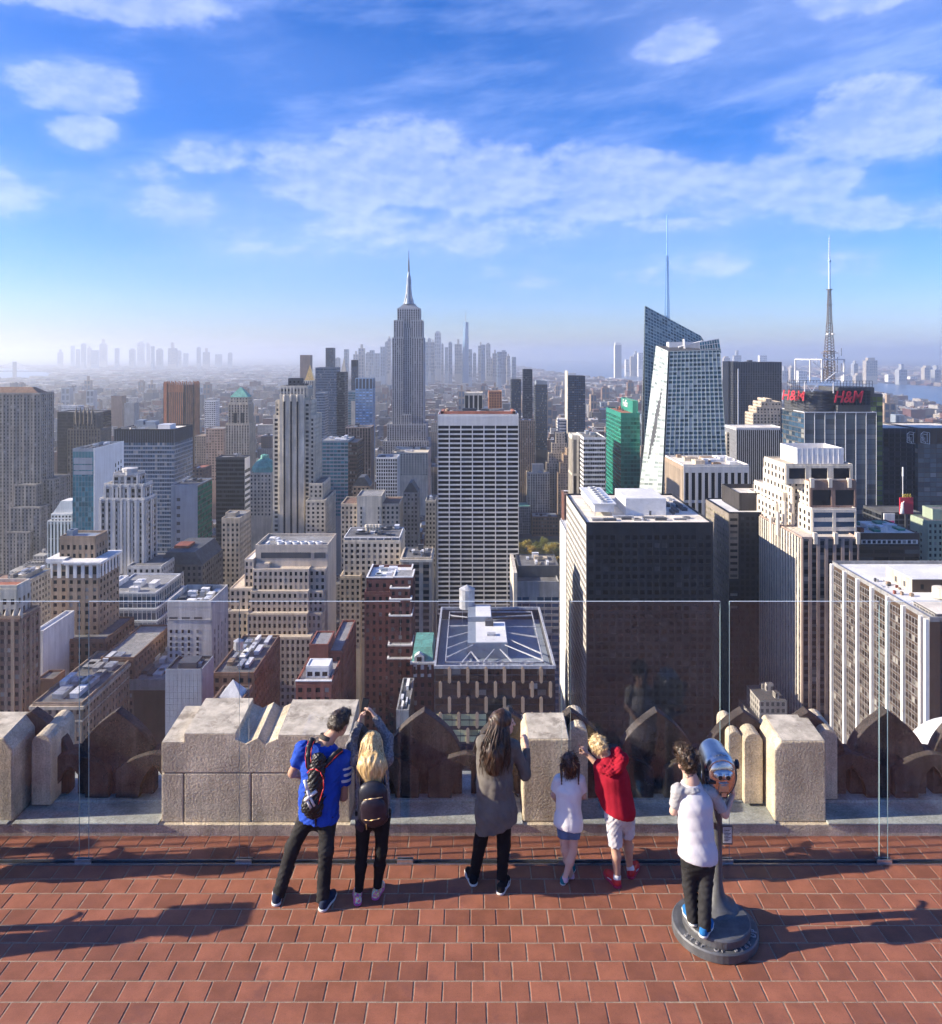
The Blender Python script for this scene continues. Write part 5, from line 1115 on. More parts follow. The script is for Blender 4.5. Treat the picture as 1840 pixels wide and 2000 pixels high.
b = Bld('sage_green_block', 'sage green corner building with small punched windows at the right edge', 1780, 1860, 470)
m_sage = stone('sage_panel', (.30, .36, .27), .06, .12)
t = b.tier(1812, 1880, 1020, None, punch(m_sage, 3.2, 3.5, vlow=1150), Y=470, D=18, roof=m_tar, sides=punch(m_sage, 6, 3.6, pf=.6, sf=.5, tm=8, em=4, vlow=1150)); b.tier(1822, 1880, 997, 1022, PL(m_sage), Y=476, D=11, roof=m_tar); b.gear((t[0] + 1, t[0] + 4, 471, 487, t[4]), 5, 3, [m_red, m_met, m_dst], 3); b.done()
b = Bld('brown_band_block', 'low brown block with white window band and red roof plant', 1677, 1796, 440)
t = b.tier(1677, 1796, 1044, None, S(m_brz, m_brz, g_brz, m_brz, bay=9, fl=4.2, pf=.08, sf=.45, pd=.2, sd=.3, tm=4.5, vlow=1200), D=36, roof=m_grv, rim=.8); b.pc('white_band', (px(1682, 440), px(1792, 440), 439.55, 440.02, pz(1062, 440), pz(1054, 440)), m_wht)
for k in range(11): b.pc('band_window', (px(1684 + k * 9.8, 440), px(1690 + k * 9.8, 440), 439.4, 439.56, pz(1061, 440), pz(1055, 440)), g_dark)
b.gear(t, 9, 6, [m_red, m_wht, m_met, m_grn], 2.6); b.done()

# white-finned block on the right
b = Bld('white_finned_block', 'near office block with brilliant white vertical fins and white roof at the right edge', 1815, 1990, 300)
x0 = px(1816, 300); x1 = x0 + 60; zt = pz(1212, 300); y1 = 380.5
b.box('wall', [x0, x1, 300, y1, GROUND, zt], m_brz); b.box('roof', [x0 + .5, x1 - .5, 300.5, y1 - .5, zt - .2, zt + .15], m_wrf)
b.box('roof_parapet', [[x0 - .1, x1, 299.9, 300.7, zt - .5, zt + 1.3], [x0 - .1, x0 + .7, 300.7, y1 - .7, zt - .5, zt + 1.29], [x0 - .1, x1, y1 - .7, y1 + .1, zt - .5, zt + 1.6]], m_gry)
m_fw = mat('fin_white', (.80, .79, .76), .5, noise=(.1, .04)); ys = [379.6, 366.8, 354.4, 341.8, 328.8, 317.0, 304.5, 300.9]
for k, y in enumerate(ys): b.pc('fin', (x0 - 1.5, x0 + .02, y - .75, y + .75, GROUND, zt + .3), m_fw)
for k in range(len(ys) - 2):
    ya, yb_ = ys[k + 1] + .75, ys[k] - .75; nw = 5; nf = 32
    for j in range(nf):
        z1 = zt - 2.5 - j * 3.55
        if z1 < -195: break
        b.add('spandrels', m_brz, (x0 - .25, x0, ya, yb_, z1 - 3.55, z1 - 2.45)); b.add('mullions', m_gry, (x0 - .34, x0 - .02, ya, yb_, z1 - 2.47, z1 - 2.33)); b.add('mullions', m_gry, (x0 - .34, x0 - .02, ya, yb_, z1 - .06, z1 + .08))
        for i in range(nw):
            a = ya + (yb_ - ya) * i / nw; w = (yb_ - ya) / nw; bx = (x0 - .12, x0 - .01, a + .12, a + w - .12, z1 - 2.3, z1 - .1)
            b.wins.append((a, bx, g_brz))
    for i in range(nw + 1): a = ya + (yb_ - ya) * i / nw; b.add('mullions', m_gry, (x0 - .30, x0 - .02, a - .11, a + .11, -195, zt - 2))
b.facade('F', x0 + 4, x1, 300, y1, GROUND, zt, S(m_blk, m_blk, g_black, m_blk, bay=3, fl=3.6, pf=.3, sf=.4, pd=.1, sd=.15, tm=4))
px0, px1 = px(1742, 352), px(1742, 352) + 24
b.box('penthouse', [px(1782, 335), px(1782, 335) + 40, 335, 356, zt, zt + 5.6], m_brz); b.box('penthouse_roof', [px(1782, 335) + .2, px(1782, 335) + 39, 335.3, 355.7, zt + 5.6, zt + 5.8], m_wrf)
b.pc('penthouse_window', (px(1798, 335), px(1804, 335), 334.85, 335.0, zt + 1.5, zt + 3.6), g_dark); b.pc('penthouse_flank', (px(1782, 335) - .15, px(1782, 335) + .02, 335, 356, zt, zt + 5.7), m_bei)
for yy in (340, 347): b.pc('door', (px(1782, 335) - .25, px(1782, 335) - .14, yy, yy + 1.6, zt + 1, zt + 3.4), m_dgr)
r_ = random.Random(5)
for k in range(16): xx, yy = x0 + r_.uniform(3, 11), r_.uniform(326, 352); h = r_.uniform(.5, 1.6); b.pc('roof_clutter', (xx, xx + r_.uniform(.4, 1.6), yy, yy + r_.uniform(.4, 1.6), zt + .15, zt + .15 + h), r_.choice([m_wood, m_met, m_red, m_dgr]))
bm = bmesh.new(); c = (px(1838, 326) - b.o[0], 26); lathe(bm, [(3.4, zt + 1 - GROUND), (3.4, zt + 5 - GROUND), (.1, zt + 5.6 - GROUND)], c, 16); bm_obj('roof_tank', bm, m_lim, b.root)
b.tier(1830, 1990, 1200, 1213, PL(m_dgr), Y=302, D=16, roof=m_grv, rim=0); b.box('walkway_rail', [[x0 + 3, x1, 318.5, 318.7, zt + 1.6, zt + 1.8], [x0 + 3, x0 + 3.2, 302, 318.5, zt + 1.6, zt + 1.8]] + [[x0 + 3, x0 + 3.15, y, y + .15, zt, zt + 1.6] for y in range(302, 319, 2)], m_lim)
b.done()

# ---- mid-distance landmarks in the centre
b = Bld('spired_art_deco_skyscraper', 'tallest grey art deco skyscraper with stepped crown and needle spire', 766, 827, 1270)
ms = stone('esb_stone', (.47, .47, .48), .06, .1); mi = stone('esb_spandrel', (.22, .225, .24), .06, .1)
es = S(ms, mi, g_dark, mi, bay=3.9, fl=3.75, pf=.40, sf=.5, pd=.6, sd=.1, tm=2, vlow=905)
b.tier(766, 787, 660, None, es, D=40, roof=m_gry); b.tier(804, 827, 660, None, es, D=40, roof=m_gry); b.tier(787, 804, 640, None, es, Y=1273, D=36, roof=None)
b.tier(769, 788, 626, 662, es, Y=1272, D=34, roof=m_gry); b.tier(803, 825, 626, 662, es, Y=1272, D=34, roof=m_gry); b.tier(776, 820, 603, 642, es, Y=1275, D=28, roof=m_gry, rim=1.5)
b.tier(756, 832, 829, None, es, Y=1262, D=50, roof=m_gry); b.tier(785, 803, 810, None, es, Y=1266, D=30, roof=m_gry); b.tier(748, 838, 862, None, es, Y=1256, D=60, roof=m_gry)
for u0, u1, v in ((780, 816, 599), (783, 813, 596), (786, 811, 593)): b.pc('crown_step', (px(u0, 1280), px(u1, 1280), 1280 + (u0 - 780), 1300 - (u0 - 780), pz(604, 1280), pz(v, 1280)), ms)
bm = bmesh.new(); Z = lambda v: pz(v, 1290) - GROUND; c = (px(798.5, 1290) - b.o[0], 20); k_ = 1290 / F
lathe(bm, [(11 * k_, Z(594)), (9.5 * k_, Z(588)), (7 * k_, Z(580)), (5.4 * k_, Z(568)), (4.6 * k_, Z(553)), (4.6 * k_, Z(549)), (5 * k_, Z(549)), (5 * k_, Z(546)), (4 * k_, Z(545)), (4 * k_, Z(541)), (3 * k_, Z(538)), (2.4 * k_, Z(534)), (1.3 * k_, Z(530)), (.1, Z(529))], c, 16); bm_obj('mooring_mast', bm, mat('mast_metal', (.20, .26, .34), .45, metal=.3), b.root)
for a in range(4):
    an = a * math.pi / 2 + math.pi / 4; bm = bmesh.new(); prism(bm, [(0, Z(594)), (12 * k_, Z(594)), (6.2 * k_, Z(572)), (4.9 * k_, Z(556)), (0, Z(556))], -.9, .9); bmesh.ops.rotate(bm, verts=bm.verts, matrix=Matrix.Rotation(an, 3, 'Z')); bmesh.ops.translate(bm, verts=bm.verts, vec=(c[0], c[1], 0)); bm_obj('mast_wing', bm, ms, b.root)
bm = bmesh.new(); tube(bm, (*c, Z(531)), (*c, Z(508)), 1.5, 1.0, 8); tube(bm, (*c, Z(508)), (*c, Z(488)), .7, .3, 6); bm_obj('antenna', bm, m_dst, b.root); b.done()

def simple(name, label, u0, u1, vt, Y, D, st, roof=m_tar, extra=None, group=None, gear=0, **k):
    b = Bld(name, label, u0, u1, Y, group=group); t = b.tier(u0, u1, vt, None, st, D=D, roof=roof, **k)
    if gear: b.gear(t, gear, int(u0))
    if extra: extra(b, t)
    return b.done()
vl = dict(vlow=1010)
simple('concave_glass_block', 'green-grey glass block with curved ribbon-window front below the slab towers', 623, 680, 862, 760, 40, band(m_blg, g_teal, fl=3.7, sf=.36, bay=3.4, **vl), m_gry, lambda b, t: b.tier(680, 697, 866, None, band(m_brz, g_brz, fl=3.7, sf=.4, **vl), D=44, roof=m_brz), gear=6)
simple('brown_slab', 'dark brown slab with light window frames behind the curved glass block', 675, 724, 836, 860, 30, S(m_pnk, m_brz, g_brz, m_brz, bay=3.2, fl=3.7, pf=.2, sf=.5, pd=.3, sd=.2, vlow=960), m_tar, gear=3)
simple('white_grid_block', 'white concrete block with a square grid of deep windows', 735, 776, 895, 760, 24, S(m_wht, m_wht, g_black, m_blk, bay=2.35, fl=3.6, pf=.34, sf=.3, pd=.5, sd=.46, tm=.8, vlow=1000), m_gry, gear=3)
def mans(b, t):
    bm = bmesh.new(); xa, xb = t[0] - b.o[0], t[1] - b.o[0]; z = t[4] - GROUND; prism(bm, [(xa, z), (xb, z), (xb - 5, z + 8), (xa + 5, z + 8)], .5, 20); bm_obj('mansard', bm, m_slate, b.root)
simple('round_cornered_hotel', 'tan stone building with dark mansard in front of the brown slab', 689, 722, 950, 690, 22, punch(m_tan, 3.4, 3.8, vlow=1010), None, mans)
simple('gothic_loft', 'narrow grey gothic loft with gabled crown left of the banded tower', 788, 816, 962, 640, 26, punch(m_gry, 3.2, 3.6, vlow=1080), None, mans)
simple('ornate_stone_loft', 'narrow ornate stone loft squeezed against the banded tower', 831, 851, 980, 610, 26, punch(m_lim, 3.0, 3.6, vlow=1110), m_tar, gear=2)
simple('blue_white_tower', 'bluish tower with bright window grid and dark crown left of the spire', 694, 728, 740, 1100, 26, S(stone('pale_blue_panel', (.30, .40, .52), .06, .1, .5), m_blg, glassm('sky_window', (.32, .48, .66), frac=.3, blind=(.6, .7, .8)), m_blg, bay=4.6, fl=4.2, pf=.3, sf=.4, pd=.3, sd=.25, tm=14, tmm=m_dgr, vlow=900), m_gold, lambda b, t: (b.tier(680, 694, 765, None, band(m_blg, g_teal, vlow=900), Y=1104, D=22, roof=m_tar), b.pc('cream_wall', (px(686, 1099), px(694, 1099), 1098, 1100, GROUND, pz(783, 1099)), m_lim)))
simple('slate_blue_slab', 'broad slate blue slab in front of the gold pyramid tower', 616, 657, 719, 1160, 34, band(stone('slate_blue', (.13, .16, .21), .06, .1, .5), g_blue, fl=3.9, sf=.5, vlow=900), m_tar, lambda b, t: b.tier(657, 673, 728, None, band(m_dgr, g_dark, vlow=900), Y=1166, D=30, roof=m_tar))
simple('grey_low_annex', 'squat grey tower between the striped tower and the slate slab', 617, 634, 768, 1060, 26, band(m_blg, g_blue, vlow=900), m_gry)
simple('dark_sliver_tower', 'slim dark glass tower above the slate blue slab in the haze', 636, 651, 680, 1750, 26, band(m_dgr, g_blue, vlow=760), m_tar)
simple('black_topped_tower', 'slim tower with black top beside the clock tower', 686, 697, 704, 1500, 20, band(m_dgr, g_blue, vlow=800, tm=12, tmm=m_blk), m_tar)
simple('far_brown_block', 'lone brown block in the haze left of the sliver tower', 586, 605, 694, 2300, 40, PL(m_brn), m_tar)
def spike(name, label, u0, u1, veave, vtip, vb, Y, mw, mr, tipname, steps=()):
    b = Bld(name, label, u0, u1, Y); b.tier(u0, u1, veave, None, verti(mw, m_gry, 4, 4, vlow=vb), D=24, roof=m_tar)
    bm = bmesh.new(); k = Y / F; c = (0, 12); z = lambda v: pz(v, Y) - GROUND; w = (u1 - u0) / 2 * k
    lathe(bm, [(w * 1.25, z(veave) + .2), (w * .75, z(veave * .62 + vtip * .38)), (w * .38, z(veave * .3 + vtip * .7)), (w * .12, z(veave * .12 + vtip * .88)), (.1, z(vtip))], c, 4, math.pi / 4, 2 * math.pi + math.pi / 4); bm_obj(tipname, bm, mr, b.root); return b.done()
spike('gold_pyramid_tower', 'white tower with a gilded pyramid roof left of the slate slab', 593, 613, 744, 712, 800, 1500, m_lim, m_gold, 'gold_pyramid')
spike('clock_tower', 'white stone clock tower with pointed roof and golden lantern', 664, 676, 728, 697, 800, 1560, m_lim, m_lim, 'pointed_roof')
simple('dome_roof_block', 'building with green mansard dome left of the striped tower', 488, 530, 925, 740, 30, punch(m_lim, 3.6, 3.8, vlow=1010), m_tar, lambda b, t: (lambda bm: (lathe(bm, [(13, t[4] - GROUND), (12, t[4] + 5 - GROUND), (8, t[4] + 10 - GROUND), (4, t[4] + 13 - GROUND), (4, t[4] + 16 - GROUND), (.1, t[4] + 17 - GROUND)], (0, 15), 8, math.pi / 8, 2 * math.pi + math.pi / 8), bm_obj('copper_dome', bm, m_cop, b.root)))(bmesh.new()))
simple('cream_flat_block', 'wide low block with cream roof at the foot of the spired skyscraper', 765, 836, 885, 1130, 70, punch(m_lim, 4, 3.8, vlow=930), mat('cream_roof', (.62, .55, .42), .9, noise=(.05, .2)), gear=7)
simple('red_roofed_house', 'small building with red-orange roof beside the banded block', 375, 396, 916, 900, 30, punch(m_brn, 4, 4, vlow=950), m_rrf, gear=2)
simple('pale_haze_tower', 'pale blue-white apartment tower in the haze beside the orange tower', 400, 421, 784, 1500, 24, punch(m_wht, 4, 4, pf=.4, vlow=840), m_gry)
simple('grey_haze_slab', 'plain grey slab in the haze left of the orange tower', 243, 262, 788, 1700, 26, PL(m_gry), m_tar)
simple('brown_haze_slab', 'brownish slab in the haze right of the gothic spires', 217, 238, 774, 2000, 26, PL(m_brn), m_tar)
simple('curved_terrace_block', 'low curved blue office block seen over the black tower', 120, 152, 793, 1900, 30, band(m_wht, g_blue, vlow=830), m_gry)
simple('tan_park_block', 'tan apartment block in shadow behind the green-roofed tower', 380, 402, 852, 1250, 30, punch(m_tan, 4, 4, vlow=930), m_tan)
simple('pinkish_stepped_block', 'pinkish stepped block left of the green-roofed tower', 402, 436, 838, 1120, 30, punch(m_pnk, 4, 4, vlow=940), m_gry)

# ---- right of the banded tower
simple('vertical_ribbed_tower', 'grey-beige ribbed tower peeking out behind the banded tower', 1013, 1045, 822, 1150, 34, verti(m_tan, m_dgr, 2.6, 3.6, vlow=1020), m_tar, gear=4)
simple('cream_column_block', 'cream-sided block with dark window columns above the banded roof', 907, 943, 768, 1050, 30, S(m_lim, m_lim, g_black, m_blk, bay=6, fl=60, pf=.3, sf=.04, pd=.5, sd=.3, tm=3, vlow=830), m_grv)
simple('salmon_brick_tower', 'salmon brick tower above the banded roof', 955, 980, 765, 1150, 26, punch(m_org, 4, 4, vlow=830), m_bei)
simple('notched_dark_tower', 'dark notched tower rising left of the twin dark slabs', 999, 1018, 742, 1350, 30, band(m_dgr, g_blue, vlow=860), m_tar)
simple('tall_dark_tower', 'tallest dark slab right of the banded tower', 1023, 1040, 722, 1300, 30, band(m_dgr, g_dark, sf=.5, vlow=870), m_tar)
simple('pale_topped_tower', 'dark blue tower with a pale glass cap', 1046, 1069, 752, 1200, 30, band(m_dgr, g_blue, vlow=880), m_tar, lambda b, t: b.tier(1047, 1068, 745, 753, PL(m_blg), Y=1203, D=24, roof=m_blg))
simple('sunlit_edge_tower', 'dark mottled tower with a sunlit edge and slanted top', 1109, 1143, 735, 1150, 30, S(m_dgr, m_blk, g_blue, m_blk, bay=3.4, fl=3.6, pf=.2, sf=.4, pd=.2, sd=.2, vlow=880), m_grv, lambda b, t: b.pc('sunlit_wall', (t[0] - .6, t[0] + .2, 1149.6, 1180, GROUND, t[4] + 8), m_lim))
simple('pale_banded_block', 'pale blue banded block below the sunlit edge tower', 1092, 1124, 820, 1165, 30, band(m_wht, g_blue, fl=4.4, sf=.5, vlow=960), m_wrf)
def steps(name, label, P, Y, m, st=None, D=24):
    b = Bld(name, label, P[0][0], P[-1][1], Y)
    for k, (u0, u1, v) in enumerate(P): b.tier(u0, u1, v, None, st or punch(m, 3.8, 3.7, vlow=1040), Y=Y + k * 2.5, D=D, roof=m)
    return b.done()
steps('cream_ziggurat', 'cream stepped tower with sunlit ledges right of the ribbed tower', [(1068, 1110, 905), (1072, 1110, 885), (1078, 1107, 866), (1086, 1103, 846)], 1140, m_bei)
steps('tan_ziggurat', 'tan stepped block descending beside the narrow striped tower', [(1090, 1120, 925), (1094, 1120, 905), (1101, 1119, 890), (1108, 1118, 878)], 1110, m_tan)
simple('arched_white_block', 'cream block with tall arched windows above the park trees', 1031, 1074, 925, 1125, 30, verti(m_lim, m_bei, 3.6, 3.7, pf=.5, vlow=1040), m_grv, lambda b, t: b.tier(1040, 1062, 908, 926, PL(m_lim), Y=1132, D=12, roof=m_grv), gear=3)
simple('narrow_striped_tower', 'slender cream and brown striped tower left of the green tower', 1118, 1139, 852, 690, 26, S(m_lim, m_lim, g_brz, m_brn, bay=6, fl=40, pf=.4, sf=.06, pd=.4, sd=.3, tm=3, vlow=1000), m_grv)
simple('curved_white_band_block', 'white banded glass block with curved sunlit side by the green tower', 1140, 1182, 856, 670, 44, band(m_wht, g_dark, fl=3.9, sf=.42, vlow=1000), m_tar, gear=5)
simple('park_side_loft', 'grey loft beside the park below the ribbed tower', 1012, 1036, 990, 1105, 30, punch(m_gry, 3.2, 3.8, vlow=1060), m_cop)
simple('brick_library_front', 'brown brick building with tall bays facing the park', 1040, 1090, 1010, 1092, 30, punch(m_brn, 4.2, 5.2, pf=.4, vlow=1070), m_blg, gear=4)

# ---- far skyline towers
LMM = [(743, 752, 677), (752, 758, 668), (757, 763, 661), (729, 741, 690), (714, 724, 690), (700, 711, 680), (672, 679, 682), (835, 842, 662), (842, 849, 668), (828, 836, 668), (849, 861, 650), (862, 866, 672), (869, 875, 678), (876, 883, 669), (888, 902, 672), (915, 922, 682), (924, 930, 690), (934, 944, 675), (940, 948, 673), (949, 958, 672), (962, 972, 690), (971, 979, 687), (978, 990, 687), (990, 996, 695), (1000, 1008, 697), (655, 662, 700), (690, 699, 692), (722, 730, 684), (950, 962, 700), (900, 908, 690), (968, 975, 700)]
m_far = [mat('far_tower_%s' % n, c, .6, noise=(.004, .15)) for n, c in (('blue', (.20, .25, .31)), ('grey', (.27, .28, .30)), ('tan', (.36, .32, .27)))]
far_glass = glassm('far_window', (.06, .09, .13), frac=.2)
ORD = lambda n: '%d%s' % (n, 'th' if 10 <= n % 100 <= 20 else {1: 'st', 2: 'nd', 3: 'rd'}.get(n % 10, 'th'))
def far_labels(L, tail, mats=('bluish', 'grey', 'tan')):
    order = sorted(range(len(L)), key=lambda i: L[i][0]); rank = {i: k + 1 for k, i in enumerate(order)}
    out = []
    for i, (u0, u1, v) in enumerate(L):
        w = 'slim' if u1 - u0 < 8 else ('broad' if u1 - u0 > 12 else 'plain'); out.append('%s %s tower, %s from the left %s' % (w, mats[i % 3], ORD(rank[i]), tail))
    return out
def far_tower(u0, u1, v, Y, label, group, m, D=40, top=0):
    b = Bld('distant_tower', label, u0, u1, Y, group=group); x0, x1 = px(u0, Y), px(u1, Y); z = pz(v, Y); w = x1 - x0
    b.box('shaft', [x0, x1, Y, Y + D, GROUND, z], m)
    if top == 1: b.box('crown', [x0 + w * .2, x1 - w * .2, Y + 6, Y + D - 6, z, z + w * .25], m)
    if top == 2: b.box('crown', [x0 + w * .35, x1 - w * .35, Y + 8, Y + D - 8, z, z + w * .7], m)
    nb = max(2, int(w / 14)); nf = max(3, min(14, int((z - GROUND) / 22)))
    B = [[x0 + w * (i + .2) / nb, x0 + w * (i + .8) / nb, Y - .4, Y + .1, GROUND + (z - GROUND) * (k + .15) / nf, GROUND + (z - GROUND) * (k + .85) / nf] for i in range(nb) for k in range(nf // 3, nf)]
    o = b.box('window_strips', B, far_glass); o['kind'] = 'stuff'; return b
r_ = random.Random(3); FL_ = far_labels(LMM, 'in the hazy downtown cluster')
for k, (u0, u1, v) in enumerate(LMM): far_tower(u0, u1, v, r_.uniform(5200, 6600), FL_[k], 'downtown towers on the horizon', m_far[k % 3], 60, k % 3)
b = Bld('tapering_glass_tower', 'tall tapering blue glass tower with needle among the far downtown towers', 903, 916, 5900)
Y = 5900; V = [(px(903, Y), Y), (px(916, Y), Y), (px(916, Y), Y + 52), (px(903, Y), Y + 52)]; cxx = px(909.8, Y); bm = bmesh.new(); zt = pz(629, Y) - GROUND
lo = [bm.verts.new((x - b.o[0], y - Y, 0)) for x, y in V]; rr = 21; hi = [bm.verts.new((cxx - b.o[0] + rr * math.cos(a), 26 + rr * math.sin(a), zt)) for a in (-math.pi / 2, 0, math.pi / 2, math.pi)]
for i in range(4): j = (i + 1) % 4; bm.faces.new((lo[i], lo[j], hi[i])); bm.faces.new((lo[j], hi[j], hi[i]))
bm.faces.new(hi); bmesh.ops.recalc_face_normals(bm, faces=bm.faces[:]); bm_obj('shaft', bm, mat('far_blue_glass', (.12, .22, .34), .25), b.root)
bm = bmesh.new(); tube(bm, (cxx - b.o[0], 26, zt), (cxx - b.o[0], 26, pz(607, Y) - GROUND), 3.5, 1, 6); bm_obj('needle', bm, m_far[1], b.root)
BK = [(138, 143, 675), (158, 165, 672), (194, 207, 671), (224, 230, 680), (268, 280, 670), (286, 291, 672), (295, 299, 676), (305, 316, 683), (328, 344, 680), (358, 366, 690), (384, 390, 679), (170, 176, 680), (178, 190, 684), (252, 262, 683), (396, 408, 688), (148, 153, 682), (345, 352, 686), (112, 120, 688), (420, 432, 692), (445, 452, 690)]
FL_ = far_labels(BK, 'on the faint skyline across the narrow river')
for k, (u0, u1, v) in enumerate(BK): far_tower(u0, u1, v, r_.uniform(11000, 14000), FL_[k], 'towers across the east river', m_far[k % 3], 60, k % 3)
JC = [(1222, 1228, 700), (1232, 1238, 695), (1238, 1247, 690), (1247, 1256, 687), (1414, 1426, 697), (1434, 1448, 692), (1484, 1498, 692), (1544, 1558, 712), (1528, 1540, 722), (1560, 1576, 718), (1692, 1714, 698), (1668, 1676, 704), (1735, 1746, 726), (1702, 1712, 727), (1756, 1772, 716), (1778, 1792, 730), (1806, 1822, 712), (1826, 1838, 716), (1648, 1664, 728), (1672, 1690, 727)]
FL_ = far_labels(JC, 'on the far bank of the wide river', ('white', 'tan', 'grey'))
for k, (u0, u1, v) in enumerate(JC): far_tower(u0, u1, v + (6 if u0 > 1530 else 2), r_.uniform(7400, 8800) if u0 < 1500 else r_.uniform(6300, 7200), FL_[k], 'towers on the far river bank', [m_wht, m_far[2], m_far[1]][k % 3], 60, k % 3)
b = Bld('lone_waterfront_tower', 'lone pale blue tower on the waterfront left of the faceted tower', 1201, 1214, 7300); t = (px(1201, 7300), px(1214, 7300))
b.box('shaft', [t[0], t[1], 7300, 7350, GROUND, pz(674, 7300)], m_far[0]); b.box('crown', [t[0] + 4, t[1] - 4, 7304, 7346, pz(674, 7300), pz(669.5, 7300)], m_wht); b.box('sunlit_flank', [t[0] - .5, t[0] + .2, 7300, 7350, GROUND, pz(674, 7300)], m_wht); b.box('base', [t[0] - 40, t[1] + 40, 7295, 7390, GROUND, GROUND + 26], m_wht)
# suspension bridge over the left river
b = Bld('suspension_bridge', 'grey suspension bridge crossing the river at the far left', -60, 60, 8200, cat='bridge')
for u in (27.5,):
    x = px(u, 8200); b.box('bridge_tower', [[x - 14, x - 5, 8195, 8225, GROUND, pz(707, 8200)], [x + 5, x + 14, 8195, 8225, GROUND, pz(707, 8200)], [x - 14, x + 14, 8196, 8224, pz(709, 8200), pz(706.5, 8200)], [x - 14, x + 14, 8196, 8224, pz(724, 8200), pz(722, 8200)]], m_gry)
b.box('deck', [px(-200, 8200), px(115, 8200), 8200, 8222, pz(726, 8200), pz(724, 8200)], m_gry)
bm = bmesh.new(); P = [np.array(Pp(27 + s * 6, 707 + 16 * (1 - (1 - s / 14) ** 2), 8210)) - b.o for s in np.linspace(0, 14, 10)]; Q = [np.array(Pp(27 - s * 6, 707 + 16 * (1 - (1 - s / 14) ** 2), 8210)) - b.o for s in np.linspace(0, 14, 10)]
for L in (P, Q):
    for p, q in zip(L, L[1:]): tube(bm, p, q, 1.6, seg=4)
bm_obj('main_cable', bm, m_gry, b.root)
# ferry and wake on the harbour
b = Bld('ferry', 'small white ferry with a wake on the harbour', 1205, 1212, gy(731), cat='boat'); Y = b.Y; b.box('hull', [px(1206, Y), px(1215, Y), Y, Y + 12, GROUND + .7, GROUND + 7], m_wht); b.box('cabin', [px(1208, Y), px(1213, Y), Y + 3, Y + 9, GROUND + 7, GROUND + 14], m_wht)

# ------------------------------------------------------------------ the mass of lower blocks between the landmarks
r_ = random.Random(21); MT = []
for k in range(170):
    Y = r_.uniform(1350, 4300); u = r_.uniform(10, 1830); v = 690 + F * (CAM_H - GROUND - r_.choice((62, 72, 85, 100, 118)) * r_.uniform(.85, 1.15)) / Y; w = r_.uniform(18, 34) / Y * F
    if (735 < u < 860 and Y < 2000) or (u > 1560 and Y > 2600): continue
    MT.append((u, u + w, v, Y))
MT.sort(); FL_ = far_labels([m[:3] for m in MT], 'among the mid-distance towers in the haze', ('slate', 'brown', 'tan'))
for k, (u0, u1, v, Y) in enumerate(MT): far_tower(u0, u1, v, Y, FL_[k], 'mid-distance towers in the haze', [m_blg, m_brn, m_tan][k % 3], 26, k % 3)
foot = []
for o in bpy.data.objects:
    if o.type == 'MESH' and o.parent is not None and o.name.split('.')[0] in ('wall', 'shaft', 'rear_mass', 'front_mass', 'podium', 'pedestal'):
        bb = [o.matrix_local @ Vector(c) + Vector(o.parent.location) for c in o.bound_box]
        foot.append((min(v.x for v in bb), max(v.x for v in bb), min(v.y for v in bb), max(v.y for v in bb)))
foot = np.array(foot)
def in_poly(x, y, P):
    c = False; n = len(P)
    for i in range(n):
        (xa, ya), (xb, yb) = P[i], P[(i + 1) % n]
        if (ya > y) != (yb > y) and x < (xb - xa) * (y - ya) / (yb - ya) + xa: c = not c
    return c
W1 = wpoly([(2300, 850), (1840, 799), (1690, 775), (1530, 753), (1255, 746), (1150, 739), (1040, 722), (1000, 712), (1010, 704), (1030, 700), (1250, 700), (1262, 707), (1192, 712), (1206, 720), (1300, 724), (1530, 731), (1700, 747), (1840, 755), (2300, 768)])
W2 = wpoly([(-400, 748), (0, 743), (100, 737), (114, 730), (60, 722), (0, 719), (-400, 718)])
PARK = (px(1000, 1000), px(1100, 1000), 880, 1075)
r_ = random.Random(11); L = []
def free(x0, x1, y0, y1):
    return not np.any((foot[:, 0] < x1 + 1.5) & (foot[:, 1] > x0 - 1.5) & (foot[:, 2] < y1 + 1.5) & (foot[:, 3] > y0 - 1.5)) and not (x0 < PARK[1] and x1 > PARK[0] and y0 < PARK[3] and y1 > PARK[2])
y = 275.0
while y < 15000:
    far = y > 1700
    dep = (r_.uniform(26, 34) if not far else r_.uniform(34, 46) * (1 + (y - 1700) / 3500))
    hw_ = y * .64 + 30; x = -hw_
    while x < hw_:
        w = r_.uniform(11, 34) * (1 if not far else 1.3 + (y - 1700) / 3000)
        av = (x + 5000) % 262
        if av > 236 and not far: x += 26; continue                    # avenues
        if y < 900: h = r_.choice((14, 18, 22, 28, 34, 42, 55)) * r_.uniform(.8, 1.2)
        elif y < 1700: h = r_.choice((16, 22, 30, 40, 52, 66, 80)) * r_.uniform(.8, 1.2)
        elif y < 4200: h = r_.choice((13, 17, 21, 26, 34, 46, 60, 78)) * r_.uniform(.7, 1.2) * (1 if x < .38 * y else .55)
        else: h = r_.choice((9, 11, 13, 16, 20, 28, 40)) * r_.uniform(.7, 1.2)
        if y > 6500: h *= .8
        if 450 < y < 900 and px(1004, y) < x + w and x < px(1100, y): h = min(h, 14)
        if 925 < y < 1130 and -380 < x < 75: h = min(h, 24)
        yy = y + r_.uniform(0, 3)
        xc, yc = x + w / 2, yy + dep / 2
        if free(x, x + w, yy, yy + dep) and not (y > 3500 and (in_poly(xc, yc, W1) or in_poly(xc, yc, W2))): L.append((x, x + w - .4, yy, yy + dep, h))
        x += w
    y += dep + (r_.choice((3, 17)) if not far else 12)
L = np.array(L); print('infill', len(L))

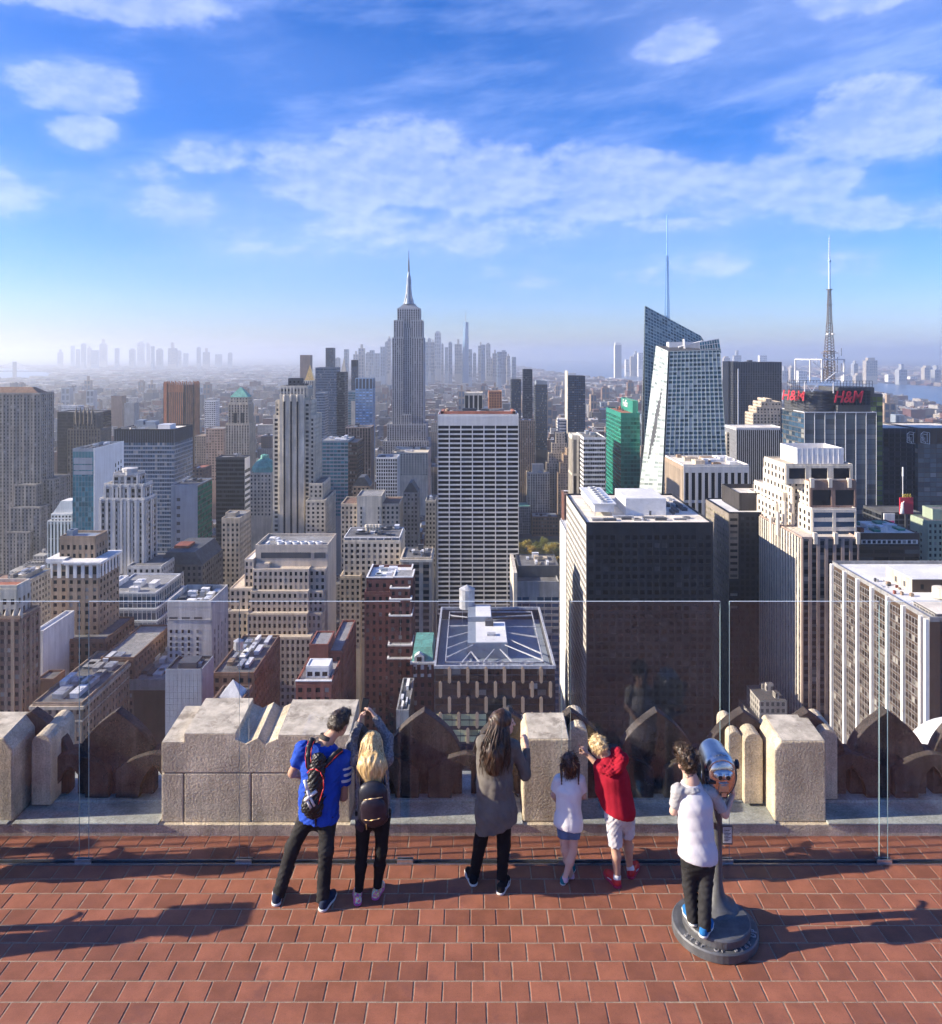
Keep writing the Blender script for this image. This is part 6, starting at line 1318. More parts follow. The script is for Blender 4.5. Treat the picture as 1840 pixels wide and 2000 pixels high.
def N_oc(nt, oi, i):
    n = nt.nodes.new('ShaderNodeSeparateColor'); nt.links.new(oi.outputs['Color'], n.inputs[0]); return n.outputs[i]
WCOL = [((.17, .07, .05), 'red brick'), ((.25, .20, .155), 'tan brick'), ((.12, .07, .055), 'dark brown brick'), ((.34, .30, .25), 'cream stone'), ((.20, .12, .085), 'brown brick'), ((.23, .225, .22), 'grey stone'), ((.42, .40, .37), 'whitish'), ((.14, .06, .047), 'dark red brick'), ((.29, .24, .185), 'beige'), ((.075, .075, .085), 'charcoal'), ((.21, .15, .11), 'russet'), ((.36, .33, .30), 'pale grey')]  # wall colours darkened: shade from the tall towers is put into them
RCOL = [((.11, .11, .115), 'tar'), ((.32, .31, .29), 'gravel'), ((.19, .18, .17), 'grey'), ((.55, .54, .52), 'white'), ((.09, .09, .095), 'black'), ((.24, .15, .12), 'reddish')]
def far_facade(name, named=False):
    """brick, stone and roof colours picked per building; windows too small to pick apart are part of the wall's texture"""
    m = bpy.data.materials.new(name); m.use_nodes = True; nt = m.node_tree; nt.nodes.clear(); g = NG(nt)
    b = N(nt, 'ShaderNodeBsdfPrincipled'); o = N(nt, 'ShaderNodeOutputMaterial'); nt.links.new(b.outputs[0], o.inputs[0]); b.inputs['Roughness'].default_value = .85
    geo = N(nt, 'ShaderNodeNewGeometry'); oi = N(nt, 'ShaderNodeObjectInfo')
    r = g.m('FRACT', g.m('ADD', g.m('MULTIPLY', oi.outputs['Random'], 5.77), geo.outputs['Random Per Island']))
    cr = N(nt, 'ShaderNodeValToRGB'); nt.links.new(r, cr.inputs[0]); cr.color_ramp.interpolation = 'CONSTANT'
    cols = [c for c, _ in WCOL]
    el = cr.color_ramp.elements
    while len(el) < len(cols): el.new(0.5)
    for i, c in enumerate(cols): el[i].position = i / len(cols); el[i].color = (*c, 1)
    r3 = g.m('FRACT', g.m('MULTIPLY', r, 37.1))
    rr = N(nt, 'ShaderNodeValToRGB'); nt.links.new(r3, rr.inputs[0]); rr.color_ramp.interpolation = 'CONSTANT'
    rc = [c for c, _ in RCOL]; el = rr.color_ramp.elements
    while len(el) < len(rc): el.new(0.5)
    for i, c in enumerate(rc): el[i].position = i / len(rc); el[i].color = (*c, 1)
    P = g.sep(geo.outputs['Position']); Nn = g.sep(geo.outputs['True Normal'])
    up = g.m('GREATER_THAN', Nn[2], .5); fx = g.m('GREATER_THAN', g.m('ABSOLUTE', Nn[0]), .5)
    u = g.m('ADD', g.m('MULTIPLY', P[1], fx), g.m('MULTIPLY', P[0], g.m('SUBTRACT', 1.0, fx)))
    bay = g.m('MULTIPLY_ADD', r3, 1.8, 2.6)
    fu = g.m('FRACT', g.m('DIVIDE', g.m('ADD', u, 9000.0), bay)); fv = g.m('FRACT', g.m('DIVIDE', g.m('ADD', P[2], 400.0), 3.5))
    win = g.m('MULTIPLY', g.m('LESS_THAN', g.m('ABSOLUTE', g.m('SUBTRACT', fu, .5)), .27), g.m('LESS_THAN', g.m('ABSOLUTE', g.m('SUBTRACT', fv, .5)), .29))
    win = g.m('MULTIPLY', win, g.m('SUBTRACT', 1.0, up))
    n = g.noise(geo.outputs['Position'], .06, 4); nf = g.ss(n, .3, .7, .72, 1.25)
    if named: nt.links.new(g.m('MULTIPLY_ADD', N_oc(nt, oi, 0), 1.0, 0.0), cr.inputs[0]); nt.links.new(g.m('MULTIPLY_ADD', N_oc(nt, oi, 1), 1.0, 0.0), rr.inputs[0])
    wall = g.mix(1.0, cr.outputs[0], g.comb(nf, nf, nf), 'MULTIPLY'); roof = g.mix(1.0, rr.outputs[0], g.comb(nf, nf, nf), 'MULTIPLY')
    c = g.mix(up, wall, roof); c = g.mix(g.m('MULTIPLY', win, .85), c, (.03, .035, .045, 1)); nt.links.new(c, b.inputs['Base Color'])
    nt.links.new(g.m('MULTIPLY_ADD', win, -.55, .85), b.inputs['Roughness'])
    return m
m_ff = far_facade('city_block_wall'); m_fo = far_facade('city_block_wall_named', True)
def infill_boxes(a, seed):
    """a low block: body, parapet-level set-back or bulkhead, and a rooftop box or two"""
    rr = random.Random(seed); x0, x1, y0, y1, h = a; z = GROUND + h; B = [[x0, x1, y0, y1, GROUND, z]]; w, d = x1 - x0, y1 - y0
    if h > 30 and rr.random() < .5: q = rr.uniform(.12, .25); B.append([x0 + w * q, x1 - w * q * .6, y0 + d * q, y1 - d * .1, z, z + h * rr.uniform(.1, .35)]); z = B[-1][5]; x0, x1, y0, y1 = B[-1][:4]; w, d = x1 - x0, y1 - y0
    for k in range(rr.choice((1, 1, 2, 3))):
        aw, ad = w * rr.uniform(.12, .3), d * rr.uniform(.12, .3); xa, ya = rr.uniform(x0 + 1, x1 - aw - 1), rr.uniform(y0 + 1, y1 - ad - 1); B.append([xa, xa + aw, ya, ya + ad, z - .05, z + rr.uniform(1.8, 5)])
    return B
def proj(a): 
    u = 920 + F * (a[0] + a[1]) / 2 / a[2]; return u
vis = [(a[2], i) for i, a in enumerate(L) if -20 < proj(a) < 1860 and a[2] > 330]; vis.sort()
near_i = [i for _, i in vis[:300]]; sset = set(near_i)
LM = [(920 + F * o.location.x / o.location.y, o.location.y, o.name.split('.')[0].replace('_', ' ')) for o in bpy.data.objects if o.type == 'EMPTY' and o.get('category') == 'building' and 'distant' not in o.name and o.location.y < 1600]
seen = {}
for i in near_i:
    a = L[i]; u = proj(a); B = infill_boxes(a, i); rr = random.Random(i + 5); wi, ri = rr.randrange(12), rr.randrange(6)
    lu, ly, ln = min(LM, key=lambda q: abs(q[0] - u) + abs(q[1] - a[2]) * .25); rel = ('behind' if a[2] > ly + 25 else 'in front of') if abs(u - lu) < 22 else ('left of' if u < lu else 'right of')
    size = 'narrow' if a[1] - a[0] < 16 else ('wide' if a[1] - a[0] > 27 else 'plain'); hh_ = 'low' if a[4] < 22 else ('mid-rise' if a[4] < 45 else 'taller')
    lab = '%s %s %s building with %s roof %s the %s' % (size, hh_, WCOL[wi][1], RCOL[ri][1], rel, ln); seen[lab] = seen.get(lab, 0) + 1
    if seen[lab] > 1: lab += ', %s there' % ORD(seen[lab])
    if len(lab.split()) > 16: lab = lab.replace(' building with', ',').replace('plain ', '')
    o = empty('city_block', ((a[0] + a[1]) / 2, a[2], GROUND), lab, 'building', 'low city buildings between the towers')
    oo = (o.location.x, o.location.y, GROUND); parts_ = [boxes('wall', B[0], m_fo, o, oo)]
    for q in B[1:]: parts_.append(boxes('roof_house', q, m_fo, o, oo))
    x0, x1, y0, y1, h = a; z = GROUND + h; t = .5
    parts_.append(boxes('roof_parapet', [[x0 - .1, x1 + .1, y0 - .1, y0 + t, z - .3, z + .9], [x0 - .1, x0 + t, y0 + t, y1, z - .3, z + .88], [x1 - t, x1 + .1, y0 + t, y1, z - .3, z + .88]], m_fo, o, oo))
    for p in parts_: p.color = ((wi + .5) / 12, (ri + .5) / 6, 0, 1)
B = []
for i, a in enumerate(L):
    if i in sset: continue
    B += infill_boxes(a, i) if a[2] < 5000 else [[a[0], a[1], a[2], a[3], GROUND, GROUND + a[4]]]
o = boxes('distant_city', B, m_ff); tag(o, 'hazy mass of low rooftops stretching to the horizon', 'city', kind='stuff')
print('infill boxes', len(B))

# ------------------------------------------------------------------ park trees (autumn yellow-green) beside the banded tower
m_bark = mat('bark', (.10, .075, .055), .9, noise=(2, .3))
def leafm(name, c):
    m = bpy.data.materials.new(name); m.use_nodes = True; nt = m.node_tree; nt.nodes.clear(); g = NG(nt); geo = N(nt, 'ShaderNodeNewGeometry')
    b = N(nt, 'ShaderNodeBsdfPrincipled'); o = N(nt, 'ShaderNodeOutputMaterial'); nt.links.new(b.outputs[0], o.inputs[0]); b.inputs['Roughness'].default_value = .7
    v = g.m('MULTIPLY_ADD', geo.outputs['Random Per Island'], .9, .55); nt.links.new(g.mix(1.0, (*c, 1), g.comb(v, v, v), 'MULTIPLY'), b.inputs['Base Color'])
    return m
m_lv = [leafm('leaf_yellow', (.34, .27, .045)), leafm('leaf_olive', (.17, .19, .04)), leafm('leaf_gold', (.42, .29, .05))]
rt = np.random.default_rng(5)
TR = [(1016, 1064), (1024, 1078), (1030, 1058), (1038, 1070), (1044, 1086), (1050, 1062), (1056, 1076), (1062, 1054), (1066, 1088), (1072, 1068), (1078, 1080), (1083, 1062), (1088, 1074), (1034, 1090), (1054, 1094), (1076, 1094), (1018, 1088), (1088, 1092)]
TR.sort()
for k, (u, v) in enumerate(TR):
    Y = (CAM_H - GROUND - 16) * F / (v - 690); x = px(u, Y)
    t = empty('park_tree', (x, Y, GROUND), '%s park tree, %s from the left beside the banded white tower' % (('yellow', 'olive', 'golden')[k % 3], ORD(k + 1)), 'tree', 'autumn trees in the park')
    bm = bmesh.new(); tube(bm, (0, 0, 0), (.3, .1, 9), .6, .35, 7)
    for q in range(6):
        a = q * 1.05; tube(bm, (.2, .1, 6 + q * .5), (3.2 * math.cos(a), 3.2 * math.sin(a), 11 + q * .8), .25, .08, 5)
    bm_obj('trunk', bm, m_bark, t)
    cl = rt.normal(0, 1, (26, 3)); cl /= np.linalg.norm(cl, axis=1)[:, None]; cl *= rt.uniform(.35, 1, (26, 1)) * np.array((6.2, 6.2, 4.8)); cl[:, 2] += 14
    n = 2400; c = cl[rt.integers(0, 26, n)] + rt.normal(0, .95, (n, 3)); d = rt.normal(0, 1, (n, 3)); d /= np.linalg.norm(d, axis=1)[:, None]; e = np.cross(d, rt.normal(0, 1, (n, 3))); e /= np.linalg.norm(e, axis=1)[:, None]; s = rt.uniform(.28, .55, (n, 1))
    Vv = np.stack([c - d * s, c + e * s * .6, c + d * s, c - e * s * .6], 1).reshape(-1, 3)
    link('crown', mesh_np('crown', Vv, np.arange(4 * n).reshape(-1, 4), m_lv[k % 3]), t)
lawn = boxes('park_lawn', [PARK[0], PARK[1], PARK[2], PARK[3], GROUND - .5, GROUND + .3], mat('lawn', (.09, .10, .04), .9, noise=(.05, .4))); tag(lawn, kind='structure')

# ------------------------------------------------------------------ people: smooth blended bodies meshed with surface nets
def unit(v): v = np.asarray(v, float); return v / max(np.linalg.norm(v), 1e-9)
class Fld:
    """a distance field on a grid; tapered limbs and ellipsoids are blended into one continuous surface"""
    def __init__(s, lo, hi, h=.0075):
        s.lo = np.asarray(lo, float); s.h = h; n = np.ceil((np.asarray(hi) - s.lo) / h).astype(int) + 1
        s.ax = [s.lo[i] + h * np.arange(n[i]) for i in range(3)]; s.f = np.full(n, .2, np.float32)
    def win(s, lo, hi):
        sl = tuple(slice(max(0, int((lo[i] - s.lo[i]) / s.h) - 1), max(1, int((hi[i] - s.lo[i]) / s.h) + 2)) for i in range(3))
        return sl, [s.ax[0][sl[0]][:, None, None], s.ax[1][sl[1]][None, :, None], s.ax[2][sl[2]][None, None, :]]
    def blend(s, sl, d, k):
        a = s.f[sl]; hh = np.clip(.5 + .5 * (a - d) / k, 0, 1); s.f[sl] = a * (1 - hh) + d * hh - k * hh * (1 - hh)
    def cone(s, a, b, ra, rb, k=.02, cut0=False, cut1=False, sc=None):
        a = np.asarray(a, float); b = np.asarray(b, float); m = max(ra, rb) * (max(sc) if sc else 1) + k + .03
        sl, g = s.win(np.minimum(a, b) - m, np.maximum(a, b) + m)
        if 0 in s.f[sl].shape: return s
        ba = b - a; q = [g[i] - a[i] for i in range(3)]
        w = [1 / (x * x) for x in sc] if sc else (1, 1, 1)
        t = (q[0] * ba[0] + q[1] * ba[1] + q[2] * ba[2]) / max(ba @ ba, 1e-9); tc = np.clip(t, 0, 1)
        e = [(q[i] - tc * ba[i]) for i in range(3)]
        d = (np.sqrt(w[0] * e[0] ** 2 + w[1] * e[1] ** 2 + w[2] * e[2] ** 2) - (ra + (rb - ra) * tc)) * (min(sc) if sc else 1)
        L = np.linalg.norm(ba)
        if cut0: d = np.maximum(d, -t * L)
        if cut1: d = np.maximum(d, (t - 1) * L)
        s.blend(sl, d, k); return s
    def ell(s, c, r, M=None, k=.02, sub=False):
        c = np.asarray(c, float); r = np.asarray(r, float); m = r.max() + k + .03; sl, g = s.win(c - m, c + m)
        if 0 in s.f[sl].shape: return s
        q = [g[i] - c[i] for i in range(3)]
        if M is not None: q = [q[0] * M[0][i] + q[1] * M[1][i] + q[2] * M[2][i] for i in range(3)]    # columns of M are the axes
        k0 = np.sqrt((q[0] / r[0]) ** 2 + (q[1] / r[1]) ** 2 + (q[2] / r[2]) ** 2) + 1e-6; k1 = np.sqrt((q[0] / r[0] ** 2) ** 2 + (q[1] / r[1] ** 2) ** 2 + (q[2] / r[2] ** 2) ** 2) + 1e-6
        d = k0 * (k0 - 1) / k1
        if sub: a = s.f[sl]; s.f[sl] = np.maximum(a, -d)
        else: s.blend(sl, d, k)
        return s
    def cut(s, p, n):
        n = unit(n); s.f = np.maximum(s.f, ((s.ax[0] - p[0]) * n[0])[:, None, None] + ((s.ax[1] - p[1]) * n[1])[None, :, None] + ((s.ax[2] - p[2]) * n[2])[None, None, :]).astype(np.float32); return s
    def wrinkle(s, amp, fr=28, seed=1, dirs=((1, .4, .7), (-.6, .3, .9), (.3, 1, -.5), (.9, -.2, -.8))):
        hair_ = fr > 50; amp *= (.5 if hair_ else .9); fr *= (1.6 if hair_ else 2.3); r = np.random.default_rng(seed); X, Y, Z = s.ax[0][:, None, None], s.ax[1][None, :, None], s.ax[2][None, None, :]
        for d in dirs:
            d = unit(d) * fr * r.uniform(.6, 1.5); e = unit(r.normal(0, 1, 3)) * fr * .35
            w = np.sin(X * d[0] + Y * d[1] + Z * d[2] + 1.6 * np.sin(X * e[0] + Y * e[1] + Z * e[2] + r.uniform(0, 6)) + r.uniform(0, 6)); s.f += (amp * (w if hair_ else (.75 - 1.5 * np.abs(w)))).astype(np.float32)
        return s
    def mesh(s, name, m, parent, o=(0, 0, 0)):
        f = s.f; f[0] = f[-1] = .1; f[:, 0] = f[:, -1] = .1; f[:, :, 0] = f[:, :, -1] = .1
        n = np.array(f.shape); ins = f < 0
        c = [ins[i:n[0] - 1 + i, j:n[1] - 1 + j, k:n[2] - 1 + k] for i in (0, 1) for j in (0, 1) for k in (0, 1)]
        cnt = sum(x.astype(np.int8) for x in c); act = (cnt > 0) & (cnt < 8); idx = np.argwhere(act)
        acc = np.zeros((len(idx), 3)); num = np.zeros(len(idx))
        cor = np.array([(i, j, k) for i in (0, 1) for j in (0, 1) for k in (0, 1)])
        val = [f[tuple((idx + cc).T)] for cc in cor]
        for a in range(8):
            for b_ in range(a + 1, 8):
                if np.abs(cor[a] - cor[b_]).sum() != 1: continue
                va, vb = val[a], val[b_]; x = (va < 0) != (vb < 0); t = np.where(x, va / np.where(x, va - vb, 1), 0)
                acc += x[:, None] * (cor[a] + t[:, None] * (cor[b_] - cor[a])); num += x
        V = s.lo + s.h * (idx + acc / num[:, None]); vid = np.full(act.shape, -1, np.int32); vid[tuple(idx.T)] = np.arange(len(idx)); Fs = []
        for ax in range(3):
            u, v = (ax + 1) % 3, (ax + 2) % 3
            A = [slice(0, None)] * 3; A[ax] = slice(0, -1); B = [slice(0, None)] * 3; B[ax] = slice(1, None)
            e = np.argwhere(ins[tuple(A)] != ins[tuple(B)]); e = e[(e[:, u] > 0) & (e[:, v] > 0) & (e[:, u] < n[u] - 1) & (e[:, v] < n[v] - 1)]
            if not len(e): continue
            pos = ins[tuple(e.T)]; du = np.zeros(3, int); du[u] = 1; dv = np.zeros(3, int); dv[v] = 1
            q = np.stack([vid[tuple((e - du - dv).T)], vid[tuple((e - dv).T)], vid[tuple(e.T)], vid[tuple((e - du).T)]], 1)
            q[~pos] = q[~pos][:, ::-1]; Fs.append(q)
        me = mesh_np(name, V - np.asarray(o), np.concatenate(Fs), m, True)
        return link(name, me, parent)

def clothm(name, c, rough=.85, bump=(160, .25), noise=(14, .08), spec=.2): return mat(name, c, rough, spec=spec, noise=noise, bump=(22, .35 if max(c) < .3 else .18, 4, .016))
sk1 = mat('skin_tan', (.45, .265, .185), .55, spec=.35, noise=(9, .08)); sk2 = mat('skin_light', (.58, .37, .285), .55, spec=.35, noise=(9, .08)); sk3 = mat('skin_warm', (.50, .30, .21), .55, spec=.35, noise=(9, .08))
def hairm(name, c1, c2, sc=(90, 90, 7)):
    m = bpy.data.materials.new(name); m.use_nodes = True; nt = m.node_tree; nt.nodes.clear(); g = NG(nt); b = N(nt, 'ShaderNodeBsdfPrincipled'); o = N(nt, 'ShaderNodeOutputMaterial'); nt.links.new(b.outputs[0], o.inputs[0])
    geo = N(nt, 'ShaderNodeNewGeometry'); mp = N(nt, 'ShaderNodeMapping'); mp.inputs['Scale'].default_value = sc; nt.links.new(geo.outputs['Position'], mp.inputs[0]); n = g.noise(mp.outputs[0], 1.0, 3, .6)
    nt.links.new(g.mix(g.ss(n, .35, .68), (*c1, 1), (*c2, 1)), b.inputs['Base Color']); b.inputs['Roughness'].default_value = .42; b.inputs['Specular IOR Level'].default_value = .5
    bn = N(nt, 'ShaderNodeBump', inp={'Strength': .7, 'Distance': .006}); nt.links.new(n, bn.inputs['Height']); nt.links.new(bn.outputs[0], b.inputs['Normal']); return m
h_blk = hairm('hair_black_brown', (.012, .008, .006), (.055, .034, .022)); h_brn = hairm('hair_dark_brown', (.016, .009, .006), (.085, .045, .026), (60, 60, 9)); h_bld = hairm('hair_blonde', (.40, .25, .09), (.72, .52, .26)); h_bld2 = hairm('hair_short_blonde', (.42, .28, .12), (.75, .56, .30), (60, 60, 30)); h_red = hairm('hair_auburn', (.02, .010, .007), (.12, .045, .025)); h_dk = hairm('hair_short_brown', (.02, .012, .008), (.10, .06, .035), (60, 60, 40))
J = lambda u, v, d: np.array((px(u, d), d, pz(v, d)))
def Fl(u, v, z=0.0): d = (CAM_H - z) * F / (v - 690.0); return np.array((px(u, d), d, z))      # a point on the floor
def frame(fwd, up): f = unit(fwd); s_ = unit(np.cross(f, up)); u = np.cross(s_, f); return np.stack([s_, f, u], 1)    # columns: side(right), forward, up
def head(B, c, fwd, up, s=1.0, nose=True):
    M = frame(fwd, up); P = lambda a, b, d: c + M @ (np.array((a, b, d)) * s)
    B.ell(P(0, -.012, .02), np.array((.076, .094, .090)) * s, M); B.ell(P(0, .028, -.045), np.array((.058, .062, .072)) * s, M, .03); B.ell(P(0, .062, -.092), np.array((.026, .026, .022)) * s, M, .025)
    if nose: B.cone(P(0, .090, .000), P(0, .112, -.036), .010 * s, .014 * s, .012); B.cone(P(0, .085, -.066), P(0, .092, -.068), .013 * s, .011 * s, .01); B.cone(P(-.03, .080, .018), P(.03, .080, .018), .012 * s, .012 * s, .012)
    for q in (-1, 1):
        B.ell(P(.076 * q, -.012, -.012), np.array((.011, .020, .032)) * s, M, .008); B.ell(P(.028 * q, .092, .000), np.array((.012, .012, .009)) * s, M, .004, sub=True)
    return M, P
def eyes(root, P, s, o):
    for q in (-1, 1):
        bm = bmesh.new(); bmesh.ops.create_icosphere(bm, subdivisions=2, radius=.0115 * s); bmesh.ops.translate(bm, verts=bm.verts, vec=Vector(P(.028 * q, .076, 0) - o)); bm_obj('eye', bm, mat('eye_dark', (.03, .02, .015), .2), root, True)
def hand(B, w, d, pn, s=1.0, curl=.5, thumb=1, point=False, spread=.12):
    """w wrist, d finger direction, pn palm-facing normal; five fingers"""
    d = unit(d); pn = unit(np.asarray(pn) - d * (np.asarray(pn) @ d)); sd_ = np.cross(d, pn) * thumb          # sd_ points to the thumb side
    kn = w + d * .078 * s
    for q in (-.026, -.009, .009, .026): B.cone(w + sd_ * q * .6 * s, kn + sd_ * q * s, .015 * s, .0125 * s, .012)
    for i, (q, L) in enumerate(((.027, .072), (.009, .080), (-.010, .074), (-.028, .058))):
        c = curl * (1 + .12 * i) if not (point and i == 0) else .04
        if point and i > 0: c = 1.25
        p = kn + sd_ * q * s; dr = unit(d + sd_ * q * spread / .03); a = 0
        for k, fr in enumerate((.45, .32, .23)):
            a += c * (.8 if k == 0 else 1.0); nd = dr * math.cos(a) + pn * math.sin(a); p2 = p + nd * L * fr * s; B.cone(p, p2, (.0098 - .0008 * k) * s, (.0092 - .0010 * k) * s, .004); p = p2
    t0 = w + d * .022 * s + sd_ * .024 * s; t1 = t0 + unit(d * .55 + sd_ * .75 + pn * .35) * .040 * s; t2 = t1 + unit(d * .85 + sd_ * .25 + pn * (.3 + curl * .4)) * .034 * s
    B.cone(t0, t1, .0145 * s, .0115 * s, .010); B.cone(t1, t2, .0112 * s, .0092 * s, .004)
def shoe(root, o, heel, toe, s, mu, msole, name='shoe', ank=None, z0=0.0, high=.075):
    """heel and toe are floor points"""
    d = unit(toe - heel); L = .255 * s; t = heel + d * L; up = np.array((0, 0, 1.0)); sd_ = np.cross(d, up)
    lo = np.minimum(heel, t) - .10; hi = np.maximum(heel, t) + .10; hi[2] = z0 + .20; lo[2] = z0 - .02
    B = Fld(lo, hi, .006); zz = np.array((0, 0, z0))
    a = heel + d * .038 * s; b_ = heel + d * .165 * s; c = t - d * .035 * s
    B.cone(a + up * .040 * s, b_ + up * .034 * s, .036 * s, .040 * s, .015, sc=(1, 1, 1)); B.cone(b_ + up * .032 * s, c + up * .026 * s, .041 * s, .034 * s, .02)
    B.cone(a + up * .04 * s + d * .004, a + up * high * s + d * .012 * s, .036 * s, .037 * s, .015, cut1=True); B.cone(a + up * high * s + d * .02 * s, b_ + up * .05 * s, .028 * s, .03 * s, .02)
    B.cut((0, 0, z0 + .012 * s), (0, 0, -1)); sh = B.mesh(name, mu, root, o)
    B = Fld(lo, hi, .006)
    B.cone(a + up * .02, b_ + up * .02, .043 * s, .045 * s, .01); B.cone(b_ + up * .02, c + up * .02, .046 * s, .039 * s, .02)
    B.cut((0, 0, z0 + .002), (0, 0, -1)); B.cut((0, 0, z0 + .026 * s), (0, 0, 1)); so = B.mesh('sole', msole, sh, o)
    return sh
def strands(pts0, n, guide, r0, seed, spread, wave=.012, taper=.3, seg=9):
    """thin tapering locks: guide(t, k) gives the path of lock k"""
    V = []; Fq = []; rr = np.random.default_rng(seed)
    for k in range(n):
        P = guide(k, np.linspace(0, 1, seg), rr); r = r0 * rr.uniform(.6, 1.2); base = len(V)
        for i, p in enumerate(P):
            t = unit(P[min(i + 1, seg - 1)] - P[max(i - 1, 0)]); a = unit(np.cross(t, (.3, .9, .2))); b_ = np.cross(t, a); q = r * (1 - (1 - taper) * i / (seg - 1)) * (1 if i < seg - 1 else .2)
            for m_ in range(4): an = m_ * math.pi / 2; V.append(p + (a * math.cos(an) + b_ * math.sin(an)) * q)
        for i in range(seg - 1):
            for m_ in range(4): Fq.append((base + i * 4 + m_, base + i * 4 + (m_ + 1) % 4, base + i * 4 + 4 + (m_ + 1) % 4, base + i * 4 + 4 + m_))
    return np.array(V), np.array(Fq)
def person(label, feet, group=None):
    o = np.array((feet[0], feet[1], feet[2])); return empty('person', tuple(o), label, 'person', group), o
def bounds(*P, m=.2): P = np.array(P); return P.min(0) - m, P.max(0) + m

def tufts(hair, root, o, n, L, down, seed, m, r=.0032, lift=.35):
    """short locks standing off a hair cap so that its outline breaks up"""
    me = hair.data; V = np.empty(len(me.vertices) * 3, np.float32); me.vertices.foreach_get('co', V); V = V.reshape(-1, 3); Nn = np.array([v.normal for v in me.vertices]); rr = np.random.default_rng(seed); idx = rr.integers(0, len(V), n); Vv = []; Fq = []
    for k, i in enumerate(idx):
        nrm = unit(Nn[i]); d = unit(np.asarray(down, float) - nrm * (np.asarray(down) @ nrm) + rr.normal(0, .45, 3)); l = L * rr.uniform(.6, 1.4); p0 = V[i] - nrm * .002; p1 = p0 + d * l * .5 + nrm * l * lift * .6; p2 = p0 + d * l + nrm * l * lift * .5; a = unit(np.cross(d, nrm)); b0 = len(Vv)
        for p, q in ((p0, 1.0), (p1, .8), (p2, .1)): Vv += [p + a * r * q, p - a * r * q, p + nrm * r * q * .8]
        for s0 in (0, 3):
            for e in range(3): Fq.append((b0 + s0 + e, b0 + s0 + (e + 1) % 3, b0 + s0 + 3 + (e + 1) % 3, b0 + s0 + 3 + e))
    return link('hair_tufts', mesh_np('hair_tufts', np.array(Vv), np.array(Fq), m, True), root)
jean = clothm('black_denim', (.022, .021, .022), .8, (220, .3), (6, .35)); white_sole = mat('white_sole', (.62, .62, .60), .6)

# ---- man with blue T-shirt and slim black backpack
root, o = person('man in blue T-shirt with striped sleeve and slim black backpack', Fl(585, 1772))
pel = J(622, 1578, 6.86); hl, hr = J(604, 1582, 6.86), J(641, 1580, 6.86); kl, kr = J(571, 1656, 6.80), J(637, 1660, 6.74); al, ar = J(544, 1742, 6.73), J(630, 1754, 6.66)
nb = J(637, 1449, 6.99); ch = J(629, 1500, 6.95); sl, sr = J(591, 1463, 6.96), J(674, 1481, 6.98); el_, er = J(571, 1510, 7.00), J(671, 1556, 6.98); wl, wr_ = J(598, 1517, 7.16), J(655, 1540, 7.16)
hc = J(664, 1412, 7.05); hup = unit(J(668, 1385, 7.05) - J(655, 1440, 7.02) + np.array((0, .02, 0))); hf = unit(np.array((.45, .85, -.35)))
B = Fld(*bounds(pel, kl, ar, hc, el_, wr_, J(540, 1770, 6.66), m=.2), .0072)
Mh, Ph = head(B, hc, hf, hup, .98); B.cone(Ph(0, -.035, -.06), nb, .052, .058, .03); B.cone(nb, (sl + sr) / 2 - np.array((0, 0, .02)), .06, .07, .04)
B.cone(sl, sr, .052, .052, .05); B.cone(ch, J(624, 1545, 6.9), .115, .105, .05, sc=(1.3, .75, 1)); B.cone(J(624, 1545, 6.9), pel, .105, .10, .05, sc=(1.2, .78, 1))
for a, b_, c in ((sl, el_, wl), (sr, er, wr_)): B.cone(a, b_, .046, .038, .03); B.cone(b_, c, .037, .026, .02)
hand(B, wl, (.75, .55, .25), (.1, .3, -.9), .85, .7, -1); hand(B, wr_, (-.6, .6, .4), (-.1, .3, -.9), .85, .7, 1)
for a, b_, c in ((hl, kl, al), (hr, kr, ar)): B.cone(a - np.array((0, 0, .03)), b_, .064, .05, .03); B.cone(b_, c, .048, .034, .02)
B.mesh('body', sk1, root, o)
blue = clothm('blue_jersey', (.018, .065, .40), .8); S_ = Fld(*bounds(pel, sl, sr, el_, nb, m=.22), .0075)
S_.cone(sl, sr, .062, .062, .04); S_.cone((sl + sr) / 2 - np.array((0, 0, .03)), ch, .11, .128, .05, sc=(1.3, .85, 1)); S_.cone(ch, J(624, 1550, 6.9), .128, .124, .05, sc=(1.36, .9, 1)); S_.cone(J(624, 1550, 6.9), pel - np.array((0, 0, .10)), .124, .134, .05, sc=(1.36, 1.02, 1))
ml = sl * .40 + el_ * .60; mr = sr * .36 + er * .64; S_.cone(sl, ml, .066, .060, .03, cut1=True); S_.cone(sr, mr, .064, .062, .03, cut1=True)
S_.cone(nb - np.array((0, 0, .05)), nb - np.array((0, 0, .012)), .085, .064, .03); S_.cut(nb + np.array((.01, -.02, .004)), unit(hup * .8 + np.array((.1, -.25, .5)))); S_.cut(pel - np.array((0, 0, .085)), (-.10, 0, -1)); S_.wrinkle(.0022, 26, 3)
S_.mesh('t_shirt', blue, root, o)
wh = clothm('white_stripe', (.66, .66, .66), .8); ax_ = unit(mr - sr)
for k, t in enumerate((.30, .55, .80)):
    W = Fld(*bounds(sr, mr, m=.12), .006); p0 = sr + (mr - sr) * (t - .075); p1 = sr + (mr - sr) * (t + .045); W.cone(p0, p1, .0715 - .004 * t, .0712 - .004 * t, .01, True, True); W.mesh('sleeve_stripe', wh, root, o)
T = Fld(*bounds(pel, kl, ar, kr, al, m=.2), .008)
T.cone(pel - np.array((0, 0, .02)), pel - np.array((0, 0, .08)), .108, .112, .04, sc=(1.32, .88, 1))
for a, b_, c in ((hl, kl, al), (hr, kr, ar)): T.cone(a - np.array((0, 0, .03)), b_, .080, .062, .04); T.cone(b_, c + np.array((0, 0, -.03)), .062, .054, .03, cut1=True)
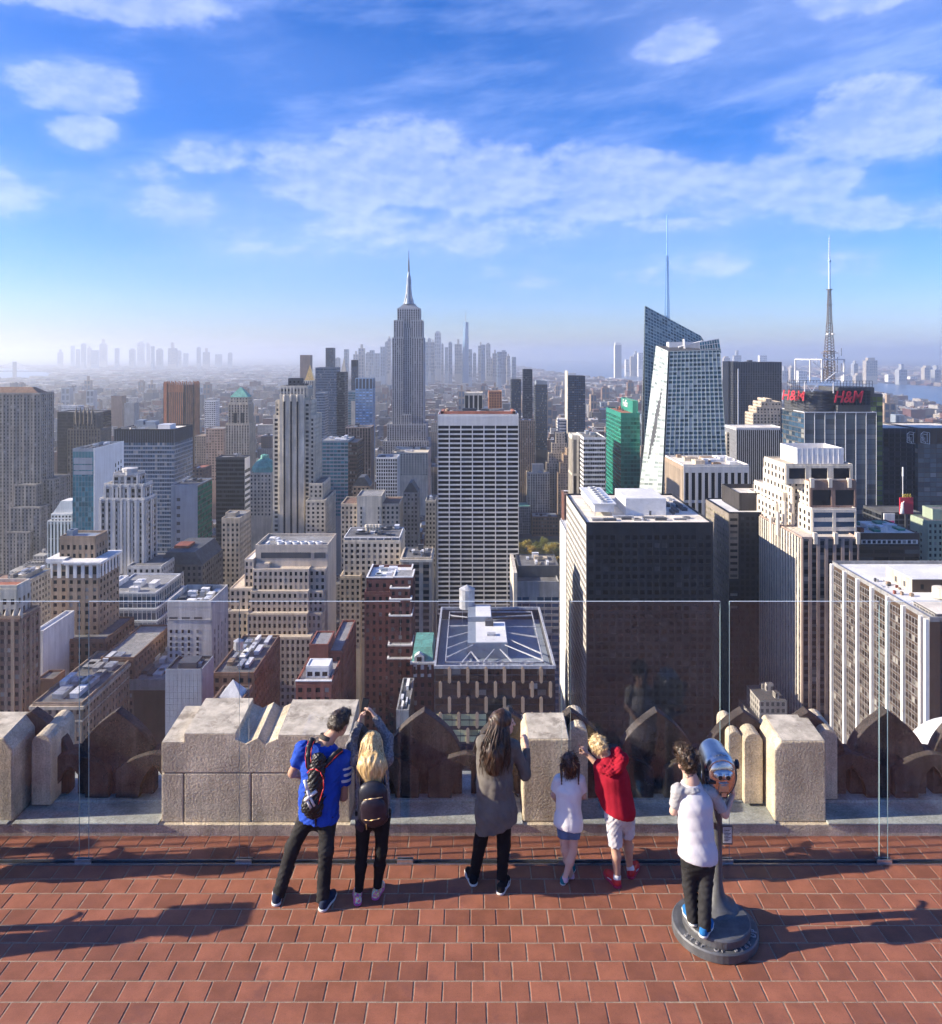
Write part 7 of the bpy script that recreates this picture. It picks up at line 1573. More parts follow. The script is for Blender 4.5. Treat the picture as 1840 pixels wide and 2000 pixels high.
T.cut(pel - np.array((0, 0, .01)), (0, 0, 1)); T.wrinkle(.0026, 26, 5, ((.3, .2, 1), (-.6, .1, .7))); T.mesh('jeans', jean, root, o)
navy = clothm('navy_canvas', (.02, .03, .06)); shoe(root, o, Fl(539, 1772), Fl(546, 1725), .98, navy, white_sole); shoe(root, o, Fl(627, 1783), Fl(662, 1733), .98, navy, white_sole)
H = Fld(*bounds(hc, m=.17), .006); H.ell(Ph(0, -.022, .034), np.array((.084, .099, .088)) * .99, Mh); H.cone(Ph(-.03, -.075, -.02), Ph(.03, -.075, -.02), .045, .045, .03); H.cone(Ph(-.03, .05, .10), Ph(.03, .05, .10), .03, .03, .03); H.cut(Ph(0, -.02, -.045), -hup * .9 + hf * .0); H.cut(Ph(0, .055, .0), hf * 1.0 - hup * .75); H.wrinkle(.0020, 110, 2); tufts(H.mesh('hair', h_blk, root, o), root, o, 700, .022, (.1, -.5, -.6), 3, h_blk, .0028, .25)
K = Fld(*bounds(nb, m=.14), .006); K.cone(nb + np.array((0, 0, .022)), nb + unit(hup) * .048 + np.array((0, 0, .012)), .068, .066, .01, True, True); K.mesh('neck_strap', clothm('grey_strap', (.07, .065, .06)), root, o)

man_root = root
bp = empty('slim_backpack', tuple(J(618, 1570, 6.72)), 'slim black and red drawstring backpack on the man in blue', 'backpack'); bo = np.array(bp.location)
blackn = mat('black_nylon', (.014, .014, .016), .45, spec=.4, noise=(20, .3), bump=(60, .3, 3, .004)); redn = mat('red_piping', (.60, .035, .04), .5); whn = mat('white_nylon', (.62, .62, .64), .5)
P1, P2 = J(622, 1485, 6.80), J(610, 1575, 6.74)
K = Fld(*bounds(P1, P2, m=.16), .006); K.cone(P1, P2, .062, .084, .03, sc=(1, .66, 1)); K.cone(P2, P2 - np.array((-.01, 0, .03)), .082, .07, .03, sc=(1, .66, 1)); K.wrinkle(.003, 45, 8); K.mesh('bag', blackn, bp, bo)
def ribbon(name, pts, r, m, parent, o, seg=6):
    bm = bmesh.new()
    for a, b_ in zip(pts, pts[1:]): tube(bm, a - o, b_ - o, r, seg=seg)
    for p in pts[1:-1]: bmesh.ops.create_icosphere(bm, subdivisions=1, radius=r, matrix=Matrix.Translation(Vector(p - o)))
    return bm_obj(name, bm, m, parent, True)
ys_ = 6.685
ribbon('piping', [J(600, 1510, ys_ + .03), J(606, 1503, ys_ + .03), J(616, 1502, ys_ + .03), J(626, 1508, ys_ + .02), J(632, 1522, ys_ + .02), J(632, 1540, ys_ + .02), J(627, 1556, ys_ + .02), J(621, 1574, ys_ + .02)], .005, redn, bp, bo)
for a, b_ in (((595, 1524), (606, 1560)), ((596, 1563), (618, 1545))): ribbon('cross_mark', [J(*a, ys_ - .012), J((a[0] + b_[0]) / 2, (a[1] + b_[1]) / 2, ys_ - .022), J(*b_, ys_ - .012)], .016, whn, bp, bo)
ribbon('cross_mark', [J(600, 1563, ys_ - .014), J(607, 1578, ys_ - .005)], .012, whn, bp, bo); ribbon('cross_mark', [J(606, 1558, ys_ - .02), J(614, 1574, ys_ - .008)], .011, whn, bp, bo)
for pts in ([J(604, 1500, 6.80), J(602, 1478, 6.83), J(604, 1460, 6.87), J(609, 1447, 6.93), J(612, 1446, 7.02)], [J(630, 1500, 6.80), J(642, 1487, 6.83), J(655, 1474, 6.86), J(664, 1467, 6.92), J(667, 1468, 7.02)]):
    K = Fld(*bounds(*pts, m=.08), .006)
    for a, b_ in zip(pts, pts[1:]): K.cone(a, b_, .026, .026, .01, sc=(1, .55, 1))
    K.mesh('strap', blackn, bp, bo)
    for q in (-.024, .024): ribbon('strap_edge', [p + np.array((q, -.010, .006 if abs(q) else 0)) for p in pts[:-1]], .004, redn, bp, bo)
ribbon('cord', [J(614, 1578, 6.72), J(616, 1592, 6.72), J(617, 1612, 6.73)], .009, blackn, bp, bo); ribbon('lower_strap', [J(622, 1570, 6.74), J(640, 1552, 6.80), J(657, 1530, 6.88)], .008, blackn, bp, bo)

# ---- blonde woman photographing
root, o = person('blonde woman raising a phone, dark backpack and black leggings', Fl(720, 1765))
pel = J(729, 1582, 6.85); hl, hr = J(711, 1588, 6.85), J(747, 1588, 6.85); kl, kr = J(707, 1660, 6.80), J(745, 1660, 6.80); al, ar = J(701, 1741, 6.74), J(737, 1733, 6.79)
nb = J(726, 1476, 6.95); ch = J(727, 1515, 6.93); sl, sr = J(695, 1484, 6.97), J(756, 1482, 6.97); el_, er = J(686, 1457, 7.10), J(758, 1443, 7.10); wl, wr_ = J(703, 1408, 7.20), J(731, 1397, 7.20)
hc = J(727, 1451, 7.0); hup = unit((-.03, .10, 1)); hf = unit((-.08, 1, .12))
B = Fld(*bounds(pel, kl, ar, hc, el_, er, J(715, 1370, 7.2), al, m=.17), .0072)
Mh, Ph = head(B, hc, hf, hup, .92); B.cone(Ph(0, -.03, -.06), nb, .044, .048, .03); B.cone(sl, sr, .042, .042, .05); B.cone(nb, ch, .06, .095, .05, sc=(1, .72, 1)); B.cone(ch, J(728, 1550, 6.9), .095, .085, .05, sc=(1, .72, 1)); B.cone(J(728, 1550, 6.9), pel, .085, .108, .05, sc=(1, .8, 1))
for a, b_, c in ((sl, el_, wl), (sr, er, wr_)): B.cone(a, b_, .038, .032, .03); B.cone(b_, c, .031, .022, .02)
hand(B, wl, J(710, 1378, 7.2) - wl, (.8, -.2, -.1), .80, .42, 1); hand(B, wr_, J(717, 1376, 7.2) - wr_, (-.8, -.2, -.1), .80, .42, -1)
for a, b_, c in ((hl, kl, al), (hr, kr, ar)): B.cone(a, b_, .072, .044, .03); B.cone(b_, c, .046, .028, .02)
B.mesh('body', sk2, root, o)
knit = clothm('heather_knit', (.17, .165, .175), .9, (140, .5), (60, .5)); S_ = Fld(*bounds(pel, sl, sr, el_, er, wl, wr_, m=.17), .0078)
S_.cone(sl, sr, .052, .052, .04); S_.cone(nb - np.array((0, 0, .04)), ch, .085, .110, .05, sc=(1.2, .85, 1)); S_.cone(ch, J(728, 1550, 6.9), .110, .112, .05, sc=(1.2, .9, 1)); S_.cone(J(728, 1550, 6.9), pel - np.array((0, 0, .05)), .114, .130, .05, sc=(1.2, .98, 1))
for a, b_, c in ((sl, el_, wl), (sr, er, wr_)): S_.cone(a, b_, .052, .046, .03); S_.cone(b_, c * .93 + b_ * .07, .045, .032, .02, cut1=True)
S_.cut(pel - np.array((0, 0, .05)), (.1, 0, -1)); S_.wrinkle(.003, 40, 9); S_.mesh('sweater', knit, root, o)
leg = clothm('black_leggings', (.010, .010, .011), .75); T = Fld(*bounds(pel, kl, ar, al, m=.17), .008); T.cone(pel, pel - np.array((0, 0, .05)), .112, .114, .04, sc=(1, .84, 1))
for a, b_, c in ((hl, kl, al), (hr, kr, ar)): T.cone(a, b_, .080, .052, .03); T.cone(b_, b_ * .6 + c * .4, .052, .051, .02); T.cone(b_ * .6 + c * .4, c, .051, .036, .02, cut1=True)
T.wrinkle(.0012, 60, 4); T.mesh('leggings', leg, root, o)
def flower(name):
    m = bpy.data.materials.new(name); m.use_nodes = True; nt = m.node_tree; nt.nodes.clear(); g = NG(nt); b = N(nt, 'ShaderNodeBsdfPrincipled'); oo_ = N(nt, 'ShaderNodeOutputMaterial'); nt.links.new(b.outputs[0], oo_.inputs[0]); geo = N(nt, 'ShaderNodeNewGeometry')
    cr = N(nt, 'ShaderNodeValToRGB'); nt.links.new(g.noise(geo.outputs['Position'], 40, 2), cr.inputs[0]); el2 = cr.color_ramp.elements; el2[0].position = .38; el2[0].color = (.62, .08, .36, 1); el2[1].position = .64; el2[1].color = (.10, .45, .50, 1); e = el2.new(.5); e.color = (.70, .62, .12, 1); e = el2.new(.56); e.color = (.75, .72, .70, 1); nt.links.new(cr.outputs[0], b.inputs['Base Color']); b.inputs['Roughness'].default_value = .6; return m
fl_ = flower('multicolour_sneaker'); pk = mat('pink_sole', (.55, .12, .36), .5)
shoe(root, o, Fl(699, 1771), Fl(697, 1730), .86, fl_, pk); shoe(root, o, Fl(731, 1760), Fl(755, 1712), .86, fl_, pk)
H = Fld(*bounds(hc, J(727, 1530, 6.9), m=.16), .0065); H.ell(Ph(0, -.015, .03), np.array((.088, .102, .092)) * .95, Mh); H.cone(Ph(0, -.05, .0), J(727, 1497, 6.82), .090, .098, .04, sc=(1.12, .7, 1)); H.cone(J(727, 1497, 6.82), J(727, 1522, 6.80), .090, .060, .04, sc=(1.3, .5, 1)); H.cut(Ph(0, .06, .02), hf); H.wrinkle(.003, 60, 6, ((1, .2, .05), (.8, .5, .1), (.9, -.4, -.1))); H.mesh('hair', h_bld, root, o)
top = Ph(0, -.02, .115)
def gd(k, t, rr):
    a = rr.uniform(-1.0, 1.0); u_ = 727 + a * 24 + rr.uniform(-3, 3); vend = rr.uniform(1505, 1538); d1 = 6.77 + .05 * abs(a); e = J(u_ + a * 5, vend, d1); m_ = J(727 + a * 21, 1470, 6.83 + .06 * abs(a)); P = []; ph = rr.uniform(0, 6)
    for x in t: p = (1 - x) ** 2 * (top + np.array((a * .05, 0, -.02 * abs(a)))) + 2 * x * (1 - x) * (m_ + np.array((a * .035, -.03, .03))) + x * x * e; P.append(p + np.array((.010 * x * math.sin(ph + 9 * x), .006 * x * math.cos(ph + 7 * x), 0)))
    return P
V, Q = strands(None, 110, gd, .0085, 3, 0); link('hair_locks', mesh_np('hair_locks', V - o, Q, h_bld, True), root)
ph = empty('smartphone', tuple(J(713, 1378, 7.21)), 'black smartphone held up in the blonde woman\'s hands', 'phone'); bm = bmesh.new(); bmesh.ops.create_cube(bm, size=1); bmesh.ops.scale(bm, verts=bm.verts, vec=(.062, .008, .125)); bevel(bm, .004, 2); q = bm_obj('case', bm, mat('phone_black', (.01, .01, .012), .25, spec=.5), ph); q.rotation_euler = (R(-12), R(10), 0); sc_ = boxes('screen', [-.027, .027, -.0052, -.0043, -.055, .055], mat('phone_screen', (.02, .022, .03), .08), ph); sc_.rotation_euler = (R(-12), R(10), 0)
bp = empty('navy_backpack', tuple(J(728, 1590, 6.70)), 'navy leather backpack with gold zips on the blonde woman', 'backpack'); bo = np.array(bp.location); nvy = mat('navy_leather', (.016, .017, .028), .45, spec=.45, noise=(18, .25), bump=(80, .2, 3, .003)); plum = mat('plum_leather', (.022, .014, .024), .45, spec=.45, noise=(18, .25), bump=(80, .2, 3, .003)); gld = mat('gold_zip', (.75, .52, .25), .35, metal=.7)
K = Fld(*bounds(J(705, 1530, 6.75), J(752, 1610, 6.75), m=.12), .0065); K.cone(J(728, 1548, 6.75), J(729, 1592, 6.75), .100, .104, .03, sc=(1.32, .62, 1)); K.mesh('bag', nvy, bp, bo)
K = Fld(*bounds(J(708, 1550, 6.70), J(752, 1610, 6.70), m=.1), .0065); K.cone(J(729, 1576, 6.69), J(730, 1594, 6.69), .086, .088, .02, sc=(1.34, .45, 1)); K.mesh('pocket', plum, bp, bo)
ribbon('zip', [J(710, 1563, 6.665), J(720, 1561, 6.645), J(736, 1559, 6.645), J(747, 1557, 6.67)], .0035, gld, bp, bo); ribbon('zip', [J(711, 1601, 6.665), J(722, 1603, 6.645), J(738, 1600, 6.645), J(750, 1594, 6.68)], .0035, gld, bp, bo); ribbon('zip_pull', [J(715, 1604, 6.67), J(716, 1620, 6.67)], .004, gld, bp, bo)
for u0, u1 in ((703, 698), (749, 752)): ribbon('strap', [J(u0 + 4, 1540, 6.82), J(u0, 1515, 6.84), J(u1, 1492, 6.88), J(u1, 1482, 6.97)], .012, nvy, bp, bo)
K = Fld(*bounds(J(700, 1600, 6.72), J(712, 1622, 6.72), m=.08), .006); K.cone(J(705, 1590, 6.76), J(703, 1612, 6.74), .02, .034, .02, sc=(1, .45, 1)); K.cone(J(703, 1612, 6.74), J(706, 1622, 6.74), .03, .01, .02, sc=(1, .45, 1)); K.wrinkle(.003, 60, 3); K.mesh('hanging_scarf', clothm('plum_scarf', (.05, .035, .045)), bp, bo)

# ---- long-haired woman in a grey coat, face turned to the right
root, o = person('long-haired woman in a long grey cardigan and black trousers', Fl(952, 1738))
pel = J(966, 1570, 7.0); hl, hr = J(953, 1572, 7.0), J(983, 1572, 7.0); kl, kr = J(938, 1645, 7.0), J(984, 1650, 6.96); al, ar = J(926, 1706, 6.98), J(980, 1713, 6.90)
nb = J(972, 1443, 7.06); ch = J(968, 1490, 7.04); sl, sr = J(943, 1450, 7.05), J(1003, 1458, 7.08); el_, er = J(941, 1530, 7.12), J(1026, 1513, 7.10); wl, wr_ = J(962, 1545, 7.25), J(1028, 1456, 7.20)
hc = J(984, 1411, 7.07); hup = unit((.06, .06, 1)); hf = unit((.93, .36, -.02))
B = Fld(*bounds(pel, kl, ar, hc, el_, er, wr_, al, J(1030, 1430, 7.2), m=.18), .0072)
Mh, Ph = head(B, hc, hf, hup, .95); B.cone(Ph(0, -.03, -.06), nb, .044, .048, .03); B.cone(sl, sr, .042, .042, .05); B.cone(nb, ch, .06, .098, .05, sc=(1, .72, 1)); B.cone(ch, J(967, 1530, 7.02), .098, .088, .05, sc=(1, .72, 1)); B.cone(J(967, 1530, 7.02), pel, .088, .11, .05, sc=(1, .8, 1))
for a, b_, c in ((sl, el_, wl), (sr, er, wr_)): B.cone(a, b_, .040, .033, .03); B.cone(b_, c, .032, .022, .02)
hand(B, wr_, (-.12, .45, .9), (-.6, .5, -.2), .84, .75, -1, point=False); hand(B, wl, (.5, .8, 0), (0, .2, -1), .84, .5, -1)
for a, b_, c in ((hl, kl, al), (hr, kr, ar)): B.cone(a, b_, .072, .046, .03); B.cone(b_, c, .046, .03, .02)
B.mesh('body', sk2, root, o); eyes(root, Ph, .95, o)
lp = Fld(*bounds(Ph(0, .09, -.066), m=.05), .004); lp.cone(Ph(-.016, .086, -.066), Ph(.016, .086, -.066), .0085, .0085, .004); lp.mesh('lips', mat('lips', (.42, .14, .12), .45), root, o)
coat = clothm('taupe_wool', (.135, .122, .108), .9, (150, .35), (9, .12)); S_ = Fld(*bounds(pel, sl, sr, el_, er, wr_, J(940, 1625, 7.0), m=.18), .0078)
S_.cone(sl, sr, .058, .058, .045); S_.cone(nb - np.array((0, 0, .03)), ch, .095, .122, .05, sc=(1.12, .85, 1)); S_.cone(ch, J(966, 1530, 7.02), .122, .124, .05, sc=(1.22, .88, 1)); S_.cone(J(966, 1530, 7.02), J(969, 1585, 7.0), .124, .146, .05, sc=(1.24, .9, 1)); S_.cone(J(969, 1585, 7.0), J(971, 1660, 6.97), .146, .165, .05, sc=(1.2, .88, 1))
S_.cone(sl, el_, .056, .048, .03); S_.cone(el_, wl * .92 + el_ * .08, .047, .038, .02, cut1=True); S_.cone(sr, er, .056, .05, .03); S_.cone(er, wr_ * .90 + er * .10, .049, .036, .02, cut1=True)
S_.cut(J(970, 1611, 7.0), (.30, 0, -1)); S_.wrinkle(.0022, 20, 12, ((1, .3, .12), (.8, .6, -.1), (1, -.4, .25), (.5, .2, .9))); S_.mesh('cardigan', coat, root, o)
ribbon('pocket_edge', [J(1002, 1545, 6.88), J(1008, 1552, 6.88), J(1012, 1556, 6.90)], .006, clothm('pocket_dark', (.03, .028, .026)), root, o)
T = Fld(*bounds(pel, kl, ar, al, m=.17), .008); T.cone(pel, pel - np.array((0, 0, .05)), .11, .112, .04, sc=(1, .84, 1))
for a, b_, c in ((hl, kl, al), (hr, kr, ar)): T.cone(a, b_, .080, .058, .03); T.cone(b_, c - np.array((0, 0, .02)), .057, .044, .02, cut1=True)
T.wrinkle(.002, 40, 4); T.mesh('trousers', clothm('black_trousers', (.011, .011, .012)), root, o)
bks = clothm('black_sneaker', (.012, .012, .014)); 
for hh, tt in (((927, 1733), (908, 1690)), ((975, 1750), (1001, 1702))):
    hh, tt = Fl(*hh), Fl(*tt); s_ = shoe(root, o, hh, tt, .92, bks, white_sole); d_ = unit(tt - hh); up_ = np.array((0, 0, 1.)); sd_ = np.cross(d_, up_)
    for q in (-1, 1): ribbon('swoosh', [hh + d_ * .05 + sd_ * .037 * q + up_ * .045, hh + d_ * .09 + sd_ * .042 * q + up_ * .034, hh + d_ * .15 + sd_ * .040 * q + up_ * .050], .004, whn, s_, o, 4)
H = Fld(*bounds(hc, J(965, 1520, 6.9), m=.17), .0065); H.ell(Ph(0, -.020, .03), np.array((.086, .098, .094)), Mh); H.cone(Ph(-.01, -.06, .0), J(966, 1470, 6.95), .088, .100, .04, sc=(1, .75, 1)); H.cone(J(966, 1470, 6.95), J(966, 1500, 6.91), .100, .075, .04, sc=(1.1, .55, 1)); H.cut(Ph(0, .035, .0), hf * .95 - hup * .35); H.wrinkle(.004, 55, 16, ((1, .2, .25), (.8, .5, -.3), (.9, -.4, .4))); H.mesh('hair', h_brn, root, o)
top = Ph(0, .0, .115)
def gd(k, t, rr):
    a = rr.uniform(-1.0, 1.0); vend = rr.uniform(1480, 1522); e = J(966 + a * 30 + rr.uniform(-3, 3), vend, 6.86 + .05 * abs(a)); m_ = J(968 + a * 27, 1445, 6.92 + .05 * abs(a)); P = []; ph_ = rr.uniform(0, 6); w = rr.uniform(.008, .018)
    for x in t: p = (1 - x) ** 2 * (top + np.array((a * .04 - .02, -.02, -.02 * abs(a)))) + 2 * x * (1 - x) * (m_ + np.array((a * .02, -.03, .03))) + x * x * e; P.append(p + np.array((w * x * math.sin(ph_ + 14 * x), w * .7 * x * math.cos(ph_ + 12 * x), 0)))
    return P
V, Q = strands(None, 130, gd, .0085, 8, 0, seg=14); link('hair_locks', mesh_np('hair_locks', V - o, Q, h_brn, True), root)

coat_root = root
# ---- small girl
root, o = person('small girl with braids in white T-shirt and denim shorts', Fl(1106, 1733))
pel = J(1110, 1606, 7.02); hl, hr = J(1100, 1610, 7.02), J(1122, 1610, 7.02); kl, kr = J(1103, 1660, 7.00), J(1120, 1663, 6.99); al, ar = J(1116, 1708, 7.03), J(1104, 1714, 6.94)
nb = J(1112, 1514, 7.08); ch = J(1111, 1545, 7.06); sl, sr = J(1091, 1523, 7.08), J(1134, 1524, 7.08); el_, er = J(1081, 1553, 7.10), J(1140, 1555, 7.10); wl, wr_ = J(1088, 1566, 7.24), J(1132, 1560, 7.26)
hc = J(1113, 1491, 7.10); hup = unit((0, .08, 1)); hf = unit((.05, 1, .05))
B = Fld(*bounds(pel, kl, ar, hc, el_, er, wl, wr_, al, m=.15), .0068)
Mh, Ph = head(B, hc, hf, hup, .86); B.cone(Ph(0, -.025, -.06), nb, .034, .038, .025); B.cone(sl, sr, .032, .032, .04); B.cone(nb, ch, .05, .075, .04, sc=(1, .75, 1)); B.cone(ch, pel, .075, .082, .04, sc=(1, .8, 1))
for a, b_, c in ((sl, el_, wl), (sr, er, wr_)): B.cone(a, b_, .029, .024, .02); B.cone(b_, c, .024, .018, .015)
hand(B, wl, (.3, .9, .2), (0, .1, -1), .66, .4, -1); hand(B, wr_, (-.3, .9, .2), (0, .1, -1), .66, .4, 1)
for a, b_, c in ((hl, kl, al), (hr, kr, ar)): B.cone(a, b_, .050, .034, .025); B.cone(b_, b_ * .6 + c * .4, .034, .036, .015); B.cone(b_ * .6 + c * .4, c, .035, .022, .015)
B.cone(al, Fl(1114, 1716) + np.array((0, 0, .03)), .022, .022, .01); B.cone(ar, Fl(1104, 1724) + np.array((0, 0, .03)), .022, .022, .01)
B.mesh('body', sk2, root, o)
wt_ = clothm('white_cotton', (.68, .66, .67), .85, (150, .2), (5, .05)); S_ = Fld(*bounds(pel, sl, sr, el_, er, J(1110, 1625, 7.0), m=.14), .0070)
S_.cone(sl, sr, .040, .040, .03); S_.cone(nb - np.array((0, 0, .03)), ch, .070, .094, .04, sc=(1.15, .85, 1)); S_.cone(ch, pel, .094, .104, .04, sc=(1.18, .9, 1)); S_.cone(pel, pel - np.array((0, 0, .08)), .104, .112, .04, sc=(1.18, .9, 1))
S_.cone(sl, sl * .35 + el_ * .65, .044, .048, .02, cut1=True); S_.cone(sr, sr * .35 + er * .65, .044, .048, .02, cut1=True); S_.cut(nb + np.array((0, -.02, .0)), (0, -.3, 1)); S_.cut(pel - np.array((0, 0, .035)), (-.18, 0, -1)); S_.wrinkle(.0018, 16, 15, ((1, .2, .3), (.5, .4, 1))); S_.mesh('t_shirt', wt_, root, o)
den = clothm('blue_denim', (.10, .155, .27), .85); T = Fld(*bounds(pel, kl, kr, m=.13), .0070); T.cone(pel, pel - np.array((0, 0, .05)), .088, .092, .03, sc=(1, .85, 1))
for a, b_ in ((hl, kl), (hr, kr)): T.cone(a, a * .52 + b_ * .48, .058, .056, .02, cut1=True)
T.wrinkle(.0015, 40, 3); T.mesh('shorts', den, root, o)
tl_ = clothm('teal_shoe', (.02, .16, .19)); shoe(root, o, Fl(1113, 1715), Fl(1124, 1680), .66, tl_, white_sole); shoe(root, o, Fl(1098, 1731), Fl(1113, 1700), .66, tl_, white_sole)
for a in (al, ar):
    K = Fld(a - .07, a + .07, .005); K.cone(a - np.array((0, 0, .035)), a + np.array((0, 0, .01)), .029, .027, .005, True, True); K.mesh('sock', clothm('pink_sock', (.62, .42, .52)), root, o)
H = Fld(*bounds(hc, J(1113, 1515, 7.05), m=.14), .006); H.ell(Ph(0, -.015, .03), np.array((.084, .098, .092)) * .88, Mh); H.cone(Ph(0, -.055, .0), Ph(0, -.06, -.05), .062, .05, .03); H.cut(Ph(0, .05, .0), hf); H.wrinkle(.003, 60, 6, ((1, .2, .15), (.8, .5, .4))); tufts(H.mesh('hair', h_red, root, o), root, o, 600, .05, (0, -.3, -1), 6, h_red, .003, .12)
for q, (u0, u1) in ((-1, (1096, 1097)), (1, (1130, 1130))):
    K = Fld(*bounds(J(u0, 1495, 7.04), J(u1, 1535, 7.0), m=.06), .005); pts = [J(u0 + (u1 - u0) * t, 1495 + 36 * t, 7.05 - .05 * t) for t in np.linspace(0, 1, 7)]
    for k, p in enumerate(pts): K.ell(p, np.array((.016, .016, .019)) * (1 - .08 * k), None, .012)
    K.mesh('braid', h_red, root, o)

# ---- boy in red hoodie pointing
root, o = person('blond boy in red hoodie and pale shorts pointing across the city', Fl(1215, 1730))
pel = J(1209, 1578, 6.99); hl, hr = J(1198, 1584, 6.99), J(1224, 1580, 7.00); kl, kr = J(1202, 1652, 6.95), J(1226, 1636, 7.04); al, ar = J(1206, 1712, 6.93), J(1230, 1694, 7.06)
nb = J(1187, 1482, 7.09); ch = J(1197, 1520, 7.05); sl, sr = J(1172, 1499, 7.07), J(1215, 1482, 7.09); el_ = J(1174, 1543, 7.03); wl = J(1184, 1574, 7.02); er = J(1170, 1497, 7.26); wr_ = J(1147, 1473, 7.34)
hc = J(1168, 1459, 7.14); hup = unit((-.38, .22, .9)); hf = unit((-.35, .92, -.28))
B = Fld(*bounds(pel, kl, ar, hc, el_, sr, wr_, J(1125, 1446, 7.36), al, m=.16), .0068)
Mh, Ph = head(B, hc, hf, hup, .93); B.cone(Ph(0, -.03, -.06), nb, .042, .046, .03); B.cone(sl, sr, .04, .04, .05); B.cone(nb, ch, .06, .09, .05, sc=(1, .75, 1)); B.cone(ch, pel, .09, .092, .05, sc=(1, .8, 1))
B.cone(sl, el_, .036, .03, .02); B.cone(el_, wl, .03, .022, .02); B.cone(sr, er, .036, .031, .02); B.cone(er, wr_, .031, .022, .02)
hand(B, wr_, J(1128, 1448, 7.38) - wr_, (-.25, .1, -.95), .80, .6, 1, point=True, spread=.05); hand(B, wl, (.25, .45, -.8), (.3, .8, .2), .74, .5, 1)
for a, b_, c in ((hl, kl, al), (hr, kr, ar)): B.cone(a, b_, .062, .042, .03); B.cone(b_, b_ * .65 + c * .35, .041, .042, .015); B.cone(b_ * .65 + c * .35, c - np.array((0, 0, .03)), .042, .026, .02)
B.mesh('body', sk3, root, o)
red = clothm('red_fleece', (.31, .010, .026), .9, (130, .4), (8, .12)); S_ = Fld(*bounds(pel, sl, sr, el_, wl, er, m=.18), .0072)
S_.cone(sl, sr, .056, .056, .04); S_.cone(nb - np.array((-.01, 0, .03)), ch, .090, .120, .05, sc=(1.1, .88, 1)); S_.cone(ch, pel - np.array((0, 0, .03)), .120, .128, .05, sc=(1.18, .98, 1)); S_.cone(sl, el_, .054, .050, .03); S_.cone(el_, wl, .050, .042, .02, cut1=True); S_.cone(sr, er * .8 + sr * .2, .054, .047, .03, cut1=True)
S_.cut(pel - np.array((0, 0, .045)), (-.30, 0, -1)); S_.wrinkle(.0016, 13, 22, ((.6, .3, .8), (1, .2, .2))); S_.mesh('hoodie', red, root, o)
K = Fld(*bounds(nb, J(1222, 1495, 7.0), J(1205, 1462, 7.1), m=.14), .0068)
hp = [J(1176, 1502, 7.00), J(1192, 1508, 6.97), J(1208, 1502, 6.97), J(1214, 1485, 7.0), J(1207, 1468, 7.06), J(1200, 1468, 7.10)]
for a, b_ in zip(hp, hp[1:]): K.cone(a, b_, .034, .036, .02)
K.cone(J(1195, 1492, 7.04), J(1205, 1480, 7.06), .05, .045, .03, sc=(1, .8, 1)); K.wrinkle(.003, 40, 5); K.mesh('hood', red, root, o)
st_ = clothm('pale_twill', (.50, .485, .50), .85); T = Fld(*bounds(pel, kl, kr, m=.16), .0075); T.cone(pel - np.array((0, 0, .02)), pel - np.array((0, 0, .06)), .100, .104, .03, sc=(1.15, .9, 1)); T.cone(hl, kl + np.array((0, 0, .0)), .074, .062, .03, cut1=True); T.cone(hr, kr + np.array((0, 0, .02)), .074, .062, .03, cut1=True); T.cut(pel - np.array((0, 0, .01)), (0, 0, 1)); T.wrinkle(.0025, 34, 7); T.mesh('shorts', st_, root, o)
rsh = mat('red_sneaker', (.50, .018, .022), .45, noise=(12, .15)); rso = mat('violet_red_sole', (.42, .03, .09), .5)
for hh, tt, a in (((1210, 1737), (1172, 1693), al), ((1230, 1718), (1250, 1678), ar)):
    hh, tt = Fl(*hh), Fl(*tt); s_ = shoe(root, o, hh, tt, .92, rsh, rso, high=.07); d_ = unit(tt - hh); up_ = np.array((0, 0, 1.)); sd_ = np.cross(d_, up_)
    for q in (-1, 1): ribbon('side_stripe', [hh + d_ * .07 + sd_ * .040 * q + up_ * .05, hh + d_ * .13 + sd_ * .043 * q + up_ * .036], .0045, whn, s_, o, 4)
    an = hh + d_ * .045 + up_ * .07
    K = Fld(an - .09, an + .12, .005); K.cone(an - up_ * .02, a + up_ * .015, .036, .034, .005, True, True); K.mesh('sock', clothm('white_sock', (.62, .62, .64)), root, o)
H = Fld(*bounds(hc, m=.16), .0055); H.ell(Ph(0, -.020, .034), np.array((.083, .098, .086)) * .95, Mh); H.cone(Ph(0, -.07, .0), Ph(0, -.07, -.035), .055, .045, .03); H.cut(Ph(0, .05, .0), hf - hup * .6); H.cut(Ph(0, -.03, -.05), -hup); H.wrinkle(.0038, 75, 9); tufts(H.mesh('hair', h_bld2, root, o), root, o, 800, .026, (.3, -.5, -.7), 4, h_bld2, .003, .16)

# ---- boy at the viewer, standing on its step
ZS = .168
root, o = person('boy in grey and white T-shirt standing on the viewer step', Fl(1362, 1822, ZS))
pel = J(1363, 1668, 6.24); hl, hr = J(1347, 1672, 6.24), J(1381, 1670, 6.24); kl, kr = J(1347, 1728, 6.26), J(1378, 1724, 6.22); al, ar = J(1354, 1794, 6.22), J(1376, 1812, 6.12)
nb = J(1350, 1527, 6.32); ch = J(1356, 1570, 6.30); sl, sr = J(1325, 1545, 6.30), J(1390, 1547, 6.34); el_, er = J(1316, 1584, 6.30), J(1416, 1590, 6.36); wl, wr_ = J(1326, 1582, 6.48), J(1431, 1552, 6.48)
hc = J(1342, 1488, 6.36); hup = unit((-.10, .06, 1)); hf = unit((-.10, 1, -.05))
B = Fld(*bounds(pel, kl, ar, hc, el_, er, wl, wr_, al, J(1437, 1535, 6.5), m=.17), .0068)
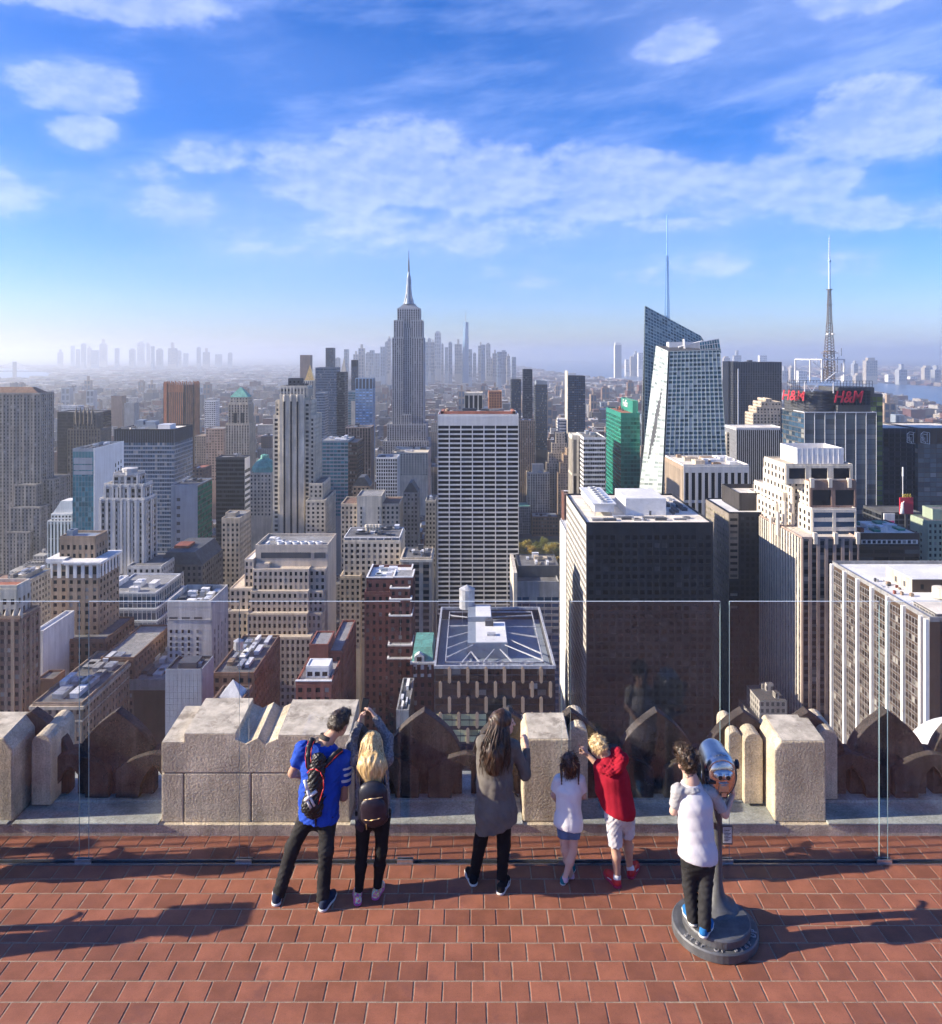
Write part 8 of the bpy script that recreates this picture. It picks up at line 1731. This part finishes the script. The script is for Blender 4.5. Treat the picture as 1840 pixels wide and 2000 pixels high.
Mh, Ph = head(B, hc, hf, hup, .92); B.cone(Ph(0, -.03, -.06), nb, .040, .044, .03); B.cone(sl, sr, .038, .038, .05); B.cone(nb, ch, .06, .09, .05, sc=(1, .75, 1)); B.cone(ch, pel, .09, .094, .05, sc=(1, .8, 1))
for a, b_, c in ((sl, el_, wl), (sr, er, wr_)): B.cone(a, b_, .036, .031, .02); B.cone(b_, c, .031, .021, .02)
hand(B, wr_, (.10, .35, .95), (-.95, .1, .1), .78, .28, 1); hand(B, wl, (.3, .8, .4), (0, .4, -.9), .78, .4, -1)
for a, b_, c in ((hl, kl, al), (hr, kr, ar)): B.cone(a, b_, .062, .044, .03); B.cone(b_, c, .042, .028, .02)
B.mesh('body', sk2, root, o)
gq = clothm('grey_marl', (.36, .355, .36), .9, (150, .3), (70, .12)); ww = clothm('white_jersey', (.54, .53, .57), .88, (150, .2), (5, .05))
S_ = Fld(*bounds(pel, sl, sr, el_, er, J(1365, 1690, 6.24), m=.16), .0072); S_.cone(nb - np.array((0, 0, .03)), ch, .074, .114, .05, sc=(1.15, .88, 1)); S_.cone(ch, pel, .115, .120, .05, sc=(1.2, .95, 1)); S_.cone(pel, pel - np.array((0, 0, .05)), .120, .124, .05, sc=(1.2, .98, 1)); S_.cut(pel - np.array((0, 0, .022)), (-.12, 0, -1)); S_.cut(nb, (0, -.1, 1)); S_.wrinkle(.0016, 13, 33, ((.2, .3, 1), (.9, .3, .4))); S_.mesh('t_shirt', ww, root, o)
S_ = Fld(*bounds(sl, sr, el_, er, ch, m=.14), .0072); S_.cone(sl, sr, .053, .053, .04); S_.cone(sl, sl * .22 + el_ * .78, .052, .046, .03, cut1=True); S_.cone(sr, sr * .22 + er * .78, .052, .046, .03, cut1=True); S_.cone(nb - np.array((0, 0, .04)), nb - np.array((0, 0, .008)), .088, .060, .03)
S_.cut(nb + np.array((0, -.01, .0)), (0, -.25, 1)); S_.wrinkle(.002, 34, 3); S_.mesh('raglan_sleeves', gq, root, o)
T = Fld(*bounds(pel, kl, ar, al, m=.16), .0075); T.cone(pel - np.array((0, 0, .02)), pel - np.array((0, 0, .06)), .100, .102, .04, sc=(1.15, .88, 1))
for a, b_, c in ((hl, kl, al), (hr, kr, ar)): T.cone(a, b_, .074, .056, .03); T.cone(b_, c - np.array((0, 0, .02)), .056, .048, .02, cut1=True)
T.wrinkle(.0022, 26, 6, ((.3, .2, 1), (-.6, .1, .7))); T.mesh('jeans', clothm('charcoal_denim', (.028, .028, .030), .85, (220, .3), (7, .4)), root, o)
ribbon('pocket_patch', [J(1371, 1682, 6.128), J(1378, 1686, 6.128)], .012, clothm('patch_grey', (.30, .29, .27)), root, o)
bsh = clothm('blue_canvas', (.02, .14, .36)); shoe(root, o, Fl(1357, 1812, ZS), Fl(1331, 1763, ZS), .86, bsh, white_sole, z0=ZS); shoe(root, o, Fl(1371, 1834, ZS), Fl(1396, 1790, ZS), .86, bsh, white_sole, z0=ZS)
H = Fld(*bounds(hc, J(1335, 1452, 6.4), m=.16), .0055); H.ell(Ph(0, -.020, .030), np.array((.082, .096, .088)) * .93, Mh); H.cone(Ph(0, -.07, .0), Ph(0, -.07, -.04), .052, .042, .03); H.cone(Ph(-.02, .03, .095), Ph(.02, -.01, .105), .042, .036, .03); H.cone(Ph(-.04, .04, .10), Ph(-.065, .05, .125), .035, .018, .03); H.cut(Ph(0, .06, .0), hf - hup * .5); H.cut(Ph(0, -.03, -.055), -hup); H.wrinkle(.004, 80, 19); tufts(H.mesh('hair', h_dk, root, o), root, o, 900, .032, (-.4, .1, .6), 5, h_dk, .0032, .45)

boy_root = root
# ------------------------------------------------------------------ coin-operated viewer
VX, VY = px(1396, 6.42), 6.42
def make_viewer(loc, label, group):
    root = empty('coin_viewer', loc, label, 'viewer', group); o = (0, 0, 0)
    iron = mat('grey_iron', (.115, .12, .13), .55, metal=.35, noise=(9, .25), bump=(60, .2, 4, .003)); chrome = mat('chrome', (.50, .51, .52), .28, metal=1.0, noise=(6, .1)); copper = mat('warm_chrome', (.60, .50, .45), .16, metal=1.0, noise=(8, .15))  # copper holds chrome, the red deck's reflection put in as a warm tint
    bm = bmesh.new(); lathe(bm, [(.001, .004), (.335, .004), (.345, .012), (.345, .075), (.335, .086), (.30, .09), (.001, .09)], (-.02, -.06), 48); bmesh.ops.recalc_face_normals(bm, faces=bm.faces[:]); base = bm_obj('base_ring', bm, iron, root)
    bm = bmesh.new(); lathe(bm, [(.001, .09), (.26, .09), (.27, .10), (.27, .155), (.26, .166), (.001, .166)], (-.02, -.10), 40); bmesh.ops.recalc_face_normals(bm, faces=bm.faces[:]); bm_obj('step_plate', bm, iron, root)
    bm = bmesh.new(); lathe(bm, [(.17, .166), (.15, .18), (.09, .215), (.058, .28), (.045, .36), (.040, .60), (.040, 1.02), (.052, 1.03), (.052, 1.08), (.038, 1.10), (.038, 1.16)], (.03, .03), 24); bm_obj('pedestal', bm, iron, root, True)
    txt = 'STEP UP STEP UP '; n = len(txt)
    for k, chh in enumerate(txt):
        if chh == ' ': continue
        a = R(-90 - 62 + k * 9.4)
        cu = bpy.data.curves.new('letter', 'FONT'); cu.body = chh; cu.size = .062; cu.extrude = .004; cu.align_x = 'CENTER'; cu.align_y = 'CENTER'; cu.resolution_u = 2; cu.offset = .0012
        tmp = bpy.data.objects.new('letter_tmp', cu); COL.objects.link(tmp); me = bpy.data.meshes.new_from_object(tmp.evaluated_get(bpy.context.evaluated_depsgraph_get())); bpy.data.objects.remove(tmp); me.materials.clear(); me.materials.append(mat('worn_letter', (.42, .42, .43), .4, metal=.5))
        q = link('letter', me, base, (-.02 + .306 * math.cos(a), -.06 + .306 * math.sin(a), .0925)); q.rotation_euler = (0, 0, a + R(90))
    # head: rounded drum lying front to back, domed face with goggles
    hz_ = 1.30; B = Fld((-.24, -.2, 1.05), (.27, .3, 1.56), .006)
    for zz, r0 in ((.06, .128), (-.05, .118)): B.cone((.03, -.02, hz_ + zz), (.03, .16, hz_ + zz + .02), r0, r0 * .86, .05)
    B.cut((0, -.075, hz_), (0, -1, -.18)); B.cut((0, .20, hz_), (0, 1, 0)); B.mesh('head_shell', chrome, root)
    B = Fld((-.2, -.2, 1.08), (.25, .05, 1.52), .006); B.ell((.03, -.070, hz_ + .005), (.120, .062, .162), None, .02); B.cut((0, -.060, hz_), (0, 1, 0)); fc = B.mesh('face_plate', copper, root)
    B = Fld((-.12, -.2, 1.2), (.18, -.02, 1.5), .005); B.ell((.03, -.122, hz_ + .045), (.082, .026, .042), None, .02)
    for q in (-.032, .032): B.cone((.03 + q, -.115, hz_ + .035), (.03 + q, -.155, hz_ + .035), .027, .025, .008, False, True)
    B.mesh('goggle_housing', chrome, root)
    for q in (-.032, .032):
        bm = bmesh.new(); tube(bm, (.03 + q, -.150, hz_ + .035), (.03 + q, -.1585, hz_ + .035), .0175, seg=14); bm_obj('eyepiece', bm, m_dark, root)
    bm = bmesh.new(); ring = [((.03 + .126 * math.cos(a), -.066, hz_ + .005 + .168 * math.sin(a)), (.03 + .126 * math.cos(a + .2), -.066, hz_ + .005 + .168 * math.sin(a + .2))) for a in np.arange(0, 6.28, .19635)]
    for a, b_ in ring: tube(bm, a, b_, .009, seg=6)
    bm_obj('rim', bm, m_dst, root, True)
    boxes('dark_slot', [[-.09, -.03, -.132, -.11, hz_ - .028, hz_ - .012]], m_dark, root)
    boxes('coin_box', [[-.008, .068, -.145, -.09, hz_ - .085, hz_ - .018], [.010, .050, -.155, -.145, hz_ - .06, hz_ - .03], [.010, .050, -.148, -.10, hz_ - .125, hz_ - .088]], chrome, root)
    bm = bmesh.new(); tube(bm, (.13, .03, hz_ + .05), (.19, .03, hz_ + .05), .022, seg=12); tube(bm, (.19, .03, hz_ + .05), (.205, .03, hz_ + .05), .036, seg=16); tube(bm, (-.13, .03, hz_ - .03), (-.17, .03, hz_ - .03), .018, seg=10); bm_obj('trunnion_knob', bm, m_dst, root)
    bm = bmesh.new()
    for q in (-1, 1):
        pts = [(.03 + q * .04, .05, 1.12), (.03 + q * .12, .05, 1.16), (.03 + q * .150, .04, 1.24), (.03 + q * .150, .03, hz_ + .05)]
        for a, b_ in zip(pts, pts[1:]): tube(bm, a, b_, .017, seg=8)
    bm_obj('yoke', bm, iron, root)
    boxes('placard', [[.058, .145, -.012, .0, .70, .86]], mat('placard_frame', (.10, .10, .10), .5), root); pf = boxes('placard_sheet', [[.066, .137, -.0145, -.0125, .715, .845]], mat('placard_paper', (.55, .55, .52), .6), root)
    boxes('placard_print', [[.072, .130 - .01 * (k % 3), -.0158, -.0148, .83 - .012 * k, .834 - .012 * k] for k in range(9)], m_dark, root)['kind'] = 'stuff'
    return root
v1 = make_viewer((VX, VY, 0), 'chrome and grey coin-operated binocular viewer on a round step base', None)
v2 = make_viewer((-5.25, 6.28, 0), 'coin-operated viewer just beyond the frame whose shadow falls on the tiles', None)
def copy_tree(ob, parent=None):
    c = ob.copy(); COL.objects.link(c); c.parent = parent
    for q in list(ob.children): copy_tree(q, c)
    return c
c = copy_tree(boy_root); c.location.x += -5.25 - VX; c.location.y += 6.28 - VY; c['label'] = 'visitor at the viewer beyond the frame, known by a shadow on the tiles'
for src, dx, dy, lab in ((man_root, -4.35, .1, 'visitor in blue standing at the glass beyond the left frame edge'), (coat_root, -5.1, .02, 'visitor in a grey cardigan at the glass beyond the left frame edge'), (man_root, -5.9, .2, 'second visitor in blue at the glass beyond the left frame edge')):
    c = copy_tree(src); c.location.x += dx; c.location.y += dy; c['label'] = lab
